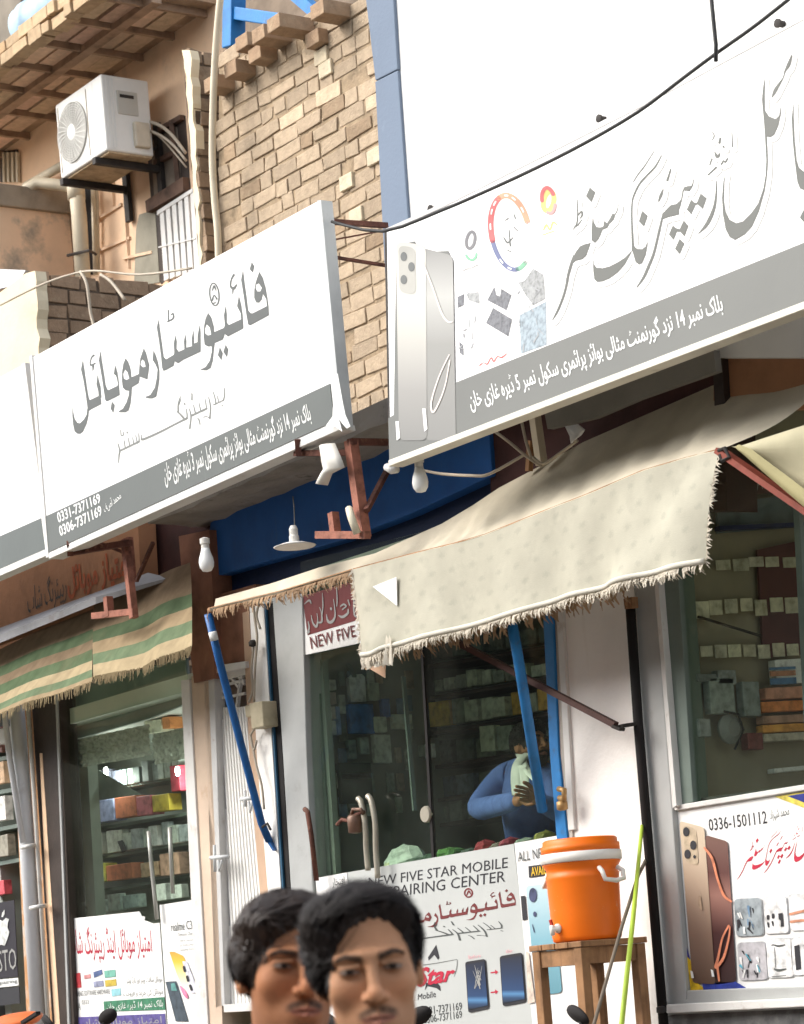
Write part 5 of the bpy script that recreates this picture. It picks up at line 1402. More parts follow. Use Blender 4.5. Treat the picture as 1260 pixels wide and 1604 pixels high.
# grey panel above, shelves
mb = MB(); mb.slab([(90, 1085), (290, 1030), (296, 1100), (235, 1125), (95, 1165)], YF + 0.12, 0.02); mb.build('upper_panel', mat('grey_green_panel', (0.26, 0.30, 0.28), 0.8, 0.12, 3, 0.1, 30), sh)
mb = MB(); mb.slab([(118, 1090), (131, 1088), (152, 1460), (138, 1462)], YF + 0.2, 0.06); mb.build('inner_post', m_alugreen if False else mat('pale_green_post', (0.42, 0.46, 0.41), 0.6, 0.1, 5, 0.1), sh)
mb = MB(); mb.slab([(94, 1150), (118, 1145), (136, 1420), (108, 1430)], YF + 0.35, 0.04); mb.build('dark_panel', m_roomdark, sh)
YLs = YL - 0.16
for (y0, y1) in ((1300, 1272), (1346, 1318), (1398, 1372), (1256 - 16, 1232 - 16)):
    mbx = MB(); mbx.slab([(130, y0), (330, y0 - 0.17 * 200), (330, y0 - 0.17 * 200 + 5), (130, y0 + 5)], YLs - 0.02, 0.2); mbx.build('shelf', m_alugreen, sh)
hp = thing('paper_pelmet', 'strip of crumpled silver paper hanging across the left shop window', 'paper strip', U(190, 1160, YF + 0.08))
rn = random.Random(17)
for q in ([(92, 1165), (234, 1134), (238, 1183), (96, 1208)], [(240, 1150), (300, 1138), (304, 1186), (243, 1198)]):
    P = []
    for k in range(13):
        row = []
        for i in range(40):
            u, t = i / 39, k / 12
            x = (q[0][0] * (1 - u) + q[1][0] * u) * (1 - t) + (q[3][0] * (1 - u) + q[2][0] * u) * t
            y = (q[0][1] * (1 - u) + q[1][1] * u) * (1 - t) + (q[3][1] * (1 - u) + q[2][1] * u) * t
            row.append(U(x, y, YF + 0.08) + Vector((0, rn.uniform(-0.012, 0.012), 0)))
        P.append(row)
    mbx = MB(); mbx.grid(P); mbx.build('sheet', mat('silver_paper', (0.62, 0.62, 0.57), 0.5, 0.25, 40, 0.2, 60), hp)
# goods in the left shop
L = [('carton', rect(144, 1258, 197, 1292, .14), (0.22, 0.25, 0.52), 'lavender blue carton on the second shelf of the left shop', 'carton'),
     ('carton', rect(199, 1250, 232, 1282, .14), (0.62, 0.13, 0.07), 'red-orange carton beside the lavender one in the left shop', 'carton'),
     ('carton', rect(233, 1248, 256, 1278, .14), (0.48, 0.11, 0.14), 'crimson carton between the red-orange and amber cartons in the left shop', 'carton'),
     ('carton', rect(258, 1246, 284, 1272, .14), (0.55, 0.30, 0.04), 'amber carton at the right of the second shelf in the left shop', 'carton'),
     ('carton', rect(150, 1356, 184, 1384, .14), (0.48, 0.46, 0.07), 'yellow-green carton on the fourth shelf of the left shop', 'carton'),
     ('carton', rect(186, 1356, 226, 1380, .14), (0.50, 0.13, 0.06), 'brick red carton beside the yellow-green carton in the left shop', 'carton'),
     ('carton', rect(240, 1352, 268, 1374, .14), (0.45, 0.26, 0.17), 'salmon carton by the door handles of the left shop', 'carton'),
     ('carton', rect(270, 1338, 300, 1372, .14), (0.38, 0.22, 0.17), 'dull pink carton at the right end of the fourth shelf in the left shop', 'carton'),
     ('carton', rect(286, 1200, 300, 1240, .14), (0.30, 0.03, 0.05), 'dark red carton at the right frame of the left shop window', 'carton'),
     ('carton', rect(246, 1130, 272, 1150, .14), (0.60, 0.55, 0.33), 'pale yellow carton above the silver paper in the left shop', 'carton'),
     ('carton', rect(274, 1124, 286, 1142, .14), (0.55, 0.16, 0.06), 'small red carton above the silver paper in the left shop', 'carton')]
for n_, p, c, lab, cat in L: goods(n_, p, YLs, 0.08, c, lab, cat)
rn = random.Random(40)
def row(x0, x1, y, h, n, cols, pl, label, group, sl=0.15, th=0.05, name='phone_box', cat='box'):
    w = (x1 - x0) / n
    for i in range(n):
        x = x0 + i * w; hh = h * rn.uniform(0.75, 1.08); ww = w * rn.uniform(0.72, 0.94)
        yb = y - sl * (x - x0)
        c = cols[rn.randrange(len(cols))]; k = rn.uniform(0.8, 1.15)
        goods(name, [(x, yb - hh), (x + ww, yb - hh - sl * ww), (x + ww + hh * .08, yb - sl * ww), (x + hh * .08, yb)], pl, th * rn.uniform(.6, 1.2), tuple(min(0.9, round(v * k, 2)) for v in c), label, cat, group)
pale = [(0.42, 0.45, 0.42), (0.36, 0.40, 0.38), (0.48, 0.50, 0.47), (0.26, 0.28, 0.30), (0.40, 0.33, 0.33)]
row(146, 305, 1341, 34, 11, pale, YLs, 'pale phone box standing on the third shelf of the left shop', 'phone boxes on the third shelf of the left shop')
row(146, 296, 1238, 30, 12, [(0.20, 0.22, 0.20), (0.12, 0.14, 0.14), (0.26, 0.28, 0.26), (0.16, 0.16, 0.22)], YLs, 'dim grey packet hanging on the top row of the left shop', 'packets on the top row of the left shop')
row(150, 232, 1432, 26, 3, [(0.34, 0.40, 0.38)], YLs - .1, 'grey-green packet in the lowest row of the left shop, above the white poster', 'packets in the lowest row of the left shop')
row(252, 302, 1412, 26, 2, [(0.50, 0.58, 0.54)], YLs - .1, 'mint box beside the door handles, above the phone poster of the left shop', 'mint boxes in the left shop')
goods('phone', [(186, 1318), (193, 1316), (200, 1332), (193, 1336)], YLs - .06, 0.01, (0.03, 0.03, 0.035), 'black phone leaning among the pale boxes of the left shop', 'phone')
mb = MB(); item(mb, [(146, 1208), (152, 1205), (222, 1245), (146, 1252)], YF + 0.3, 0.004)
tag(mb.build('hanging_sheet', mat('grey_plastic_sheet', (0.33, 0.36, 0.33), 0.6, 0.15, 8, 0.1)), 'grey triangular sheet hanging below the silver paper in the left shop', 'sheet')
for (x, y) in ((166, 1208), (278, 1207)):
    c = U(x, y, YF + 0.35); mb = MB(); mb.lathe(c, [(0.003, -0.03), (0.011, -0.022), (0.013, 0.0), (0.008, 0.02)], 12)
    pl9 = bpy.data.lights.new('lamp_light', 'POINT'); pl9.energy = 1.1; pl9.shadow_soft_size = 0.02; pl9.color = (0.95, 1.0, 0.96)
    po9 = bpy.data.objects.new('lamp_light', pl9); COL.objects.link(po9); po9.location = c + Vector((0, .05, -0.04))
    o = tag(mb.build('spot_lamp', emit_mat('lit_lamp', (0.95, 1.0, 0.95), 12.0), None, True), 'small lit lamp hanging in the left shop window', 'lamp', 'lit lamps in the left shop')
dh = thing('door_handle', 'pair of long steel door bars on the left shop glass', 'door handle', U(240, 1400, YF - .05))
for pts in (((233, 1302), (236, 1340), (242, 1400), (246, 1440)), ((266, 1296), (268, 1340), (271, 1400))):
    mb = MB(); mb.tube([U(x, y, YF - 0.05) for x, y in pts], 0.011, 10); mb.build('grip', mat('steel_bar', (0.42, 0.42, 0.38), 0.35, 0.1, 9, 0, metal=0.3), dh, True)

# posters on the left shop glass
YPo = YF - 0.012
po = thing('poster', 'white poster with red Urdu lettering and torn top corner on the left shop glass', 'poster', U(180, 1550, YPo))
mb = MB(); mb.slab([(104, 1440), (218, 1428), (222, 1436), (227, 1436), (226, 1442), (240, 1447), (250, 1446), (262, 1620), (114, 1620)], YPo, 0.004); mb.build('sheet', m_white, po)
words('red_lettering', 'امتیاز موبائل اینڈ ریپئرنگ شاپ', [(107, 1450), (236, 1452), (240, 1506), (112, 1512)], YPo, 0.0012, m_inkred, po, 0.005, True)
for (q, c) in (([(119, 1525), (126, 1524), (128, 1547), (121, 1548)], (0.50, 0.05, 0.06)), ([(132, 1528), (142, 1526), (143, 1532), (133, 1534)], (0.55, 0.25, 0.25)), ([(147, 1523), (160, 1519), (161, 1526), (148, 1532)], (0.08, 0.12, 0.25)),
               ([(164, 1521), (181, 1519), (182, 1530), (165, 1532)], (0.16, 0.40, 0.32)), ([(147, 1538), (162, 1536), (163, 1545), (148, 1547)], (0.28, 0.30, 0.42)), ([(165, 1536), (182, 1534), (183, 1544), (166, 1546)], (0.50, 0.38, 0.06)), ([(175, 1550), (189, 1548), (190, 1559), (176, 1561)], (0.25, 0.50, 0.55))):
    mb = MB(); mb.slab(q, YPo, 0.003, 0.003); mb.build('logo', gmat(c), po)
words('small_print', 'REPAIRING SOFTWARE HARDWARE', [(113, 1554), (172, 1549), (173, 1557), (114, 1562)], YPo, 0.0012, m_ink, po)
words('small_print', 'موبائل سافٹ ویئر اور ہارڈ ویئر', [(198, 1530), (254, 1528), (255, 1540), (199, 1543)], YPo, 0.0012, m_inklight, po, 0, True)
words('small_print', 'موبائل کی خرید و فروخت', [(193, 1552), (255, 1548), (256, 1560), (194, 1563)], YPo, 0.0012, m_inklight, po, 0, True)
words('small_print', 'PTA', [(116, 1572), (126, 1571), (127, 1582), (117, 1583)], YPo, 0.0012, m_ink, po)
words('small_print', '0333', [(128, 1567), (139, 1566), (140, 1573), (129, 1574)], YPo, 0.0012, m_ink, po)
mb = MB(); mb.slab([(163, 1569), (258, 1562), (260, 1582), (164, 1585)], YPo, 0.003, 0.003); mb.build('green_band', gmat((0.05, 0.20, 0.11)), po)
words('band_lettering', 'بلاک نمبر 14 ڈیرہ غازی خان', [(168, 1571), (256, 1564), (257, 1580), (169, 1584)], YPo, 0.0042, m_inkwhite, po, 0, True)
mb = MB(); mb.slab([(114, 1594), (259, 1588), (261, 1614), (115, 1616)], YPo, 0.003, 0.003); mb.build('purple_band', gmat((0.10, 0.08, 0.26)), po)
words('band_lettering', 'امتیاز موبائل شاپ', [(122, 1596), (254, 1591), (255, 1608), (123, 1612)], YPo, 0.0042, m_inkpale, po, 0, True)
p2 = thing('poster', 'white phone advertisement with yellow and dark phones, beside the torn poster', 'poster', U(285, 1550, YPo))
mb = MB(); mb.slab([(250, 1418), (300, 1410), (316, 1620), (264, 1620)], YPo - 0.006, 0.004); mb.build('sheet', m_white, p2)
words('heading', 'realme C35', [(268, 1446), (305, 1441), (306, 1455), (269, 1459)], YPo - 0.006, 0.003, m_ink, p2)
words('small_print', 'Dynamic Charge', [(280, 1462), (306, 1459), (306, 1466), (281, 1468)], YPo - 0.006, 0.003, m_ink, p2)
for k in range(3): words('small_print', ['50MP AI Triple Camera', '6.6 FHD Display', 'Glowing Design'][k], [(282, 1473 + k * 7), (307, 1470 + k * 7), (307, 1474 + k * 7), (283, 1477 + k * 7)], YPo - 0.006, 0.003, m_inklight, p2)
pr(rpoly([(268, 1491), (290, 1496), (316, 1552), (312, 1580), (296, 1560), (280, 1530)][:4], 0.1) if False else [(268, 1491), (276, 1491), (289, 1497), (296, 1510), (311, 1548), (311, 1556), (304, 1556), (297, 1552), (288, 1545), (279, 1524)], grad_mat('printed_sunset', [(0.0, (0.75, 0.72, 0.78)), (0.35, (0.82, 0.72, 0.45)), (0.75, (0.80, 0.48, 0.04)), (1.0, (0.75, 0.30, 0.05))]), 'printed_phone', 0.010, parent=p2, pl=YPo)
pr([(289, 1506), (296, 1506), (311, 1545), (309, 1556), (303, 1554)], gmat((0.62, 0.62, 0.70)), 'printed_camera', 0.012, parent=p2, pl=YPo)
letter('printed_lens', [('s', [(292, 1515, 4), (293.5, 1521, 4)]), ('s', [(297, 1530, 4), (298.5, 1536, 4)]), ('s', [(302, 1544, 4), (304, 1550, 4)])], on(YPo, 0.014), m_inkblack, p2)
pr([(262, 1538), (279, 1537), (298, 1600), (278, 1600)], gmat((0.06, 0.08, 0.10)), 'printed_phone', 0.010, parent=p2, pl=YPo)
pr([(271, 1541), (277, 1540), (281, 1552), (272, 1552)], gmat((0.12, 0.32, 0.30)), 'printed_screen', 0.012, parent=p2, pl=YPo)
letter('printed_bloom', [('s', [(286, 1545, 2), (292, 1555, 6), (296, 1562, 4)])], on(YPo, 0.012), gmat((0.75, 0.22, 0.36)), p2)

# far left: pipe, thin post and neighbour's window
pv = thing('drainpipe', 'thick pale grey plastic pipe with clamps before the orange wall strip', 'pipe', U(60, 1600, YF - .08))
mb = MB(); mb.tube([U(25, 1095, YF - .08), U(39, 1270, YF - .08), U(63, 1640, YF - .08)], 0.042, 16); mb.build('pipe', m_pvcgrey, pv, True)
mb = MB(); mb.tube([U(5, 1095, YF - .16), U(14, 1180, YF - .15), U(36, 1320, YF - .13)], 0.017, 10); mb.build('slanted_pipe', m_pvcgrey, pv, True)
for (x, y) in ((44, 1325), (58, 1420)):
    mb = MB(); mb.tube([U(x - 10, y + 3, YF - .14), U(x + 4, y, YF - .13), U(x + 14, y - 1, YF - .06)], 0.012, 8); mb.build('clamp', m_pale, pv, True)
mb = MB(); mb.tube([U(43, 1090, YF - .07), U(57, 1300, YF - .07), U(78, 1640, YF - .07)], 0.012, 8)
tag(mb.build('conduit', m_pale, None, True), 'thin white conduit between the grey pipe and the dark brown shop frame', 'pipe')
mb = MB(); mb.slab([(18, 1090), (52, 1090), (86, 1640), (44, 1640)], YF + 0.01, 0.1)
tag(mb.build('wall_strip', mat('orange_strip', (0.50, 0.27, 0.13), 0.85, 0.12, 5, 0.2, 30, stain=((0.55, 0.5, 0.44), 5, 0.5, 0.6, 0.8))), 'orange plaster wall strip behind the thick grey pipe', 'wall')
nb = thing('phone_shop', 'narrow slice of a neighbouring shop with shelves and a black poster, at the left edge', 'shop', U(0, 1600, YF))
mb = MB(); mb.slab([(-260, 1150), (20, 1090), (46, 1640), (-260, 1700)], YF + 0.30, 0.06); mb.build('back_panel', m_roomdark, nb)
for k, y in enumerate((1180, 1232, 1290, 1344)):
    mb = MB(); mb.slab([(-260, y + 56), (30, y), (31, y + 6), (-260, y + 62)], YF + 0.08, 0.22); mb.build('shelf', m_alugreen, nb)
for k, (q, c, lab) in enumerate((([(0, 1196), (18, 1192), (20, 1226), (0, 1230)], (0.35, 0.24, 0.15), 'tan packet on the upper shelf at the left edge'), ([(0, 1250), (20, 1246), (22, 1284), (0, 1288)], (0.38, 0.38, 0.36), 'grey packet on the middle shelf at the left edge'), ([(0, 1312), (24, 1306), (26, 1340), (0, 1344)], (0.16, 0.15, 0.12), 'dark packet above the red carton at the left edge'), ([(0, 1382), (18, 1378), (20, 1400), (0, 1404)], (0.32, 0.05, 0.06), 'dark red carton above the black poster at the left edge'), ([(0, 1142), (14, 1138), (16, 1178), (0, 1180)], (0.12, 0.06, 0.05), 'dark maroon packet at the top left of the neighbouring shop'))):
    goods('packet', q, YF + 0.1, 0.05, c, lab, 'packet')
bp = thing('poster', 'black poster with a white bitten apple and letters STO at the left edge', 'poster', U(10, 1520, YPo))
mb = MB(); mb.slab([(-120, 1436), (22, 1410), (28, 1530), (-120, 1545)], YPo + .03, 0.004); mb.build('sheet', mat('poster_black', (0.025, 0.022, 0.03), 0.45, 0.1, 6, 0), bp)
S_AP = [('p', [(-10, 1447), (-6, 1440), (0, 1441), (5, 1443), (10, 1438), (15, 1440), (13, 1446), (12.5, 1454), (15.5, 1460), (12, 1472), (8, 1482), (3, 1480), (-1, 1481), (-6, 1483), (-11, 1474), (-13, 1460)]), ('p', [(3, 1437), (4, 1430), (8, 1425), (8, 1432), (5, 1437)])]
letter('apple_mark', S_AP, on(YPo + .03, 0.003), mat('chalk_white', (0.60, 0.62, 0.60), 0.5, 0.25, 30, 0), bp)
words('lettering', 'STO', [(-3, 1490), (25, 1485), (27, 1518), (-1, 1523)], YPo + .03, 0.003, m_inkpale, bp, 0.0)
mb = MB(); mb.slab([(-120, 1546), (28, 1532), (29, 1544), (-120, 1560)], YPo + .03, 0.004); mb.build('white_strip', m_inkwhite, bp)
words('small_print', 'Mobile Repairing', [(-40, 1540), (27, 1534), (28, 1541), (-39, 1549)], YPo + .03, 0.003, m_ink, bp)
mb = MB(); mb.slab([(-120, 1562), (30, 1546), (31, 1572), (-120, 1590)], YPo + .03, 0.004); mb.build('black_strip', m_inkblack, bp)

# ================================================================== plaster strip, shutter and transom between the shops
mb = MB(); mb.slab([(300, 1060), (326, 1052), (350, 1640), (322, 1640)], YF - 0.02, 0.2)
tag(mb.build('plaster_pier', mat('peach_pier', (0.60, 0.47, 0.36), 0.85, 0.1, 4, 0.3, 25, stain=((0.40, 0.25, 0.15), 6, 0.6, 0.72, 0.6))), 'narrow peach plaster pier between the left shop glass and the white shutter', 'pier')
st_ = thing('roller_shutter', 'white ribbed metal shutter door with bolts, left of the middle shop', 'shutter', U(370, 1590, YF))
mb = MB()
nr = 17
for i in range(nr * 2):
    def ex(k, y, t): return (334 + (404 - 334) * k / (nr * 2) + (t) * 0 + (y - 1110) * 0.052, y)
    a, b = ex(i, 1108, 0), ex(i + 1, 1108, 0); c_, d_ = ex(i + 1, 1574, 0), ex(i, 1574, 0)
    off = 0.012 if i % 2 else 0.0
    mb.slab([a, b, (c_[0] + i * 0.9, c_[1]), (d_[0] + i * 0.9 - .9, d_[1])], YF + 0.03, 0.012, off)
mb.build('ribbed_sheet', m_wallwhite, st_)
mb = MB(); mb.slab([(318, 1052), (335, 1046), (352, 1575), (338, 1580)], YF - 0.02, 0.06); mb.build('frame_post', mat('grey_white_post', (0.50, 0.50, 0.49), 0.6, 0.1, 7, 0.1, 40, stain=((0.3, 0.2, 0.15), 9, 0.6, 0.7, 0.5)), st_, bevel=0.003)
mb = MB(); mb.slab([(318, 1046), (384, 1036), (385, 1046), (319, 1058)], YF - 0.025, 0.06); mb.build('frame_head', m_pale, st_)
mb = MB(); mb.slab([(350, 1574), (432, 1568), (434, 1582), (351, 1586)], YF - 0.02, 0.06); mb.build('bottom_rail', m_pale, st_)
for (x, y, s_) in ((334, 1340, 1), (382, 1248, .6)):
    mb = MB(); mb.tube([U(x - 4, y + 4, YF - .05), U(x + 24 * s_, y + 2, YF - .05)], 0.010, 8); mb.tube([U(x + 2, y - 16 * s_, YF - .05), U(x + 3, y + 26 * s_, YF - .05)], 0.008, 8); mb.tube([U(x + 8, y + 8, YF - .06), U(x + 10, y + 24, YF - .06), U(x + 14, y + 8, YF - .06)], 0.007, 6); mb.build('bolt', m_frame, st_, True)
mb = MB(); mb.slab([(329, 1056), (384, 1044), (388, 1108), (332, 1118)], YF + 0.06, 0.02); mb.build('transom_back', mat('dim_transom', (0.20, 0.155, 0.13), 0.9, 0.2, 7, 0.1), st_)
gl = MB()
for a, b in (((330, 1078), (384, 1066)), ((330, 1098), (386, 1086)), ((331, 1118), (388, 1108)), ((329, 1058), (352, 1084)), ((352, 1046), (376, 1078)), ((376, 1078), (372, 1108)), ((340, 1058), (336, 1080)), ((384, 1046), (376, 1078)), ((366, 1046), (384, 1072))):
    gl.bar(U(*a, YF + 0.03), U(*b, YF + 0.03), 0.018, 0.012)
gl.build('transom_grille', m_pale, st_)
mb = MB(); mb.slab([(330, 935), (400, 915), (405, 1040), (380, 1046), (330, 1052)], YF + 0.0, 0.2)
tag(mb.build('shop_wall', m_darkred), 'dark red-brown wall patch above the shutter transom', 'wall')
mb = MB(); mb.slab([(380, 960), (390, 957), (404, 1190), (420, 1360), (450, 1640), (428, 1640), (404, 1360), (391, 1190)], YF - 0.005, 0.14)
tag(mb.build('plaster_pier', mat('peach_pier_dark', (0.52, 0.36, 0.25), 0.85, 0.12, 4, 0.3, 25, stain=((0.30, 0.18, 0.1), 6, 0.6, 0.72, 0.6))), 'peach plaster strip with switch boxes, right of the white shutter', 'pier')
mb = MB(); mb.slab([(391, 950), (413, 948), (455, 1640), (440, 1640), (417, 1360), (403, 1190)], YF - 0.03, 0.16); mb.build('white_jamb', m_colwhite)
tag(bpy.data.objects['white_jamb'], 'white painted jamb just left of the middle shop frame', 'jamb')
mb = MB(); mb.slab([(414, 945), (416, 945), (460, 1640), (457, 1640)], YF - 0.032, 0.01); tag(mb.build('blue_strip', m_bluedim), 'thin blue painted edge beside the black gap of the middle shop', 'strip')
mb = MB(); mb.slab([(416, 945), (428, 945), (470, 1640), (460, 1640)], YF - 0.02, 0.03); tag(mb.build('jamb_shade_strip', m_black), 'black strip for the shaded gap along the left frame of the middle shop', 'gap')  # solid black strip stands in for the shade inside the gap
mt_bx = mat('old_plastic', (0.46, 0.40, 0.27), 0.6, 0.2, 12, 0.15)
sw = thing('switch_box', 'old yellowed electric switch boxes with dangling wires, above the blue strut', 'switch box', U(398, 1130, YF - .03))
mb = MB(); mb.slab([(390, 1102), (410, 1098), (413, 1138), (394, 1143)], YF - 0.10, 0.09); mb.build('box', mt_bx, sw, bevel=0.006)
mb = MB(); mb.slab([(383, 1106), (391, 1104), (393, 1122), (385, 1124)], YF - 0.07, 0.06); mb.build('box', mt_bx, sw, bevel=0.005)
mb = MB()
for pts in (((396, 940), (400, 975), (403, 1000), (400, 1040), (398, 1100)), ((406, 945), (402, 965), (408, 985)), ((400, 1140), (392, 1155), (398, 1175), (402, 1160)), ((398, 1010), (394, 1050), (396, 1080), (390, 1100)), ((392, 1150), (402, 1200), (410, 1230), (414, 1268))):
    mb.tube([U(x, y, YF - 0.07) for x, y in smooth_line(list(pts), 4)], 0.006, 6)
mb.build('wires', m_wirepale, sw, True)
mb = MB(); mb.lathe(U(396, 1008, YF - .08), [(0.004, -.016), (0.018, -.012), (0.02, .006), (0.01, .016)], 12); mb.build('black_socket', m_dark, sw, True)

# ================================================================== middle shop
md = thing('phone_shop', 'middle shop front with pale aluminium frame, green tinted glass and blue door post', 'shop', U(650, 1600, YF))
xm0 = U(430, 1200, YF).x; xm1 = U(890, 1200, YF).x
YMb = 7.75
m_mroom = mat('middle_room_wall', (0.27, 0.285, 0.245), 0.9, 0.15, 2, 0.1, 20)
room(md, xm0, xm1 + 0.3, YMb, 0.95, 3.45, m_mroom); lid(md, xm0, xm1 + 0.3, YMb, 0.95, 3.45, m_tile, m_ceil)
mb = MB(); mb.slab([(426, 930), (473, 930), (480, 1184), (502, 1640), (470, 1640), (443, 1184)], YF - 0.03, 0.1); mb.build('frame_post', m_alu, md, bevel=0.005)
mb = MB(); mb.slab([(470, 880), (880, 780), (905, 1640), (500, 1640)], YF + 0.0, 0.006); mb.build('pane', m_glass, md)
mb = MB(); mb.slab([(481, 1036), (497, 1034), (520, 1390), (508, 1392), (486, 1160)], YF + 0.05, 0.03); mb.build('inner_stile', m_alugreen, md)
mb = MB(); mb.slab([(498, 1034), (505, 1033), (527, 1372), (520, 1374)], YF + 0.06, 0.03); mb.build('inner_stile', mat('dull_green_stile', (0.24, 0.28, 0.24), 0.6, 0.1, 6, 0.1), md)
mb = MB(); mb.slab([(657, 985), (660.5, 985), (681, 1360), (677, 1360)], YF - 0.004, 0.015); mb.build('pane_edge', m_black, md)
mb = MB(); mb.slab([(849, 930), (865, 930), (875, 1180), (889, 1316), (872, 1316), (861, 1180)], YF - 0.05, 0.06); mb.build('door_post', m_blueframe, md, bevel=0.004)
mb = MB(); mb.slab([(866, 930), (874, 930), (898, 1330), (890, 1330), (876, 1180)], YF - 0.04, 0.05); mb.build('door_jamb', mat('dirty_jamb', (0.46, 0.42, 0.37), 0.7, 0.15, 9, 0.1, 40), md)
mb = MB(); mb.tube([U(876, 1236, YF - .1), U(884, 1238, YF - .11), U(884, 1252, YF - .11), U(877, 1250, YF - .1)], 0.012, 8); mb.lathe(U(881, 1262, YF - .1), [(0.01, -.02), (.022, -.015), (.022, .015), (.008, .02)], 12); mb.build('padlock', mat('brass', (0.35, 0.22, 0.09), 0.5, 0.25, 14, 0.1, metal=0.4), md, True)
ch = thing('door_handle', 'pair of bent steel door bars with a brown padlock on the middle shop glass', 'door handle', U(580, 1350, YF - .06))
m_steel = mat('dull_steel', (0.40, 0.37, 0.30), 0.35, 0.15, 9, 0.05, metal=0.3)
for pts in (((561, 1251), (566, 1258), (572, 1290), (574, 1330), (577, 1364)), ((576, 1247), (582, 1256), (588, 1290), (589, 1330), (592, 1376))):
    mb = MB(); mb.tube([U(x, y, YF - 0.07) for x, y in smooth_line(list(pts), 4)], 0.013, 10); mb.build('grip', m_steel, ch, True)
mb = MB(); mb.lathe(U(556, 1288, YF - .09), [(0.012, -.05), (.032, -.045), (.034, .02), (.026, .032)], 14); mb.tube([U(550, 1280, YF - .09), U(553, 1268, YF - .09), U(566, 1268, YF - .09), U(570, 1276, YF - .08)], .008, 6); mb.build('padlock', mat('brown_lock', (0.17, 0.10, 0.07), 0.45, 0.25, 14, 0.1, metal=0.3), ch, True)
mb = MB(); mb.tube([U(x, y, YF - .08) for x, y in ((528, 1292), (536, 1284), (545, 1286), (554, 1278), (570, 1272))], .009, 6); mb.build('chain', m_rust, ch, True)
mb = MB(); mb.tube([U(478, 1268, YF - .07), U(482, 1272, YF - .09), U(488, 1310, YF - .08), U(496, 1380, YF - .07)], 0.012, 8)
tag(mb.build('iron_rod', m_rust, None, True), 'dark iron rod with a hooked top on the left frame of the middle shop', 'rod')
mb = MB(); mb.lathe(U(667, 1276, YF - .01), [(0.033, -.006), (0.036, 0.0), (0.036, .012)], 20, (0, 1, 0)); tag(mb.build('finger_pull', m_steel), 'round pale finger pull on the sliding glass of the middle shop', 'handle')
# sign at the top of the glass
ts = thing('window_sign', 'dark red sign with pale Urdu above the words NEW FIVE, under the cream awning', 'sign', U(520, 960, YF - .02))
mb = MB(); mb.slab([(474, 935), (600, 905), (606, 998), (478, 1026)], YF - 0.02, 0.01); mb.build('board', m_white, ts)
mb = MB(); mb.slab([(474, 934), (600, 896), (604, 958), (482, 995)], YF - 0.022, 0.006); mb.build('red_field', mat('deep_red', (0.15, 0.018, 0.018), 0.5, 0.12, 8, 0), ts)
S_TS = [Z(460,880,6.3,[(110,420,6),(160,380,18),(178,410,10)],'s'), Z(460,880,6.3,[(150,590,8),(160,650,16),(145,700,20),(165,690,8)],'s'), Z(460,880,6.3,[(180,530,8),(195,600,14),(230,640,22),(245,570,10),(235,510,6)],'s'), Z(460,880,6.3,[(245,600,16),(285,590,18),(280,500,10),(262,450,6)],'s'),
 Z(460,880,6.3,[(290,310,6),(296,430,12),(288,520,8)],'s'), Z(460,880,6.3,[(330,520,6),(345,585,22),(380,595,28),(415,540,16),(410,440,10),(400,370,6)],'s'), Z(460,880,6.3,[(375,460,20),(378,470,18)],'s'),
 Z(460,880,6.3,[(430,250,6),(436,360,12),(432,440,8)],'s'), Z(460,880,6.3,[(450,530,10),(490,545,26),(540,510,22),(545,470,12)],'s'), Z(460,880,6.3,[(470,440,12),(500,420,18),(525,440,14),(490,470,14)],'s'), Z(460,880,6.3,[(545,380,14),(560,430,10)],'s'), Z(460,880,6.3,[(600,330,12),(605,520,16),(650,540,18)],'s')]
letter('urdu_lettering', S_TS, on(YF - .022, 0.003), m_inkpale, ts)
words('lettering', 'NEW FIVE', [(486, 998), (556, 979), (559, 997), (489, 1017)], YF - 0.02, 0.004, m_inkdarkred, ts, 0.004)
words('lettering', 'STAR', [(562, 977), (600, 967), (603, 985), (565, 995)], YF - 0.02, 0.004, m_inkdarkred, ts, 0.004)

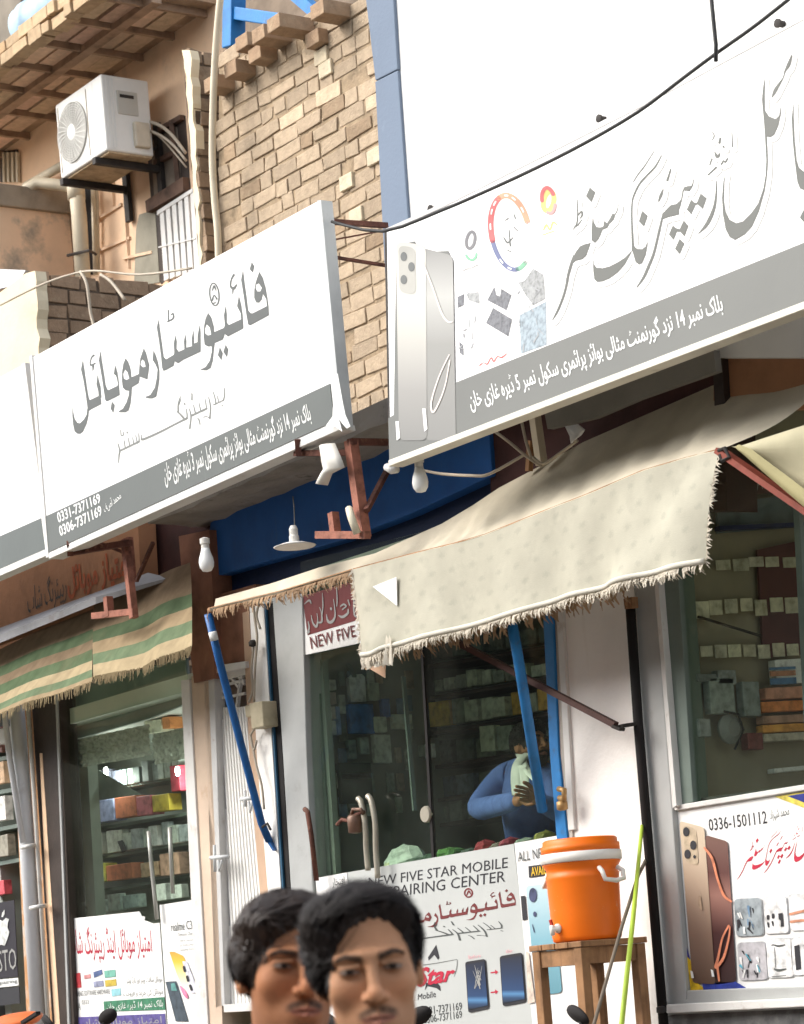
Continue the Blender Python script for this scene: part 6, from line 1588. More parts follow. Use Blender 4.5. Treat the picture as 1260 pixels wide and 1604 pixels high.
# goods on the side wall of the middle shop
WX = XP(xm0 + 0.03)
def wallgoods(lst, pl, th=0.03):
    for q, c, lab in lst: goods('packet', q, pl, th, c, lab, 'packet')
wallgoods([
 (rect(502, 1066, 521, 1082), (0.42, 0.45, 0.38), 'pale hanging packet highest of the stack beside the left frame of the middle shop'),
 (rect(503, 1086, 521, 1104), (0.30, 0.25, 0.22), 'brownish hanging packet second in the stack beside the left frame of the middle shop'),
 (rect(503, 1108, 520, 1128), (0.44, 0.48, 0.42), 'pale green hanging packet third in the stack beside the left frame of the middle shop'),
 (rect(504, 1130, 521, 1152), (0.40, 0.50, 0.46), 'mint hanging packet lowest of the stack beside the left frame of the middle shop'),
 (rect(521, 1108, 527, 1152), (0.16, 0.22, 0.36), 'thin blue packet beside the mint packet in the middle shop'),
 ([(541, 1064), (547, 1058), (562, 1057), (567, 1062), (569, 1100), (545, 1101)], (0.46, 0.50, 0.41), 'pale cream blister packet on the side wall of the middle shop'),
 (rect(571, 1071, 588, 1098), (0.24, 0.27, 0.22), 'grey packet right of the cream blister packet in the middle shop'),
 (rect(541, 1104, 579, 1150), (0.025, 0.10, 0.27), 'big blue packet on the side wall of the middle shop'),
 (rect(593, 1096, 605, 1124), (0.02, 0.07, 0.22), 'narrow navy packet behind the window edge of the middle shop'),
 (rect(578, 1124, 600, 1148), (0.36, 0.39, 0.32), 'pale square packet below the blue packet in the middle shop'),
 (rect(580, 1152, 606, 1196), (0.30, 0.33, 0.28), 'tall grey-green packet below the pale square packet in the middle shop'),
 (rect(610, 1120, 640, 1143), (0.38, 0.41, 0.35), 'wide pale packet hung near the corner of the middle shop'),
 (rect(540, 1160, 552, 1190), (0.16, 0.20, 0.20), 'dim grey packet under the big blue packet of the middle shop'),
 (rect(558, 1156, 572, 1182), (0.20, 0.24, 0.22), 'dim green packet under the big blue packet of the middle shop'),
 (rect(530, 1212, 578, 1222), (0.28, 0.36, 0.38), 'flat grey-blue packet on the lower ledge of the middle shop'),
], WX)
mb = MB(); item(mb, rect(525, 1196, 575, 1260), WX, 0.03); mb.build('side_cabinet', mat('dim_cabinet', (0.07, 0.09, 0.075), 0.5, 0.2, 6, 0), md)
for k, (a, b) in enumerate((((632, 1060), (650, 1270)), ((545, 1040), (556, 1060)))):  # thin bars modelled in place of diagonal reflections in the glass
    mb = MB(); mb.bar(U(*a, YF + .35), U(*b, YF + .35), 0.02, 0.01); mb.build('reflection_bar', mat('reflection_tone', (0.20, 0.25, 0.23), 0.4, 0.1, 5, 0), md)
YMs = YMb - 0.15
rn = random.Random(61)
for y in (1090, 1146, 1040, 1200, 1252, 1292):
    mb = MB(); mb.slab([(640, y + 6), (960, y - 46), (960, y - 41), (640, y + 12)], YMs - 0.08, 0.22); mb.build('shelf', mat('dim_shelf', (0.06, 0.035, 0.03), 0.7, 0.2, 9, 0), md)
mb = MB(); mb.slab([(655, 1000), (663, 999), (682, 1310), (674, 1311)], YMs - 0.1, 0.05); mb.build('shelf_post', m_black, md)
gpal = [(0.28, 0.30, 0.25), (0.20, 0.22, 0.18), (0.34, 0.35, 0.28), (0.24, 0.26, 0.22)]
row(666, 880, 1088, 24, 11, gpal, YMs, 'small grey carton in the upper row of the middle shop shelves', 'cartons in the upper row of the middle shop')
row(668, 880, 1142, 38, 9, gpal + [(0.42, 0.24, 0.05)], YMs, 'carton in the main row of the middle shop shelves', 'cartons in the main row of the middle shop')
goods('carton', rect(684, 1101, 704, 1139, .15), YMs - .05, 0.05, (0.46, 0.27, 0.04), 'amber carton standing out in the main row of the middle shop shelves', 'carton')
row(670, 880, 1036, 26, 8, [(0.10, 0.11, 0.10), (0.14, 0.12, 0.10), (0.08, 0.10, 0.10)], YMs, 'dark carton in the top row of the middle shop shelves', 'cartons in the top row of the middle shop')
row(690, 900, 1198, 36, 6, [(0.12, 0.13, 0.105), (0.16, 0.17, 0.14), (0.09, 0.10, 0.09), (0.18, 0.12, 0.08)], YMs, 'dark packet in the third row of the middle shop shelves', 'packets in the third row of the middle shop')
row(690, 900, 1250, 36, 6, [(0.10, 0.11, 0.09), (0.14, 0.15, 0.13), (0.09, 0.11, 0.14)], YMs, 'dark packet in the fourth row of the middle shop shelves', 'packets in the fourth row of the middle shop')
goods('carton', rect(761, 1138, 784, 1178, .1), YMs - .1, 0.04, (0.30, 0.31, 0.23), 'khaki carton hung behind the man in the middle shop', 'carton')
goods('carton', rect(788, 1138, 812, 1176, .1), YMs - .1, 0.04, (0.16, 0.18, 0.14), 'dim green carton right of the khaki carton in the middle shop', 'carton')
goods('switch_plate', rect(670, 1166, 682, 1188, .1), YMs - .15, 0.02, (0.45, 0.47, 0.44), 'small white switch plate in the middle of the dim shelves of the middle shop', 'switch')
goods('switch_plate', rect(658, 1168, 668, 1186, .1), YMs - .15, 0.02, (0.22, 0.25, 0.22), 'dim grey switch plate left of the white one in the middle shop', 'switch')
rn = random.Random(44)
for cx_ in range(8):
    for cy_ in range(6):
        x = 528 + cx_ * 15 + rn.uniform(-2, 2); y = 1052 + cy_ * 40 + rn.uniform(-4, 4)
        if rn.random() < .25 or (535 < x < 610 and 1055 < y < 1200): continue
        k = rn.uniform(.6, 1.3)
        goods('packet', rect(x, y, x + rn.uniform(9, 13), y + rn.uniform(22, 34)), WX, 0.012, tuple(round(v * k, 2) for v in rn.choice([(0.16, 0.19, 0.17), (0.22, 0.24, 0.20), (0.10, 0.14, 0.18), (0.20, 0.16, 0.12), (0.28, 0.30, 0.26)])), 'small dim packet hanging on the side wall of the middle shop', 'packet', 'packets hanging on the side wall of the middle shop')
row(690, 900, 1292, 30, 8, [(0.10, 0.11, 0.09), (0.14, 0.14, 0.11), (0.08, 0.10, 0.12)], YMs, 'dark packet in the lowest row of the middle shop shelves', 'packets in the lowest row of the middle shop')
# counter and things on it
ct = thing('glass_counter', 'glass counter with phone accessories along the window of the middle shop', 'counter', U(740, 1360, YF + .3))
zc_ = U(740, 1340, YF + 0.12).z
mb = MB(); mb.box(xm0 + 0.1, xm1 + 0.2, YF + 0.1, YF + 0.42, 0.95, zc_ - 0.02); mb.build('body', mat('counter_body', (0.16, 0.21, 0.18), 0.5, 0.2, 8, 0), ct)
mb = MB(); mb.box(xm0 + 0.09, xm1 + 0.22, YF + 0.09, YF + 0.44, zc_ - 0.02, zc_); mb.build('top', mat('counter_top', (0.32, 0.40, 0.35), 0.25, 0.15, 6, 0), ct)
rn = random.Random(23)
for i, (x, y, w, h, c, lab) in enumerate((
    (600, 1338, 60, 34, (0.44, 0.52, 0.45), 'pale mint heap of packets on the counter by the door bars'), (604, 1322, 24, 18, (0.50, 0.53, 0.34), 'cream box on the mint heap of the counter'),
    (660, 1338, 30, 16, (0.06, 0.13, 0.08), 'dark green packet on the counter of the middle shop'), (684, 1336, 26, 20, (0.10, 0.26, 0.06), 'bright green packet on the counter of the middle shop'), (704, 1332, 14, 18, (0.08, 0.20, 0.06), 'grass green packet next to the bright green one on the counter'),
    (746, 1326, 20, 22, (0.46, 0.06, 0.08), 'red bag on the counter before the man'), (772, 1324, 16, 16, (0.28, 0.24, 0.20), 'tan packet between the red bags on the counter'), (786, 1320, 18, 20, (0.30, 0.04, 0.07), 'dark red bag on the counter before the man'),
    (806, 1318, 26, 16, (0.30, 0.36, 0.30), 'grey-green packet on the counter right of the dark red bag'), (838, 1306, 22, 22, (0.22, 0.21, 0.05), 'olive packet at the right end of the counter'), (724, 1330, 18, 14, (0.12, 0.17, 0.14), 'dim packet between the green and red packets on the counter'))):
    mb = MB(); pb = U(x, y, YF + 0.2); k = U(x + w, y, YF + 0.2).x - pb.x; hz = h / 330
    n = 9; P = []
    for a in range(7):
        t = a / 6; r_ = math.cos(t * 1.45) ** 0.45 if a < 6 else 0.02
        P.append([Vector((pb.x + k / 2 + k / 2 * r_ * math.cos(q) * rn.uniform(.88, 1.1), YF + 0.22 + 0.07 * r_ * math.sin(q) * rn.uniform(.88, 1.1), zc_ + hz * t * rn.uniform(.95, 1.05))) for q in [2 * math.pi * j / n for j in range(n + 1)]])
        P[-1][-1] = P[-1][0].copy()
    mb.grid(P); tag(mb.build('packet', gmat(c), None, False), lab, 'packet')

# poster panels at the foot of the middle shop
YQ = YF - 0.012
mp_ = thing('poster', 'pale grey poster NEW FIVE STAR MOBILE REPAIRING CENTER with star logo, two phones', 'poster', U(700, 1590, YQ))
mb = MB(); mb.slab([(543, 1367), (805, 1322), (840, 1640), (575, 1640)], YQ, 0.005); mb.build('sheet', mat('pale_poster', (0.47, 0.49, 0.475), 0.5, 0.04, 3, 0), mp_)
words('lettering', 'NEW FIVE STAR MOBILE', [(576, 1375), (796, 1343), (798, 1359), (578, 1390)], YQ, 0.0012, m_inkblack, mp_, 0.0, shear=0.15)
words('lettering', 'REPAIRING CENTER', [(592, 1392), (790, 1364), (792, 1381), (594, 1409)], YQ, 0.0012, m_inkblack, mp_, 0.0, shear=0.15)
A1 = affine([(421, 493), (257, 580), (381, 422)], [(808, 1418), (692, 1440), (784, 1396)])
def amap(A, pl, off):
    f = on(pl, off)
    return lambda x, y: f(*A(x, y))
letter('urdu_lettering', S_MID, amap(A1, YQ, 0.0012), m_inkdarkred, mp_)
letter('star_badge', [ring_shape(734.5, 1399, 6, 6.5, 2.4), ('s', [(732, 1402, 2), (735, 1396, 2.5), (738, 1401, 1.5)])], on(YQ, 0.0012), m_inkdarkred, mp_)
A2 = affine([(351, 608), (293, 655), (298, 671)], [(781, 1444), (709, 1464), (722, 1473)])
letter('urdu_lettering', S_SUB, amap(A2, YQ, 0.0012), m_ink, mp_)
letter('star_logo', [('p', [(684, 1480), (689, 1500), (687, 1504), (681, 1496), (672, 1505), (671, 1500)]), ('p', [(684, 1538), (690, 1545), (691, 1553), (684, 1548), (670, 1545), (666, 1552), (668, 1540)])], on(YQ, 0.0012), m_inkblack, mp_)
words('star_script', 'Star', [(652, 1516), (714, 1512), (714, 1536), (654, 1547)], YQ, 0.0022, m_inkred, mp_, 0.03, shear=0.35)
letter('star_trail', [('s', [(664, 1512, 1.5), (690, 1508, 1.2), (716, 1503, .8)]), ('s', [(712, 1530, .8), (716, 1516, 1.4), (717, 1504, .8)])], on(YQ, 0.0012), m_inklight, mp_)
words('mobile_script', 'Mobile', [(654, 1558), (682, 1552), (684, 1562), (655, 1567)], YQ, 0.0012, m_inkblack, mp_, 0.0, shear=0.2)
words('phone_number', '0331-7371169', [(662, 1578), (724, 1570), (725, 1582), (663, 1591)], YQ, 0.0012, m_ink, mp_, 0.012)
words('phone_number', '0306-7371169', [(664, 1591), (724, 1583), (725, 1595), (665, 1604)], YQ, 0.0012, m_ink, mp_, 0.012)
words('caption', 'Before', [(734, 1497), (754, 1494), (754, 1500), (735, 1503)], YQ, 0.0012, m_inkpink, mp_); words('caption', 'After', [(792, 1488), (804, 1486), (804, 1492), (793, 1494)], YQ, 0.0012, m_inkpink, mp_)
gph = grad_mat('printed_night', [(0.0, (0.01, 0.012, 0.02)), (0.12, (0.02, 0.06, 0.14)), (0.2, (0.08, 0.22, 0.42)), (0.28, (0.015, 0.05, 0.14)), (0.6, (0.012, 0.03, 0.08)), (1.0, (0.012, 0.015, 0.03))])
pr(rpoly([(730, 1507), (762, 1502), (768, 1580), (735, 1587)], .07), m_inkblack, 'printed_phone', 0.004, parent=mp_, pl=YQ); pr([(732, 1511), (761, 1506), (766, 1575), (736, 1582)], gph, 'printed_screen', 0.006, parent=mp_, pl=YQ)
pr(rpoly([(784, 1498), (820, 1492), (826, 1570), (789, 1577)], .07), m_inkblack, 'printed_phone', 0.004, parent=mp_, pl=YQ); pr([(786, 1502), (819, 1497), (824, 1565), (790, 1572)], gph, 'printed_screen', 0.006, parent=mp_, pl=YQ)
rn = random.Random(6); letter('printed_cracks', [('s', [(742 + rn.uniform(0, 16), 1512 + rn.uniform(0, 45), rn.uniform(.6, 2)), (742 + rn.uniform(0, 16), 1512 + rn.uniform(0, 45), .5)]) for _ in range(11)], on(YQ, 0.008), m_inkpale, mp_)
for y in (1523, 1554): letter('printed_arrow', [('s', [(770, y + 1, 2), (778, y, 2)]), ('p', [(776, y - 4), (781, y - .5), (777, y + 4)])], on(YQ, 0.0012), m_inkred, mp_)
q2 = thing('poster', 'white sticker strip left of the grey poster, behind the two young men', 'poster', U(520, 1380, YQ))
mb = MB(); mb.slab([(494, 1376), (543, 1367), (575, 1640), (520, 1640)], YQ - .004, 0.004); mb.build('sheet', m_white, q2); words('lettering', 'افتخار', [(520, 1376), (540, 1372), (542, 1388), (522, 1392)], YQ - .004, 0.003, m_ink, q2, 0, True)
q3 = thing('poster', 'white poster ALL NEW with a pale blue phone, partly behind the orange cooler', 'poster', U(850, 1590, YQ))
mb = MB(); mb.slab([(806, 1321), (880, 1308), (915, 1640), (838, 1640)], YQ - .006, 0.005); mb.build('sheet', m_white, q3)
words('lettering', 'ALL NEW', [(812, 1335), (862, 1326), (863, 1342), (813, 1350)], YQ - .006, 0.004, m_ink, q3)
pr([(831, 1357), (880, 1350), (882, 1368), (832, 1375)], m_inkblack, 'label', 0.010, parent=q3, pl=YQ); words('lettering', 'AVAILABLE', [(834, 1359), (878, 1352), (879, 1366), (835, 1373)], YQ - .006, 0.008, mat('yellow_ink', (0.70, 0.45, 0.03), 0.5, 0.05, 9, 0), q3, 0.02)
gbl = grad_mat('printed_blue', [(0.0, (0.10, 0.26, 0.32)), (0.5, (0.20, 0.40, 0.48)), (1.0, (0.48, 0.62, 0.66))])
pr(rpoly([(827, 1388), (868, 1384), (884, 1555), (843, 1560)], .08), gbl, 'printed_phone', 0.010, parent=q3, pl=YQ)
letter('printed_lens', [ring_shape(839, 1402, 3, 8, 6), ring_shape(842, 1432, 1, 2.5, 3), ('s', [(838, 1448, 1), (841, 1460, 1.4)])], on(YQ, 0.013), gmat((0.06, 0.07, 0.14)), q3)
pr([(819, 1404), (826, 1403), (829, 1440), (822, 1442)], m_inkblack, 'printed_chip', 0.010, parent=q3, pl=YQ)
pr([(828, 1490), (832, 1492), (842, 1570), (831, 1572)], gmat((0.60, 0.50, 0.42)), 'printed_arm', 0.012, parent=q3, pl=YQ)

# ================================================================== white column, black pipe
cw = thing('white_column', 'whitewashed wall column behind the orange cooler', 'column', U(950, 1600, YF))
mb = MB(); mb.slab([(868, 900), (990, 870), (1046, 1660), (916, 1660), (884, 1300)], YF - 0.03, 0.25); mb.build('column', m_colwhite, cw)
mb = MB(); mb.slab([(868, 900), (878, 898), (900, 1300), (890, 1302)], YF - 0.045, 0.1); mb.build('edge_moulding', m_pale, cw, bevel=0.004)
mb = MB(); mb.tube([U(987, 940, YF - .07), U(1000, 1130, YF - .07), U(1043, 1640, YF - .07)], 0.019, 12); 
bpz = thing('black_pipe', 'black vertical pipe between the white column and the grey shop frame', 'pipe', U(1000, 1130, YF - .07)); mb.build('pipe', m_black, bpz, True)
mb = MB(); mb.tube([U(981, 948, YF - .11), U(984, 936, YF - .11), U(988, 946, YF - .1)], 0.008, 6); mb.slab([(977, 938), (990, 935), (991, 952), (979, 954)], YF - 0.1, 0.03); mb.build('wooden_peg', m_wood, bpz)
mb = MB(); mb.lathe(U(1036, 1582, YF - .11), [(.008, -.014), (.018, -.01), (.018, .01), (.008, .014)], 10); mb.build('end_nut', m_dark, bpz)

# ================================================================== right shop
rsx = thing('phone_shop', 'right shop front with grey aluminium frame, dark glass and card covered inner wall', 'shop', U(1150, 1600, YF))
mb = MB(); mb.slab([(993, 880), (1023, 872), (1077, 1584), (1044, 1592), (1006, 1130)], YF - 0.04, 0.1); mb.build('frame_post', m_alu, rsx, bevel=0.005)
mb = MB(); mb.slab([(1022, 872), (1028, 870), (1060, 1262), (1054, 1266)], YF - 0.05, 0.06); mb.build('bead', m_pale, rsx)
mb = MB(); mb.slab([(1028, 870), (1060, 860), (1086, 1256), (1060, 1264)], YF - 0.02, 0.08); mb.build('frame_stile', m_alugreen, rsx, bevel=0.003)
mb = MB(); mb.slab([(1052, 700), (1500, 560), (1500, 1640), (1060, 1600)], YF + 0.0, 0.006); mb.build('pane', m_glass, rsx)
mb = MB(); mb.slab([(1056, 1262), (1500, 1190), (1500, 1200), (1057, 1270)], YF - 0.03, 0.08); mb.build('mid_rail', m_pale, rsx, bevel=0.003)
mb = MB(); mb.slab([(1076, 1552), (1500, 1535), (1500, 1570), (1044, 1590), (1044, 1568), (1076, 1566)], YF - 0.04, 0.1); mb.build('bottom_rail', m_alu, rsx, bevel=0.004)
mb = MB(); mb.slab([(1044, 1574), (1500, 1552), (1500, 1566), (1044, 1588)], YF - 0.08, 0.2); mb.build('sill', m_pale, rsx, bevel=0.004)
mb = MB(); mb.slab([(1047, 1586), (1500, 1566), (1500, 2300), (1047, 2300)], YF - 0.03, 2.6)
tag(mb.build('shop_plinth', mat('grey_stone', (0.13, 0.13, 0.13), 0.8, 0.3, 12, 0.3, 60, stain=((0.26, 0.25, 0.24), 9, 0.55, 0.7, 0.6))), 'mottled grey stone plinth under the right shop', 'plinth')
xr0 = U(1064, 1100, YF).x
YRb = 8.6
RX = XP(xr0 + 0.02)
room(rsx, xr0, xr0 + 3.2, YRb, 0.95, 3.9, mat('khaki_board', (0.33, 0.29, 0.215), 0.9, 0.1, 3, 0.1, 30)); lid(rsx, xr0, xr0 + 3.2, YRb, 0.95, 3.9, m_tile, m_ceil)
RX2 = XP(xr0 + 0.035)
mb = MB()
for q in ([(1184, 862), (1262, 845), (1290, 1022), (1194, 1032)], ):
    item(mb, q, RX, 0.012)
mb.build('maroon_panel', mat('maroon_board', (0.12, 0.045, 0.048), 0.8, 0.15, 5, 0.1), rsx)
mb = MB(); item(mb, [(1120, 788), (1192, 772), (1205, 762), (1120, 783)], RX, .012); mb.build('red_trim', m_darkred, rsx)
mb = MB(); item(mb, [(1118, 740), (1230, 720), (1232, 770), (1120, 782)], RX, .015); rsg = mb.build('inner_sign', mat('dim_red_sign', (0.11, 0.045, 0.04), 0.7, 0.2, 8, 0), rsx)
mb = MB(); item(mb, [(1120, 790), (1246, 775), (1252, 826), (1122, 836)], RX, .012); mb.build('blue_grey_panel', mat('blue_grey_panel', (0.15, 0.19, 0.21), 0.7, 0.25, 9, 0), rsx)
mb = MB(); item(mb, [(1120, 826), (1254, 820), (1254, 826), (1120, 833)], RX2, .03); mb.build('shelf', mat('blue_shelf', (0.02, 0.035, 0.12), 0.6, 0.2, 9, 0), rsx)
for (tx, ty, w_, ch_) in ((1130, 752, 14, 'I'), (1142, 750, 20, 'M'), (1165, 747, 16, 'L'), (1184, 744, 10, 'A')):
    words('sign_letter', ch_, [(tx, ty), (tx + w_, ty - 2), (tx + w_ + 2, ty + 22), (tx + 2, ty + 24)], XP(xr0 + 0.05), 0.0, m_inkpale, rsg)
# glass pane packets, cards
rn = random.Random(88)
def cards(x0, x1, y, n, h, c, label, group, sl=0.04):
    w = (x1 - x0) / n
    for i in range(n):
        x = x0 + i * w + rn.uniform(0, 2); hh = h * rn.uniform(.85, 1.12); yy = y - sl * (x - x0) + rn.uniform(-2, 2); k = rn.uniform(.8, 1.15)
        goods('price_card', rect(x, yy, x + w * rn.uniform(.8, .94), yy + hh, sl), RX2, 0.004, tuple(round(v * k, 2) for v in c), label, 'card', group)
cards(1120, 1250, 876, 5, 18, (0.30, 0.28, 0.22), 'small pale card in the top row on the inner wall of the right shop', 'cards in the top row of the right shop')
cards(1086, 1252, 942, 7, 24, (0.32, 0.30, 0.23), 'small pale card in the middle row on the inner wall of the right shop', 'cards in the middle row of the right shop')
cards(1072, 1275, 1014, 9, 20, (0.33, 0.31, 0.24), 'small pale card in the bottom row on the inner wall of the right shop', 'cards in the bottom row of the right shop')
wallgoods([
 (rect(1100, 1064, 1138, 1120), (0.17, 0.19, 0.18), 'large dim grey packet at the left of the right shop display'),
 (rect(1082, 1058, 1112, 1070), (0.11, 0.12, 0.12), 'small dark packet above the large grey packet in the right shop'),
 (rect(1114, 1052, 1142, 1074), (0.16, 0.17, 0.17), 'flat grey packet above the large grey packet in the right shop'),
 (rect(1084, 1128, 1102, 1156), (0.15, 0.16, 0.16), 'small grey packet low at the left of the right shop display'),
 (rect(1152, 1070, 1178, 1124), (0.14, 0.16, 0.16), 'upright grey packet beside the orange packets in the right shop'),
 (rect(1203, 1036, 1248, 1074, .05), (0.42, 0.47, 0.50), 'white and blue box above the orange packets in the right shop'),
 (rect(1188, 1080, 1300, 1098, .05), (0.34, 0.16, 0.11), 'brown-orange packet highest of the pile in the right shop'),
 (rect(1182, 1102, 1300, 1118, .05), (0.55, 0.14, 0.04), 'deep orange packet second in the pile in the right shop'),
 (rect(1184, 1124, 1300, 1136, .05), (0.26, 0.15, 0.11), 'brown packet between the orange packets in the right shop'),
 (rect(1184, 1138, 1300, 1150, .05), (0.60, 0.19, 0.04), 'bright orange packet lowest of the pile in the right shop'),
 (rect(1186, 1152, 1300, 1164, .05), (0.30, 0.27, 0.22), 'tan board under the orange packets in the right shop'),
 (rect(1202, 1206, 1300, 1213, .1), (0.42, 0.44, 0.42), 'thin white shelf edge low in the right shop'),
 (rect(1160, 1150, 1184, 1176), (0.12, 0.035, 0.035), 'dark red packet below the upright grey packet in the right shop'),
], RX2, 0.04)
for q, c in ((rect(1205, 1046, 1246, 1050, .05), (0.12, 0.25, 0.45)), (rect(1206, 1052, 1246, 1060, .05), (0.55, 0.25, 0.15)), (rect(1206, 1063, 1247, 1073, .05), (0.10, 0.22, 0.42))):
    mb = MB(); item(mb, q, XP(xr0 + 0.078), 0.003); mb.build('print_stripe', gmat(c), rsx)
fn = thing('table_fan', 'dim round grey table fan in the right shop display', 'fan', U(1134, 1150, RX2))
mb = MB(); mb.lathe(U(1134, 1144, RX2) + Vector((.02, 0, 0)), [(.02, 0.0), (.055, .004), (.058, .02), (.03, .04)], 20, (1, 0, 0)); mb.build('cage', mat('dim_grey_plastic', (0.22, 0.23, 0.22), 0.5, 0.15, 9, 0), fn)
mb = MB(); mb.tube([U(1118, 1118, RX2) + Vector((.06, 0, 0)), U(1140, 1122, RX2) + Vector((.06, 0, 0)), U(1151, 1146, RX2) + Vector((.05, 0, 0)), U(1140, 1176, RX2) + Vector((.04, 0, 0))], .005, 6); mb.build('cord', m_black, fn, True)
mb = MB(); mb.bar(U(1094, 966, XP(xr0 + .06)), U(1192, 996, XP(xr0 + .06)), 0.008); mb.build('reflected_strut', m_dark, rsx)  # thin dark bar modelled in place of the strut's reflection in the glass
mb = MB(); mb.slab([(1241, 760), (1250, 758), (1276, 1250), (1266, 1252)], YF + 0.25, 0.02); mb.build('glass_partition', mat('pale_partition', (0.28, 0.33, 0.36), 0.4, 0.1, 6, 0), rsx)
mb = MB(); mb.slab([(1056, 1256), (1500, 1196), (1500, 1600), (1070, 1600)], YF + 0.02, 0.03); mb.build('lower_panel', m_roomdark, rsx)

# poster of the right shop
YO = YF - 0.014
rp_ = thing('poster', 'white poster 0336-1501112 with gold and maroon phones in the right shop', 'poster', U(1160, 1550, YO))
mb = MB(); mb.slab([(1061, 1270), (1480, 1202), (1480, 1536), (1084, 1552)], YO, 0.005); mb.build('sheet', m_white, rp_)
pr([(1070, 1456), (1082, 1500), (1086, 1551), (1083, 1551)], gmat((0.06, 0.05, 0.26)), 'blue_corner', 0.004, parent=rp_, pl=YO)
pr([(1078, 1498), (1084, 1504), (1092, 1538), (1104, 1547), (1104, 1551), (1084, 1552)], gmat((0.70, 0.46, 0.02)), 'yellow_corner', 0.006, parent=rp_, pl=YO)
pr([(1102, 1540), (1155, 1538), (1172, 1548), (1104, 1551)], gmat((0.025, 0.045, 0.27)), 'blue_corner', 0.006, parent=rp_, pl=YO)
pr([(1215, 1248), (1480, 1205), (1480, 1310), (1300, 1280)], gmat((0.72, 0.60, 0.10)), 'yellow_corner', 0.004, parent=rp_, pl=YO)
pr([(1236, 1247), (1480, 1207), (1480, 1290), (1300, 1272)], gmat((0.02, 0.03, 0.22)), 'blue_corner', 0.006, parent=rp_, pl=YO)
pr(rpoly([(1107, 1308), (1142, 1318), (1156, 1538), (1122, 1543)], .08), grad_mat('printed_maroon', [(0.0, (0.03, 0.012, 0.012)), (0.35, (0.055, 0.015, 0.015)), (0.6, (0.30, 0.15, 0.12)), (0.75, (0.10, 0.035, 0.03)), (1.0, (0.16, 0.08, 0.06))]), 'printed_screen', 0.006, parent=rp_, pl=YO)
pr(rpoly([(1067, 1286), (1106, 1296), (1124, 1542), (1088, 1540)], .08), grad_mat('printed_gold', [(0.0, (0.10, 0.055, 0.035)), (0.3, (0.22, 0.14, 0.10)), (0.6, (0.44, 0.33, 0.24)), (1.0, (0.58, 0.48, 0.35))]), 'printed_phone', 0.008, parent=rp_, pl=YO)
pr(rpoly([(1073, 1292), (1094, 1298), (1098, 1356), (1078, 1352)], .2), gmat((0.46, 0.37, 0.26)), 'printed_camera', 0.010, parent=rp_, pl=YO)
for (x, y) in ((1079, 1303), (1090, 1324), (1081, 1338)): letter('printed_lens', [ring_shape(x, y, 1.8, 4.2, 6)], on(YO, 0.012), m_inkblack, rp_)
letter('printed_lens', [ring_shape(1092, 1342, .8, 1.6, 2.4)], on(YO, 0.012), m_inkblack, rp_)
letter('printed_mark', [('s', [(1100, 1405, 4), (1101, 1418, 5), (1103, 1424, 3)])], on(YO, 0.012), gmat((0.36, 0.26, 0.18)), rp_)
letter('printed_swirl', [('s', [(1108, 1328, 3), (1120, 1345, 4), (1128, 1375, 3.5), (1138, 1402, 4), (1150, 1412, 3)]), ('s', [(1146, 1450, 3), (1136, 1470, 3), (1129, 1502, 4), (1126, 1515, 5), (1138, 1500, 4), (1146, 1470, 3), (1148, 1452, 2)]), ('s', [(1128, 1512, 4), (1131, 1536, 3)])], on(YO, 0.013), gmat((0.62, 0.22, 0.12)), rp_)
for (x, y) in ((1086, 1520), (1118, 1518)): pr([(x, y), (x + 4, y + 2), (x + 6, y + 12), (x + 2, y + 12)], m_inkwhite, 'printed_highlight', 0.014, parent=rp_, pl=YO)
words('phone_number', '0336-1501112', [(1110, 1283), (1201, 1270), (1203, 1290), (1112, 1302)], YO, 0.0012, m_inkblack, rp_, 0.006)
words('owner_name', 'محمد شہزاد', [(1206, 1270), (1236, 1261), (1238, 1282), (1208, 1288)], YO, 0.0012, m_inklight, rp_, 0, True)
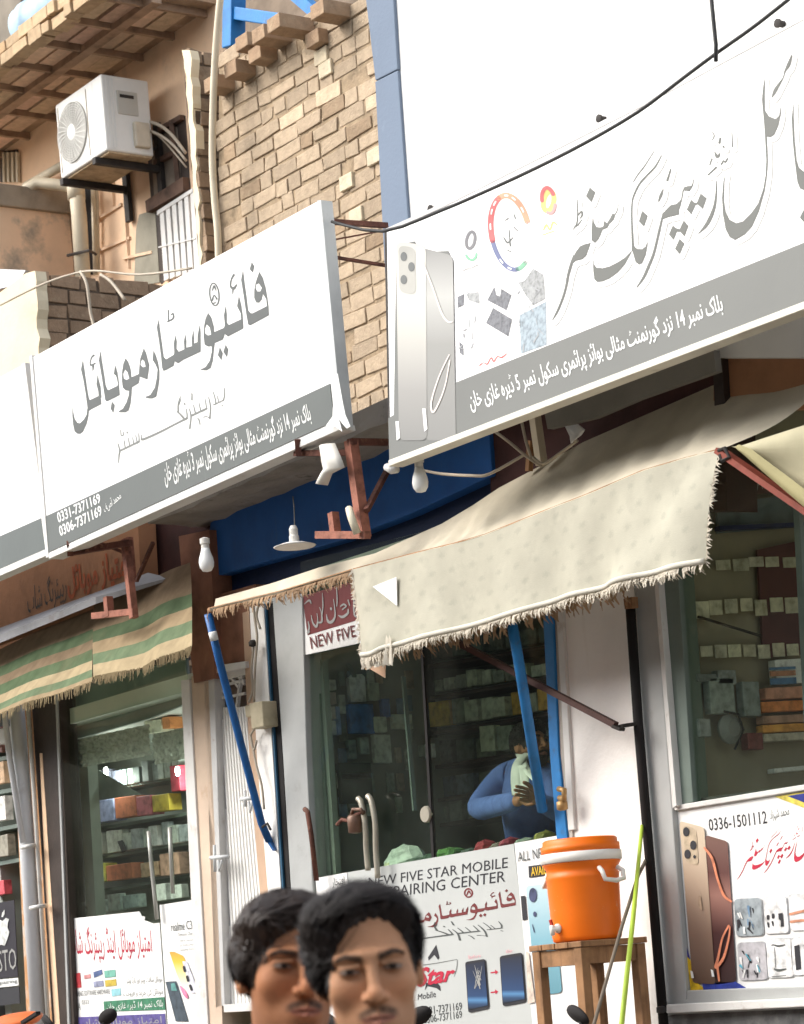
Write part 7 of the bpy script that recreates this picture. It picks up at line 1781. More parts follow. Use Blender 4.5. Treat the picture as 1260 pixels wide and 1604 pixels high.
# same calligraphy as the big signboard, in red
A3 = affine([(894, 380), (1017, 405), (866, 500)], [(1172, 1340), (1206, 1354), (1155, 1378)])
letter('urdu_lettering', None, amap(A3, YO, 0.0012), m_inkred, rp_, field=fld)
letter('urdu_echo', None, amap(A3, YO, 0.0022), m_inkpink, rp_, field=(x0, y0, st, E_))
m_edge = gmat((0.50, 0.52, 0.54))
for k, (x, y, w, h, c) in enumerate(((1152, 1409, 42, 58, (0.30, 0.34, 0.36)), (1198, 1407, 36, 56, (0.70, 0.70, 0.69)), (1237, 1402, 44, 56, (0.70, 0.70, 0.69)), (1157, 1478, 44, 58, (0.45, 0.44, 0.46)), (1202, 1472, 40, 60, (0.70, 0.70, 0.69)), (1240, 1470, 44, 58, (0.70, 0.70, 0.69)))):
    q = [(x, y), (x + w, y - w * .06), (x + w + 4, y + h - w * .04), (x + 4, y + h)]
    pr(rpoly([(q[0][0] - 1, q[0][1] - 1), (q[1][0] + 1, q[1][1] - 1), (q[2][0] + 1, q[2][1] + 1), (q[3][0] - 1, q[3][1] + 1)], .08), m_edge, 'picture_edge', 0.004, parent=rp_, pl=YO)
    pr(rpoly(q, .08), gmat(c), 'picture', 0.006, parent=rp_, pl=YO)
    shp = []
    rk = random.Random(90 + k)
    if k in (0, 3):
        for _ in range(14):
            a = rk.uniform(.6, 2.0); X, Y_ = x + rk.uniform(6, w - 10), y + rk.uniform(6, h - 12); l = rk.uniform(6, 16)
            shp.append(('s', [(X, Y_, rk.uniform(1, 4)), (X + l * math.cos(a) * .6, min(y + h - 5, Y_ + l * math.sin(a)), rk.uniform(.8, 2.5))]))
        letter('picture_shape', shp[:7], on(YO, 0.008), m_inkblack, rp_); letter('picture_shape', shp[7:11], on(YO, 0.010), m_inkwhite, rp_); letter('picture_shape', shp[11:], on(YO, 0.012), gmat((0.10, 0.36, 0.46) if k else (0.14, 0.24, 0.36)), rp_)
    elif k == 1:
        letter('picture_shape', [('s', [(1206, 1435, 4), (1206, 1439, 4)]), ('s', [(1214, 1433, 4), (1214, 1437, 4)]), ('s', [(1206, 1446, 3), (1207, 1452, 2)]), ('s', [(1213, 1444, 3), (1214, 1450, 2)]), ('p', [(1222, 1431), (1229, 1430), (1231, 1451), (1226, 1452), (1226, 1442), (1223, 1440)])], on(YO, 0.008), m_inkblack, rp_)
    elif k == 2:
        letter('picture_shape', [('s', [(1241, 1432, 4), (1258, 1428, 4), (1278, 1424, 4)]), ('s', [(1242, 1444, 4), (1258, 1442, 4), (1278, 1440, 4)])], on(YO, 0.008), gmat((0.55, 0.25, 0.15)), rp_)
    elif k == 4:
        letter('picture_shape', [('s', [(1212, 1482, 1), (1214, 1480, 1.5), (1222, 1482, 3), (1232, 1480, 1.5)]), ('s', [(1216, 1484, .8), (1218, 1516, .8)]), ('s', [(1216, 1518, 2), (1222, 1520, 4), (1234, 1518, 2)]), ('s', [(1212, 1530, 1), (1234, 1528, 1)])], on(YO, 0.008), m_ink, rp_)
    else:
        letter('picture_shape', [('p', [(1247, 1482), (1255, 1480), (1258, 1518), (1250, 1520)]), ('p', [(1262, 1480), (1268, 1479), (1272, 1516), (1265, 1518)])], on(YO, 0.008), m_inkblack, rp_)

# ================================================================== cooler, stool, sticks
YCo = 6.24
cb = U(921, 1474, YCo)
ck = thing('water_cooler', 'orange insulated water cooler with a white band, white handle and tap, on the wooden stool', 'water cooler', cb)
pxm = 1.0 / ((U(950, 1474, YCo) - U(949, 1474, YCo)).length)
lam = (cb - CAM).dot(FWD); ppm = FPX / lam
R0 = 55 / ppm; R1 = 62 / ppm; Hc = 158 / ppm
m_or = mat('orange_plastic', (0.80, 0.16, 0.006), 0.42, 0.06, 5, 0.03, 60, stain=[((0.45, 0.10, 0.02), 9, 0.62, 0.8, 0.45), ((0.70, 0.42, 0.25), 30, 0.66, 0.72, 0.5)])
m_cw = mat('white_plastic_band', (0.75, 0.72, 0.66), 0.45, 0.06, 8, 0.03)
mb = MB(); mb.lathe(cb, [(R0 * .9, 0), (R0 * .97, 0.004), (R0, 0.02), (R0 * 1.01, Hc * .3), (R0 * 1.04, Hc * .62), (R0 * 1.06, Hc * .66), (R0 * 1.02, Hc * .67), (R0 * 1.03, Hc * .72), (R1 * .98, Hc * .76), (R1, Hc * .78)], 40); mb.build('body', m_or, ck, True)
mb = MB(); mb.lathe(cb, [(R1 * 1.0, Hc * .78), (R1 * 1.035, Hc * .785), (R1 * 1.035, Hc * .875), (R1 * .98, Hc * .88)], 40); mb.build('band', m_cw, ck, True)
mb = MB(); mb.lathe(cb, [(R1 * 1.0, Hc * .878), (R1 * 1.0, Hc * .955), (R1 * .95, Hc * .96), (R1 * .95, Hc * 1.0), (R1 * .9, Hc * 1.015), (R1 * .3, Hc * 1.02)], 40); mb.build('lid', m_or, ck, True)
vdir = (CAM - cb); vdir.z = 0; vdir.normalize(); sdir = Vector((-vdir.y, vdir.x, 0))      # sdir: to the right seen from the street
if sdir.dot(RGT) < 0: sdir = -sdir
def cyl(a, r, z): 
    d = vdir * math.cos(a) + sdir * math.sin(a); return cb + d * r + Vector((0, 0, z))
a0 = math.radians(42)
mb = MB(); mb.tube([cyl(a0 - .30, R1 * 1.02, Hc * .70), cyl(a0 - .30, R1 * 1.18, Hc * .66), cyl(a0 - .26, R1 * 1.22, Hc * .58), cyl(a0, R1 * 1.25, Hc * .56), cyl(a0 + .26, R1 * 1.22, Hc * .58), cyl(a0 + .30, R1 * 1.18, Hc * .66), cyl(a0 + .30, R1 * 1.02, Hc * .70)], 0.009, 10); mb.build('handle', m_cw, ck, True)
mb = MB(); mb.tube([cyl(a0 + math.pi - .3, R1 * 1.02, Hc * .70), cyl(a0 + math.pi - .26, R1 * 1.2, Hc * .58), cyl(a0 + math.pi + .26, R1 * 1.2, Hc * .58), cyl(a0 + math.pi + .3, R1 * 1.02, Hc * .70)], 0.009, 10); mb.build('handle', m_cw, ck, True)
a1 = math.radians(-52)
dt = (cyl(a1, 1, 0) - cb).normalized()
mb = MB(); mb.lathe(cyl(a1, R0 * 1.0, Hc * .14), [(0.018, 0.0), (0.018, 0.008), (0.011, 0.010), (0.010, 0.035), (0.004, 0.036)], 14, dt); tp = mb.build('tap', m_cw, ck, True)
mb = MB(); mb.lathe(cyl(a1, R0 * 1.0 + 0.03, Hc * .14), [(0.009, -0.025), (0.010, 0.012), (0.006, 0.014)], 12); mb.build('spout', m_cw, tp, True)
mb = MB(); mb.bar(cyl(a1, R0 + .03, Hc * .14 + .012), cyl(a1, R0 + .036, Hc * .14 + .034), 0.012, 0.007); mb.build('lever', mat('red_lever', (0.5, 0.04, 0.02), 0.5, 0.05, 5, 0), tp)
sx = 0.145
stl = thing('stool', 'rough wooden stool with slatted legs under the orange cooler', 'stool', (cb.x, cb.y, 0.38))
zt3 = cb.z - 0.002
mb = MB()
for i in range(4):
    mb.box(cb.x - sx - .012 + i * 0.079, cb.x - sx + 0.063 + i * 0.079, cb.y - 0.16, cb.y + 0.16, zt3 - 0.022, zt3)
mb.build('seat', m_wood, stl, bevel=0.003)
for (x, y) in ((-sx + .02, -.135), (sx - .02, -.135), (-sx + .02, .135), (sx - .02, .135)):
    mb = MB(); mb.box(cb.x + x - .022, cb.x + x + .022, cb.y + y - .02, cb.y + y + .02, 0.38, zt3 - 0.023); mb.build('leg', m_wood, stl, bevel=0.003)
for y in (-.135, .135):
    mb = MB(); mb.box(cb.x - sx + .04, cb.x + sx - .04, cb.y + y - .012, cb.y + y + .012, zt3 - 0.085, zt3 - 0.025); mb.build('rail', m_wood, stl)
for x in (-sx + .02, sx - .02):
    mb = MB(); mb.box(cb.x + x - .012, cb.x + x + .012, cb.y - .115, cb.y + .115, zt3 - 0.085, zt3 - 0.025); mb.build('rail', m_wood, stl)
mb = MB(); mb.tube([U(1006, 1294, YF - .09), U(992, 1440, 6.2), U(968, 1660, 5.95), U(940, 1990, 5.6)], [0.007, 0.009, 0.010, 0.010], 10)
tag(mb.build('stick', mat('lime_green_paint', (0.38, 0.52, 0.05), 0.45, 0.1, 9, 0.05), None, True), 'lime green stick leaning beside the orange cooler', 'stick')
mb = MB(); mb.tube([U(1012, 1348, YF - .08), U(1000, 1372, 6.4), U(975, 1450, 6.15), U(935, 1590, 5.9), U(900, 1720, 5.7), U(840, 1990, 5.5)], 0.007, 8)
tag(mb.build('stick', mat('grey_brown_stick', (0.15, 0.12, 0.09), 0.8, 0.2, 9, 0.2), None, True), 'thin grey-brown stick crossing behind the lime green one', 'stick')

# ================================================================== people
def smin(a, b, k):
    h = np.clip(0.5 + 0.5 * (b - a) / k, 0, 1)
    return b * (1 - h) + a * h - k * h * (1 - h)
def smax(a, b, k): return -smin(-a, -b, k)
def s_ell(P, c, r):
    q = (P - np.array(c)) / np.array(r)
    k0 = np.linalg.norm(q, axis=-1); k1 = np.linalg.norm(q / np.array(r), axis=-1) + 1e-9
    return k0 * (k0 - 1) / k1
def s_sph(P, c, r): return np.linalg.norm(P - np.array(c), axis=-1) - r
def s_cap(P, a, b, ra, rb):
    a, b = np.array(a), np.array(b); d = b - a
    t = np.clip(((P - a) @ d) / (d @ d), 0, 1)
    return np.linalg.norm(P - a - t[..., None] * d, axis=-1) - (ra + (rb - ra) * t)

def head_sdf(P, hp):
    d = s_ell(P, (0, .018, .032), (.073, .092, .086))
    d = smin(d, s_ell(P, (0, -.022, -.028), (.062, .066, .088)), .03)
    d = smin(d, s_ell(P, (0, -.030, -.078), (.049 * hp.get('jaw', 1), .052, .040)), .025)
    d = smin(d, s_sph(P, (0, -.072, -.103), .017), .025)
    for sx in (-1, 1):
        d = smin(d, s_sph(P, (sx * .043, -.062, -.020), .020), .025)
        d = smin(d, s_cap(P, (sx * .010, -.089, .026), (sx * .046, -.073, .025), .010, .008), .014)
    d = smin(d, s_ell(P, (0, -.074, -.066), (.030, .026, .026)), .018)
    for sx in (-1, 1):
        d = smax(d, -s_ell(P, (sx * .031, -.104, .006), (.021, .023, .014)), .012)
        d = smin(d, s_ell(P, (sx * .0315, -.0735, .006), (.0155, .0145, .0115)), .004)
        d = smin(d, s_cap(P, (sx * .018, -.087, .0125), (sx * .044, -.078, .0115), .0035, .003), .004)
    d = smin(d, s_cap(P, (0, -.088, .020), (0, -.110, -.026), .0075, .0095), .010)
    d = smin(d, s_sph(P, (0, -.1125, -.030), .0112), .008)
    for sx in (-1, 1):
        d = smin(d, s_ell(P, (sx * .0135, -.099, -.0345), (.0078, .010, .0075)), .006)
    for sx in (-1, 1):
        d = smin(d, s_cap(P, (0, -.1005, -.0605), (sx * .021, -.089, -.064), .0052, .0028), .004)
        d = smin(d, s_cap(P, (0, -.0995, -.0725), (sx * .018, -.089, -.0685), .0062, .003), .004)
    d = smax(d, -s_cap(P, (-.022, -.101, -.0658), (.022, -.101, -.0658), .0022, .0022), .003)
    d = smax(d, -s_ell(P, (0, -.101, -.084), (.016, .008, .006)), .008)
    for sx in (-1, 1):
        q = s_ell(P, (sx * .0755, .012, -.004), (.0085, .019, .032))
        q = smax(q, -s_ell(P, (sx * .086, .008, -.002), (.008, .011, .021)), .005)
        d = smin(d, q, .006)
    d = smin(d, s_cap(P, (0, .022, -.07), hp.get('neck', (0, .038, -.24)), .052, .054), .03)
    return d

def star(sdf, ctr, nt, npn, t0=0.0, t1=math.radians(158), R=0.30):
    u = np.linspace(-1, 1, npn, endpoint=False)
    phi = math.pi * (0.42 * u + 0.58 * u ** 3)            # finer towards the face
    v = np.linspace(0, 1, nt)
    th = t0 + (t1 - t0) * v
    T, Ph = np.meshgrid(th, phi, indexing='ij')
    D = np.stack([np.sin(T) * np.sin(Ph), -np.sin(T) * np.cos(Ph), np.cos(T)], -1)
    r = np.full(T.shape, R)
    c = np.array(ctr)
    for _ in range(60):
        r = np.maximum(r - 0.8 * sdf(c + D * r[..., None]), 0.01)
    return c + D * r[..., None], D, r

def grid_faces(nt, npn):
    f = []
    for i in range(nt - 1):
        a = i * npn; b = a + npn
        f += [(a + j, a + (j + 1) % npn, b + (j + 1) % npn, b + j) for j in range(npn)]
    return f

def fnoise(P, s, seed=0):
    x, y, z = P[..., 0] * s + seed, P[..., 1] * s + seed * 1.7, P[..., 2] * s - seed
    return (np.sin(x * 1.0 + 1.3 * np.sin(y * 1.7)) * np.sin(y * 1.3 + 1.1 * np.sin(z * 1.9)) * np.sin(z * 1.1 + 1.7 * np.sin(x * 1.3)) + 0.5 * np.sin(x * 2.3 + z) * np.sin(y * 2.7 - x) * np.sin(z * 2.1 + y)) / 1.5

def sst(x, a, b):
    t = np.clip((x - a) / (b - a), 0, 1); return t * t * (3 - 2 * t)

def skin_cols(P, hp):
    x, y, z = P[..., 0], P[..., 1], P[..., 2]
    ax = np.abs(x)
    fr = sst(-y, .02, .055)
    base = np.array(hp['skin'])
    c = np.broadcast_to(base, P.shape).copy()
    def mix(m, col):
        nonlocal c
        m = np.clip(m, 0, 1)[..., None]; c = c * (1 - m) + np.array(col) * m
    n1 = fnoise(P, 60); n2 = fnoise(P, 420, 3)
    n3 = fnoise(P, 1100, 7)
    c = c * (1 + 0.09 * n1 + 0.07 * n2 + 0.10 * n3)[..., None]
    mix(0.25 * np.clip(fnoise(P, 38, 5) - .25, 0, 1), (base[0] * 1.05, base[1] * .78, base[2] * .70))
    mix(0.35 * fr * np.exp(-(((ax - .036) / .02) ** 2 + ((z + .030) / .02) ** 2)), (base[0] * 1.15, base[1] * .85, base[2] * .75))
    mix(0.30 * fr * np.exp(-((x / .016) ** 2 + ((z + .03) / .014) ** 2)), (base[0] * 1.1, base[1] * .85, base[2] * .75))
    # socket tint, beard shadow
    mix(0.62 * fr * np.exp(-(((ax - .030) / .023) ** 2 + ((z - .004) / .014) ** 2)), base * .38)
    jaw = sst(-z, .035, .06) * sst(-y, -.03, .02) * (1 - np.exp(-((x / .026) ** 2 + ((z + .068) / .013) ** 2)))
    mix(hp.get('stubble', .25) * jaw * (0.8 + .4 * n2), (.045, .03, .022))
    # lips
    lip = fr * sst(-y, .075, .085) * np.exp(-np.maximum(0, (np.abs(z + .0662) - .0055 * (1 - (ax / .026) ** 2)) / .0022) ** 2) * (ax < .025)
    mix(.75 * lip, hp.get('lip', (.30, .11, .085)))
    mix(.8 * fr * np.exp(-((z + .0658) / .0016) ** 2) * (ax < .023), (.07, .025, .02))
    # eyes; whites darkened to hold the brow's shade
    ex = (ax - .0315) / .0150; ez = (z - .0055 + .0012 * ex * np.sign(x)) / (.0043 * np.sqrt(np.clip(1 - ex ** 2, 0.02, 1)))
    eye = fr * (np.abs(ex) < 1) * (1 - sst(np.abs(ez), .75, 1.0))
    mix(eye, (.23, .175, .145))
    gx = x - np.sign(x) * .0315 - hp.get('gaze', 0)
    ir = np.sqrt(gx ** 2 + (z - .0066) ** 2)
    mix(eye * (1 - sst(ir, .0052, .0064)), (.030, .016, .010)); mix(eye * (1 - sst(ir, .0022, .0028)), (.004, .004, .004))
    mix(fr * (np.abs(ex) < 1.12) * np.exp(-((ez - 1.05) / .26) ** 2) * .95, (.012, .008, .006))
    mix(fr * (np.abs(ex) < 1.05) * np.exp(-((ez + 1.05) / .3) ** 2) * .45, (.06, .035, .025))
    mix(.35 * fr * (np.abs(ex) < 1.2) * np.exp(-((z - .0165) / .0018) ** 2), base * .4)
    # brows
    bz = .0225 + .0055 * np.clip((ax - .014) / .020, 0, 1) - .008 * np.clip((ax - .036) / .018, 0, 1) ** 1.5
    bw = .0062 * (1 - .55 * np.clip((ax - .018) / .036, 0, 1))
    br = fr * sst(ax, .008, .015) * (1 - sst(ax, .049, .056)) * np.exp(-((z - bz) / bw) ** 4)
    mix(br * np.clip(.95 + .35 * n2, 0, 1), (.014, .010, .008))
    # moustache and chin hair
    mz = -.0515 - .010 * np.clip(ax / .030, 0, 1) ** 1.6
    mo = fr * (1 - sst(ax, .024, .034)) * np.exp(-((z - mz) / .0062) ** 4) * (1 - .5 * np.exp(-(x / .003) ** 2))
    mix(hp.get('moustache', .8) * mo * np.clip(.85 + .5 * n2, 0, 1), (.016, .011, .009))
    ch = fr * np.exp(-((x / .020) ** 2 + ((z + .096) / .013) ** 2) ** 2)
    mix(hp.get('chin', .3) * ch * np.clip(.8 + .6 * n2, 0, 1), (.018, .012, .010))
    if hp.get('beard', 0):
        bd = sst(-z, .030 , .05) * sst(-y, -.045, -.01) * (1 - lip)
        bd = np.maximum(bd * (1 - np.exp(-((x / .03) ** 2 + ((z + .04) / .016) ** 2))), mo)
        mix(hp['beard'] * bd, (.012, .009, .008))
    return c

HM = mat('dark_hair', (0.016, 0.012, 0.011), 0.6, 0.3, 60, 0.0, spec=0.25)
HM2 = mat('brown_hair', (0.030, 0.019, 0.014), 0.5, 0.3, 60, 0.0, spec=0.35)
def skin_mat(name):
    mt, nt, b = new_mat(name)
    ca = nt.nodes.new('ShaderNodeVertexColor'); ca.layer_name = 'Col'
    nt.links.new(ca.outputs[0], b.inputs['Base Color'])
    b.inputs['Roughness'].default_value = 0.62
    b.inputs['Specular IOR Level'].default_value = 0.22
    b.inputs['Subsurface Weight'].default_value = 0.12
    b.inputs['Subsurface Radius'].default_value = (0.012, 0.005, 0.003)
    b.inputs['Subsurface Scale'].default_value = 0.6
    bp = nt.nodes.new('ShaderNodeBump'); bp.inputs['Strength'].default_value = 0.35; bp.inputs['Distance'].default_value = 0.001
    nt.links.new(noise(nt, 900, 3), bp.inputs['Height']); nt.links.new(bp.outputs[0], b.inputs['Normal'])
    return mt
m_skin = skin_mat('skin')

def hair_mask(P, hp):
    """1 where hair grows, on head-space directions"""
    x, y, z = P[..., 0], P[..., 1], P[..., 2]
    ax = np.abs(x)
    front = hp['line'] + hp.get('tilt', 0) * x - hp.get('arch', 10) * (x - hp.get('peak', .006)) ** 2 - 56.0 * np.maximum(0, ax - .040) ** 2     # hairline height on the forehead
    side = -.002 - .03 * sst(-y, .012, .028) * (1 - sst(-y, .030, .044))               # sideburn
    back = -.075
    h = np.where(y < -.030, front, 0)
    t = sst(y, -.046, -.030)
    h = front * (1 - t) + side * t
    t2 = sst(y, .025, .05)
    h = h * (1 - t2) + back * t2
    return sst(z - h + .006 * fnoise(P, 150, 9), -.004, .010)

def build_hair(hp, Mx, parent, mt, seed, ctr):
    rn_ = np.random.RandomState(seed)
    def hsdf(P):
        d = s_ell(P, (0, .020, .040), hp.get('cap', (.082, .102, .090)))
        for c, r in hp['lumps']:
            d = smin(d, s_ell(P, c, r), .022)
        w_ = P @ np.array(hp['acr']); al = P @ np.array(hp['flow'])
        d = d - .0045 * fnoise(P, 75, seed) - .0022 * np.sin(w_ * 620 + 3 * np.sin(al * 60) + 5 * fnoise(P, 60, seed + 5))
        return d
    nt_, np_ = 130, 240
    Ph_, D, rh = star(hsdf, ctr, nt_, np_, t1=math.radians(125))
    Ps, D, rs = star(lambda P: head_sdf(P, hp), ctr, nt_, np_, t1=math.radians(125))
    mk = hair_mask(Ps, hp)
    r = np.where(mk > .02, np.maximum(rh, rs + .0025) * mk + (rs - .004) * (1 - mk), rs - .006)
    P = np.array(ctr) + D * r[..., None]
    vs = [Mx @ Vector(p) for p in P.reshape(-1, 3)]
    o = link_mesh('hair', vs, grid_faces(nt_, np_), mt, parent, True)
    # strands
    mbs = MB()
    N = hp.get('strands', 9000)
    flow = np.array(hp['flow'], float)
    idx = np.argwhere(mk > .35)
    wgt = np.sin(np.linspace(0, math.radians(125), nt_))[idx[:, 0]]
    ch = rn_.choice(len(idx), N, p=wgt / wgt.sum())
    C = np.array(ctr)
    V = []; F_ = []
    for q in ch:
        i, j = idx[q]
        p = P[i, j] - D[i, j] * rn_.uniform(-.001, .005)
        L = rn_.uniform(*hp.get('len', (.025, .06))); ns = 5
        fl = flow + rn_.normal(0, .22, 3) + np.array([hp.get('part', 0) * p[0] * 6, 0, 0])
        if p[1] > 0.0 or p[2] < .05:                      # sides and back fall down and back
            t = min(1, max(0, (.06 - p[2]) / .06)); fl = fl * (1 - t) + np.array([.15 * np.sign(p[0]), .75, -.75]) * t + rn_.normal(0, .15, 3)
        w = rn_.uniform(.0005, .0013)
        pts = []
        for k in range(ns + 1):
            pts.append(p.copy())
            n = (p - C); n /= np.linalg.norm(n)
            tdir = fl - n * (fl @ n); tdir /= np.linalg.norm(tdir) + 1e-9
            p = p + tdir * L / ns
            # stay near the hair surface, tips lift a little
            n = p - C; rr = np.linalg.norm(n); n /= rr
            d = hsdf((p)[None])[0]
            p = p - n * (d - hp.get('lift', .0015) * (k / ns) * rn_.uniform(0.2, 3.2)) * .7
        n = pts[0] - C; n /= np.linalg.norm(n)
        side = np.cross(pts[-1] - pts[0], n); side /= np.linalg.norm(side) + 1e-9
        b0 = len(V)
        for k, s_ in enumerate(pts):
            ww = w * (1 - .75 * k / ns)
            V.append(Mx @ Vector(s_ - side * ww)); V.append(Mx @ Vector(s_ + side * ww))
        for k in range(ns): F_.append((b0 + 2 * k, b0 + 2 * k + 1, b0 + 2 * k + 3, b0 + 2 * k + 2))
    link_mesh('hair_strands', V, F_, mt, o, True, recalc=False)
    return o

def skin_body(joints, edges, root, sub=2):
    """continuous body grown over a skeleton: joints {name: (pos, rx, ry)}"""
    names = list(joints)
    me = bpy.data.meshes.new('sk')
    me.from_pydata([tuple(joints[n][0]) for n in names], [(names.index(a), names.index(b)) for a, b in edges], [])
    o = bpy.data.objects.new('sk', me); COL.objects.link(o)
    md = o.modifiers.new('skin', 'SKIN'); md.use_smooth_shade = True
    for i, n in enumerate(names):
        sv = me.skin_vertices[0].data[i]; sv.radius = (joints[n][1], joints[n][2]); sv.use_root = (n == root)
    s2 = o.modifiers.new('sub', 'SUBSURF'); s2.levels = sub; s2.render_levels = sub
    bpy.context.view_layer.update()
    ev = bpy.data.meshes.new_from_object(o.evaluated_get(bpy.context.evaluated_depsgraph_get()))
    v = [p.co.copy() for p in ev.vertices]; f = [tuple(p.vertices) for p in ev.polygons]
    bpy.data.objects.remove(o); bpy.data.meshes.remove(me); bpy.data.meshes.remove(ev)
    return v, f

def hand_joints(J, E, wrist, pre, dirv, side, palm_n):
    """palm, five fingers of unequal length and a thumb from the side of the palm"""
    dirv, side, palm_n = dirv.normalized(), side.normalized(), palm_n.normalized()
    w = J[wrist][0]
    J[pre + 'palm'] = (w + dirv * .05, .030, .016); E.append((wrist, pre + 'palm'))
    J[pre + 'knuckle'] = (w + dirv * .088, .034, .013); E.append((pre + 'palm', pre + 'knuckle'))
    for k, (off, L) in enumerate(((-.027, .066), (-.009, .076), (.009, .072), (.026, .056))):
        b = w + dirv * .092 + side * off
        a1 = b + dirv * L * .5 + palm_n * .006; a2 = b + dirv * L * .9 + palm_n * L * .35
        for nm, pos, r, prev in ((f'{pre}f{k}a', b, .0088, pre + 'knuckle'), (f'{pre}f{k}b', a1, .008, f'{pre}f{k}a'), (f'{pre}f{k}c', a2, .0068, f'{pre}f{k}b')):
            J[nm] = (pos, r, r); E.append((prev, nm))
    t0 = w + dirv * .035 - side * .034; t1 = t0 + dirv * .032 - side * .022 + palm_n * .01; t2 = t1 + dirv * .028 - side * .004 + palm_n * .008
    for nm, pos, r, prev in ((pre + 't0', t0, .012, pre + 'palm'), (pre + 't1', t1, .010, pre + 't0'), (pre + 't2', t2, .008, pre + 't1')):
        J[nm] = (pos, r, r); E.append((prev, nm))

def make_person(name, label, head_px, lam, yaw, roll, pitch, scale, hp, hairmat, shirt, trousers, seed, arms=None, res=(230, 300), plane=None, legs=True, pose=None):
    e = UL(head_px[0], head_px[1], lam) if plane is None else U(head_px[0], head_px[1], plane)
    f = (CAM - e); f.z = 0; f.normalize()                     # towards the camera
    base = Matrix((Vector((-f.y, f.x, 0)), -f, Vector((0, 0, 1)))).transposed()       # columns: x image right, y away, z up
    if base.col[0].dot(RGT) < 0:
        base = Matrix((Vector((f.y, -f.x, 0)), -f, Vector((0, 0, 1)))).transposed()
    R = base @ Matrix.Rotation(yaw, 3, 'Z') @ Matrix.Rotation(roll, 3, 'Y') @ Matrix.Rotation(pitch, 3, 'X')
    M4 = R.to_4x4() @ Matrix.Scale(scale, 4)
    M4.translation = e - (M4.to_3x3() @ Vector((0, -.075, .006)))            # e is the point between the eyes
    hc = M4.translation.copy()
    nt_, np_ = res
    ctr = (0, -.005, -.012)
    P, D, r = star(lambda Q: head_sdf(Q, hp), ctr, nt_, np_)
    cols = skin_cols(P, hp).reshape(-1, 3)
    hv = [M4 @ Vector(p) for p in P.reshape(-1, 3)]
    hf = grid_faces(nt_, np_)
    foot = 0.0 if legs is True else legs
    T = thing(name, label, 'person', (hc.x, hc.y, foot))
    # body frame faces roughly like the head
    B = base @ Matrix.Rotation(yaw * .6, 3, 'Z')
    nb = M4 @ Vector((0, .036, -.19))
    H = nb.z - foot
    def W(x, y, z): return Vector((nb.x, nb.y, 0)) + B @ Vector((x, y, 0)) + Vector((0, 0, z + foot))
    J = {}; E = []
    J['pelvis'] = (W(0, .03, H * .62), .14, .11); J['waist'] = (W(0, .02, H * .72), .125, .095); J['chest'] = (W(0, .02, H * .86), .15, .105); J['neckbase'] = (W(0, .015, H * .955), .075, .065); J['neck'] = (nb + Vector((0, 0, .035)), .048, .05)
    E += [('pelvis', 'waist'), ('waist', 'chest'), ('chest', 'neckbase'), ('neckbase', 'neck')]
    for s_, p in ((-1, 'l'), (1, 'r')):
        J[p + 'sh'] = (W(s_ * .175, .02, H * .915), .058, .055); E.append(('neckbase', p + 'sh'))
        if arms and p in arms:
            el, wr = arms[p]
        else:
            el, wr = W(s_ * .235, .05, H * .70), W(s_ * .245, -.03, H * .53)
        J[p + 'el'] = (el, .042, .042); J[p + 'wr'] = (wr, .028, .024)
        E += [(p + 'sh', p + 'el'), (p + 'el', p + 'wr')]
        dv = (wr - el).normalized()
        hand_joints(J, E, p + 'wr', p, dv, B @ Vector((0, 1, 0)) if dv.z < -.6 else B @ Vector((0, 0, -1)), B @ Vector((-s_, 0, 0)))
        J[p + 'hip'] = (W(s_ * .095, .03, H * .57), .088, .088); J[p + 'kn'] = (W(s_ * .10, .0, H * .31), .058, .058); J[p + 'an'] = (W(s_ * .10, .03, 0.09), .04, .04); J[p + 'toe'] = (W(s_ * .115, -.12, 0.035), .04, .03)
        E += [('pelvis', p + 'hip'), (p + 'hip', p + 'kn'), (p + 'kn', p + 'an'), (p + 'an', p + 'toe')]
    for k9, (p9, dy9) in (pose or {}).items(): J[k9] = (U(p9[0], p9[1], plane + dy9), J[k9][1], J[k9][2])
    bv, bf = skin_body(J, E, 'pelvis')
    n = len(hv)
    body = link_mesh('body', hv + bv, hf + [tuple(i + n for i in q) for q in bf], m_skin, T, True, cols=[tuple(c) for c in cols] + [tuple(hp['skin'])] * len(bv))
    # shirt over torso and arms, open at the neck; trousers over legs
    J2 = {k: (v[0], v[1] + .016, v[2] + .016) for k, v in J.items() if k in ('pelvis', 'waist', 'chest', 'lsh', 'rsh', 'lel', 'rel', 'lwr', 'rwr')}
    J2['neckbase'] = (J['neckbase'][0] + Vector((0, 0, -.01)), .095, .085)
    J2['collar'] = (J['neckbase'][0].lerp(J['neck'][0], .45), .074, .07)
    J2['skirt'] = (J['pelvis'][0] + Vector((0, 0, -.2 * H)), .17, .14)
    sv, sf = skin_body(J2, [('pelvis', 'waist'), ('waist', 'chest'), ('chest', 'neckbase'), ('neckbase', 'collar'), ('pelvis', 'skirt'), ('neckbase', 'lsh'), ('neckbase', 'rsh'), ('lsh', 'lel'), ('rsh', 'rel'), ('lel', 'lwr'), ('rel', 'rwr')], 'pelvis')
    link_mesh('shirt', sv, sf, shirt, T, True)
    J3 = {k: (v[0], v[1] + .018, v[2] + .018) for k, v in J.items() if k in ('pelvis', 'lhip', 'rhip', 'lkn', 'rkn', 'lan', 'ran')}
    tv, tf_ = skin_body(J3, [('pelvis', 'lhip'), ('pelvis', 'rhip'), ('lhip', 'lkn'), ('rhip', 'rkn'), ('lkn', 'lan'), ('rkn', 'ran')], 'pelvis')
    link_mesh('trousers', tv, tf_, trousers, T, True)
    build_hair(hp, M4, T, hairmat, seed, ctr)
    return T, M4, W

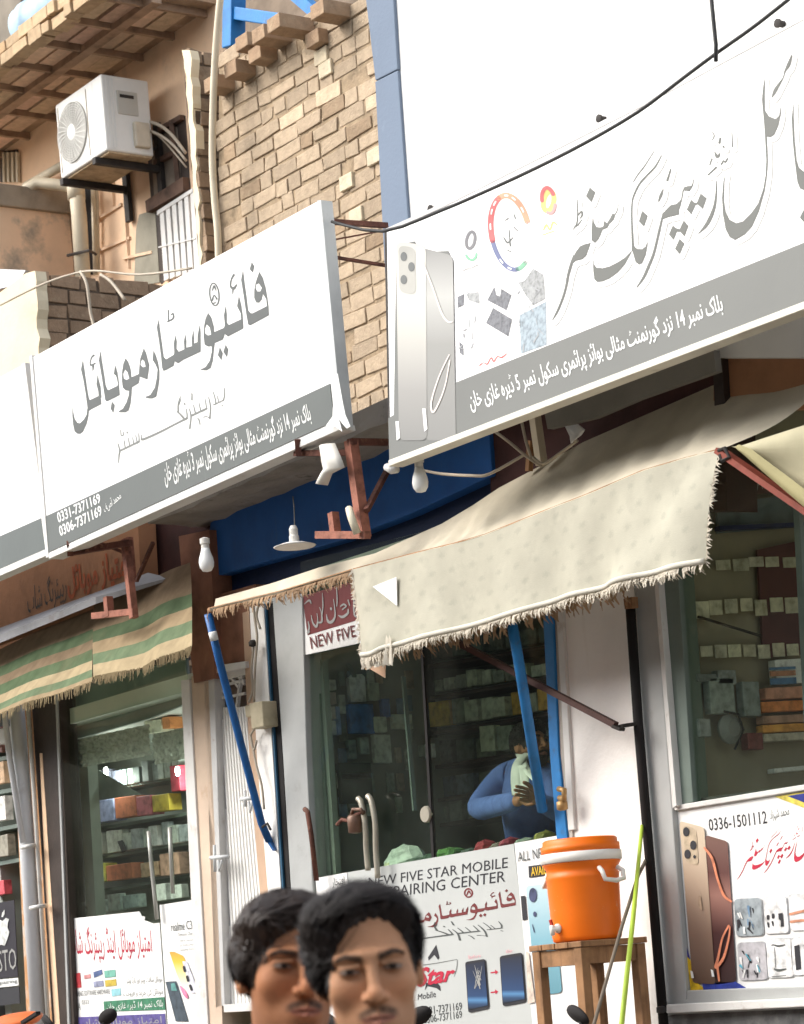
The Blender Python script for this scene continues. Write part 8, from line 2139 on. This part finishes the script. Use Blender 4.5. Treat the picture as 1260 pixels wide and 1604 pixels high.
m_blueshirt = mat('blue_cotton', (0.05, 0.085, 0.20), 0.85, 0.15, 9, 0.3, 200)
m_whiteshirt = mat('white_cotton', (0.62, 0.64, 0.70), 0.85, 0.08, 9, 0.3, 200)
m_navytr = mat('grey_cotton', (0.10, 0.10, 0.11), 0.85, 0.15, 9, 0.3, 200)
hpA = dict(skin=np.array((0.47, 0.245, 0.135)), line=.078, tilt=.02, arch=13, peak=.008, stubble=.22, moustache=.85, chin=.15, flow=(.72, .35, .25), acr=(-.35, .75, .5), len=(.035, .075), lift=.006,
           lumps=[((-.022, -.052, .082), (.058, .042, .032)), ((.030, -.045, .078), (.044, .040, .028)), ((-.055, -.020, .066), (.036, .058, .040)), ((-.066, .0, .030), (.022, .035, .045))], cap=(.080, .103, .088), strands=9000, jaw=1.0)
hpB = dict(skin=np.array((0.42, 0.185, 0.09)), line=.066, tilt=.22, arch=6, stubble=.34, moustache=.9, chin=.85, flow=(.85, .30, .22), acr=(-.2, .8, .45), len=(.045, .085), lift=.002, gaze=.001,
           lumps=[((-.040, -.040, .070), (.046, .050, .030)), ((.015, -.030, .086), (.06, .055, .030)), ((-.064, .010, .020), (.022, .045, .04))], cap=(.082, .105, .090), strands=9000, jaw=.92)
make_person('person', 'young man with thick black swept hair, facing the street in front', (581, 1518), 3.8, math.radians(3), math.radians(-4), math.radians(4), 1.0, hpA, HM, m_whiteshirt, m_navytr, 3)
make_person('person', 'young man in blue with combed brown-black hair, half hidden behind his companion', (472, 1513), 4.08, math.radians(16), math.radians(3), math.radians(0), 1.0, hpB, HM2, m_blueshirt, m_navytr, 8)

# shopkeeper leaning on the counter behind the glass
m_kam = mat('blue_kameez', (0.11, 0.18, 0.48), 0.85, 0.15, 9, 0.3, 150, stain=((0.05, 0.08, 0.22), 12, 0.55, 0.7, 0.6))
YK2 = YF + 0.62
hpC = dict(neck=(0, .05, -.12), skin=np.array((0.36, 0.17, 0.09)), line=.055, stubble=.3, moustache=.9, beard=.95, flow=(.2, .8, .2), acr=(.8, -.2, .3), len=(.02, .04), lumps=[((0, -.04, .085), (.06, .05, .03))], strands=1500)
hw = U(846, 1158, YK2)
el_ = U(744, 1270, YK2 - .12); wr_ = U(812, 1254, YK2 - .28)
el2 = U(884, 1275, YK2 - .10); wr2 = U(846, 1256, YK2 - .28)
keeper, MK, WK = make_person('person', 'bearded man in a blue shirt and white scarf, leaning inside the middle shop', (846, 1160), 11, math.radians(38), math.radians(4), math.radians(-10), 0.92, hpC, HM, m_kam, m_kam, 12, arms={'l': (el_, wr_), 'r': (el2, wr2)}, res=(110, 150), plane=YK2, legs=0.95, pose={'neckbase': ((830, 1206), .03), 'neck': ((834, 1188), .01), 'lsh': ((790, 1216), .02), 'rsh': ((876, 1226), .05), 'chest': ((832, 1250), .10), 'waist': ((838, 1310), .18), 'pelvis': ((842, 1360), .22)})
mb = MB()
for pts, w in (((( 838, 1176, .05), (822, 1186, -.08), (812, 1200, -.20), (810, 1222, -.25), (812, 1246, -.27)), 10), (((816, 1180, .0), (822, 1196, -.16), (832, 1212, -.24), (846, 1226, -.27)), 7), (((820, 1186, -.06), (822, 1205, -.22), (824, 1228, -.27), (824, 1250, -.28)), 8)):
    P = []
    for (x, y, dy) in smooth_line([(a_, b_, c_ + 2.0) for a_, b_, c_ in pts], 4):
        dy = dy - 2.0
        P.append([U(x + w * (q / 4 - .5) * 2 * .8, y, YK2 + dy - .02) + Vector((0, -.02 * math.cos((q / 4 - .5) * 3.0) + .006 * math.sin(q * 2.5), 0)) for q in range(5)])
    mb.grid(P)
mb.build('scarf', mat('white_scarf', (0.72, 0.74, 0.68), 0.9, 0.12, 12, 0.3, 120), keeper, True, solid=0.008)

# ================================================================== motorbikes parked in front of the shops
m_tyre = mat('tyre_rubber', (0.02, 0.02, 0.02), 0.85, 0.2, 20, 0.2); m_chrome = mat('chrome', (0.45, 0.45, 0.45), 0.25, 0.1, 9, 0, metal=0.9)
m_fuel = mat('red_tank_paint', (0.30, 0.02, 0.02), 0.3, 0.1, 5, 0); m_amber = mat('amber_lens', (0.75, 0.20, 0.02), 0.3, 0.05, 5, 0)
def motorbike(label, loc, mirrors=(-1, 1)):
    t = thing('motorbike', label, 'motorbike', loc, 'motorbikes parked before the shops')
    L = Vector(loc)
    for y in (-.62, .62):
        mbx = MB(); R_ = .27
        for (rr, r2, nm, mt_) in ((R_, .04, 'tyre', m_tyre), (R_ - .05, .012, 'rim', m_chrome)):
            mbx = MB(); mbx.tube([L + Vector((0, y + rr * math.cos(a), .31 + rr * math.sin(a))) for a in [2 * math.pi * k / 28 for k in range(29)]], r2, 8, cap=False)
            if nm == 'tyre': wh = mbx.build('wheel', mt_, t, True)
            else:
                for k in range(8):
                    a = math.pi * k / 4; mbx.tube([L + Vector((0, y, .31)), L + Vector((0, y + rr * math.cos(a), .31 + rr * math.sin(a)))], .004, 4)
                mbx.build('rim', mt_, wh, True)
    mbx = MB()
    for a, b in (((0, -.62, .31), (0, -.40, .98)), ((0, -.42, .80), (0, -.1, .45)), ((0, -.1, .45), (0, .62, .31)), ((0, -.42, .84), (0, .1, .74)), ((0, .1, .74), (0, .7, .70)), ((0, .2, .70), (0, .62, .31)), ((0, .1, .74), (0, .05, .42))): mbx.tube([L + Vector(a), L + Vector(b)], .022, 8)
    mbx.build('frame', m_black, t, True)
    mbx = MB(); mbx.lathe(L + Vector((0, -.36, .82)), [(.03, 0), (.10, .05), (.125, .18), (.10, .36), (.05, .42)], 16, (0, 1, -.12)); mbx.build('fuel_tank', m_fuel, t, True)
    mbx = MB(); mbx.box(L.x - .11, L.x + .11, L.y + .06, L.y + .70, L.z + .74, L.z + .82); mbx.build('seat', m_tyre, t, bevel=.03)
    mbx = MB(); mbx.box(L.x - .1, L.x + .1, L.y - .15, L.y + .12, L.z + .28, L.z + .56); mbx.build('engine', m_chrome, t, bevel=.03)
    mbx = MB(); mbx.tube([L + Vector(p) for p in ((-.36, -.28, 1.0), (-.2, -.38, 1.02), (0, -.41, .98), (.2, -.38, 1.02), (.36, -.28, 1.0))], .012, 8); mbx.build('handlebar', m_chrome, t, True)
    mbx = MB(); mbx.lathe(L + Vector((0, -.44, .90)), [(.05, 0.06), (.085, 0.0), (.08, -.06), (.03, -.09)], 16, (0, 1, 0)); mbx.build('headlight', m_chrome, t, True)
    for s_ in mirrors:
        mbx = MB(); mbx.tube([L + Vector((s_ * .2, -.38, 1.03)), L + Vector((s_ * .24, -.40, 1.09)), L + Vector((s_ * .27, -.38, 1.13))], .007, 8); st2 = mbx.build('mirror_stem', m_black, t, True)
        c = L + Vector((s_ * .29, -.375, 1.155)); mbx = MB(); mbx.lathe(c, [(.004, -.016), (.035, -.012), (.045, 0), (.046, .006), (.04, .008)], 18, (-s_ * .25, 1, .25))
        bm2 = mbx
        for i, v in enumerate(bm2.v): bm2.v[i] = Vector((c.x + (v.x - c.x) * 1.45, v.y, c.z + (v.z - c.z) * .72 + s_ * (v.x - c.x) * .35))
        bm2.build('mirror', m_black, st2, True)
        mbx = MB(); mbx.lathe(L + Vector((s_ * .17, -.46, .93)), [(.006, -.03), (.026, -.02), (.028, .02), (.012, .03)], 12, (0, 1, 0)); mbx.build('indicator', m_amber, t, True)
    return t
def bike_at(px, py, Y, side, label, mirrors=(-1, 1)):
    p = U(px, py, Y)
    return motorbike(label, (p.x - side * .29, Y + .375, p.z - 1.155), mirrors)
bike_at(168, 1593, 5.7, 1, 'black motorbike before the torn poster, only its mirrors showing at the bottom edge')
bike_at(656, 1592, 5.6, 1, 'motorbike before the star poster, its black mirror beside the front man', (1, -1))
bike_at(905, 1590, 5.7, -1, 'motorbike before the wooden stool, one black mirror showing', (-1,))
# orange cowl of a further bike at the lower left corner
p = U(20, 1598, 5.3)
oc = motorbike('motorbike with an orange cowl at the lower left corner', (p.x, 5.75, p.z - 1.14), ())
mb = MB(); mb.lathe(U(22, 1606, 5.35), [(.02, -.02), (.12, 0.0), (.14, .02), (.11, .035), (.03, .045)], 20, (0.1, -.2, 1)); mb.build('cowl', mat('orange_cowl', (0.70, 0.16, 0.04), 0.4, 0.1, 9, 0), oc, True)
mb = MB(); mb.bar(U(36, 1602, 5.3), U(60, 1587, 5.3), .022, .014); mb.build('lever', m_black, oc)
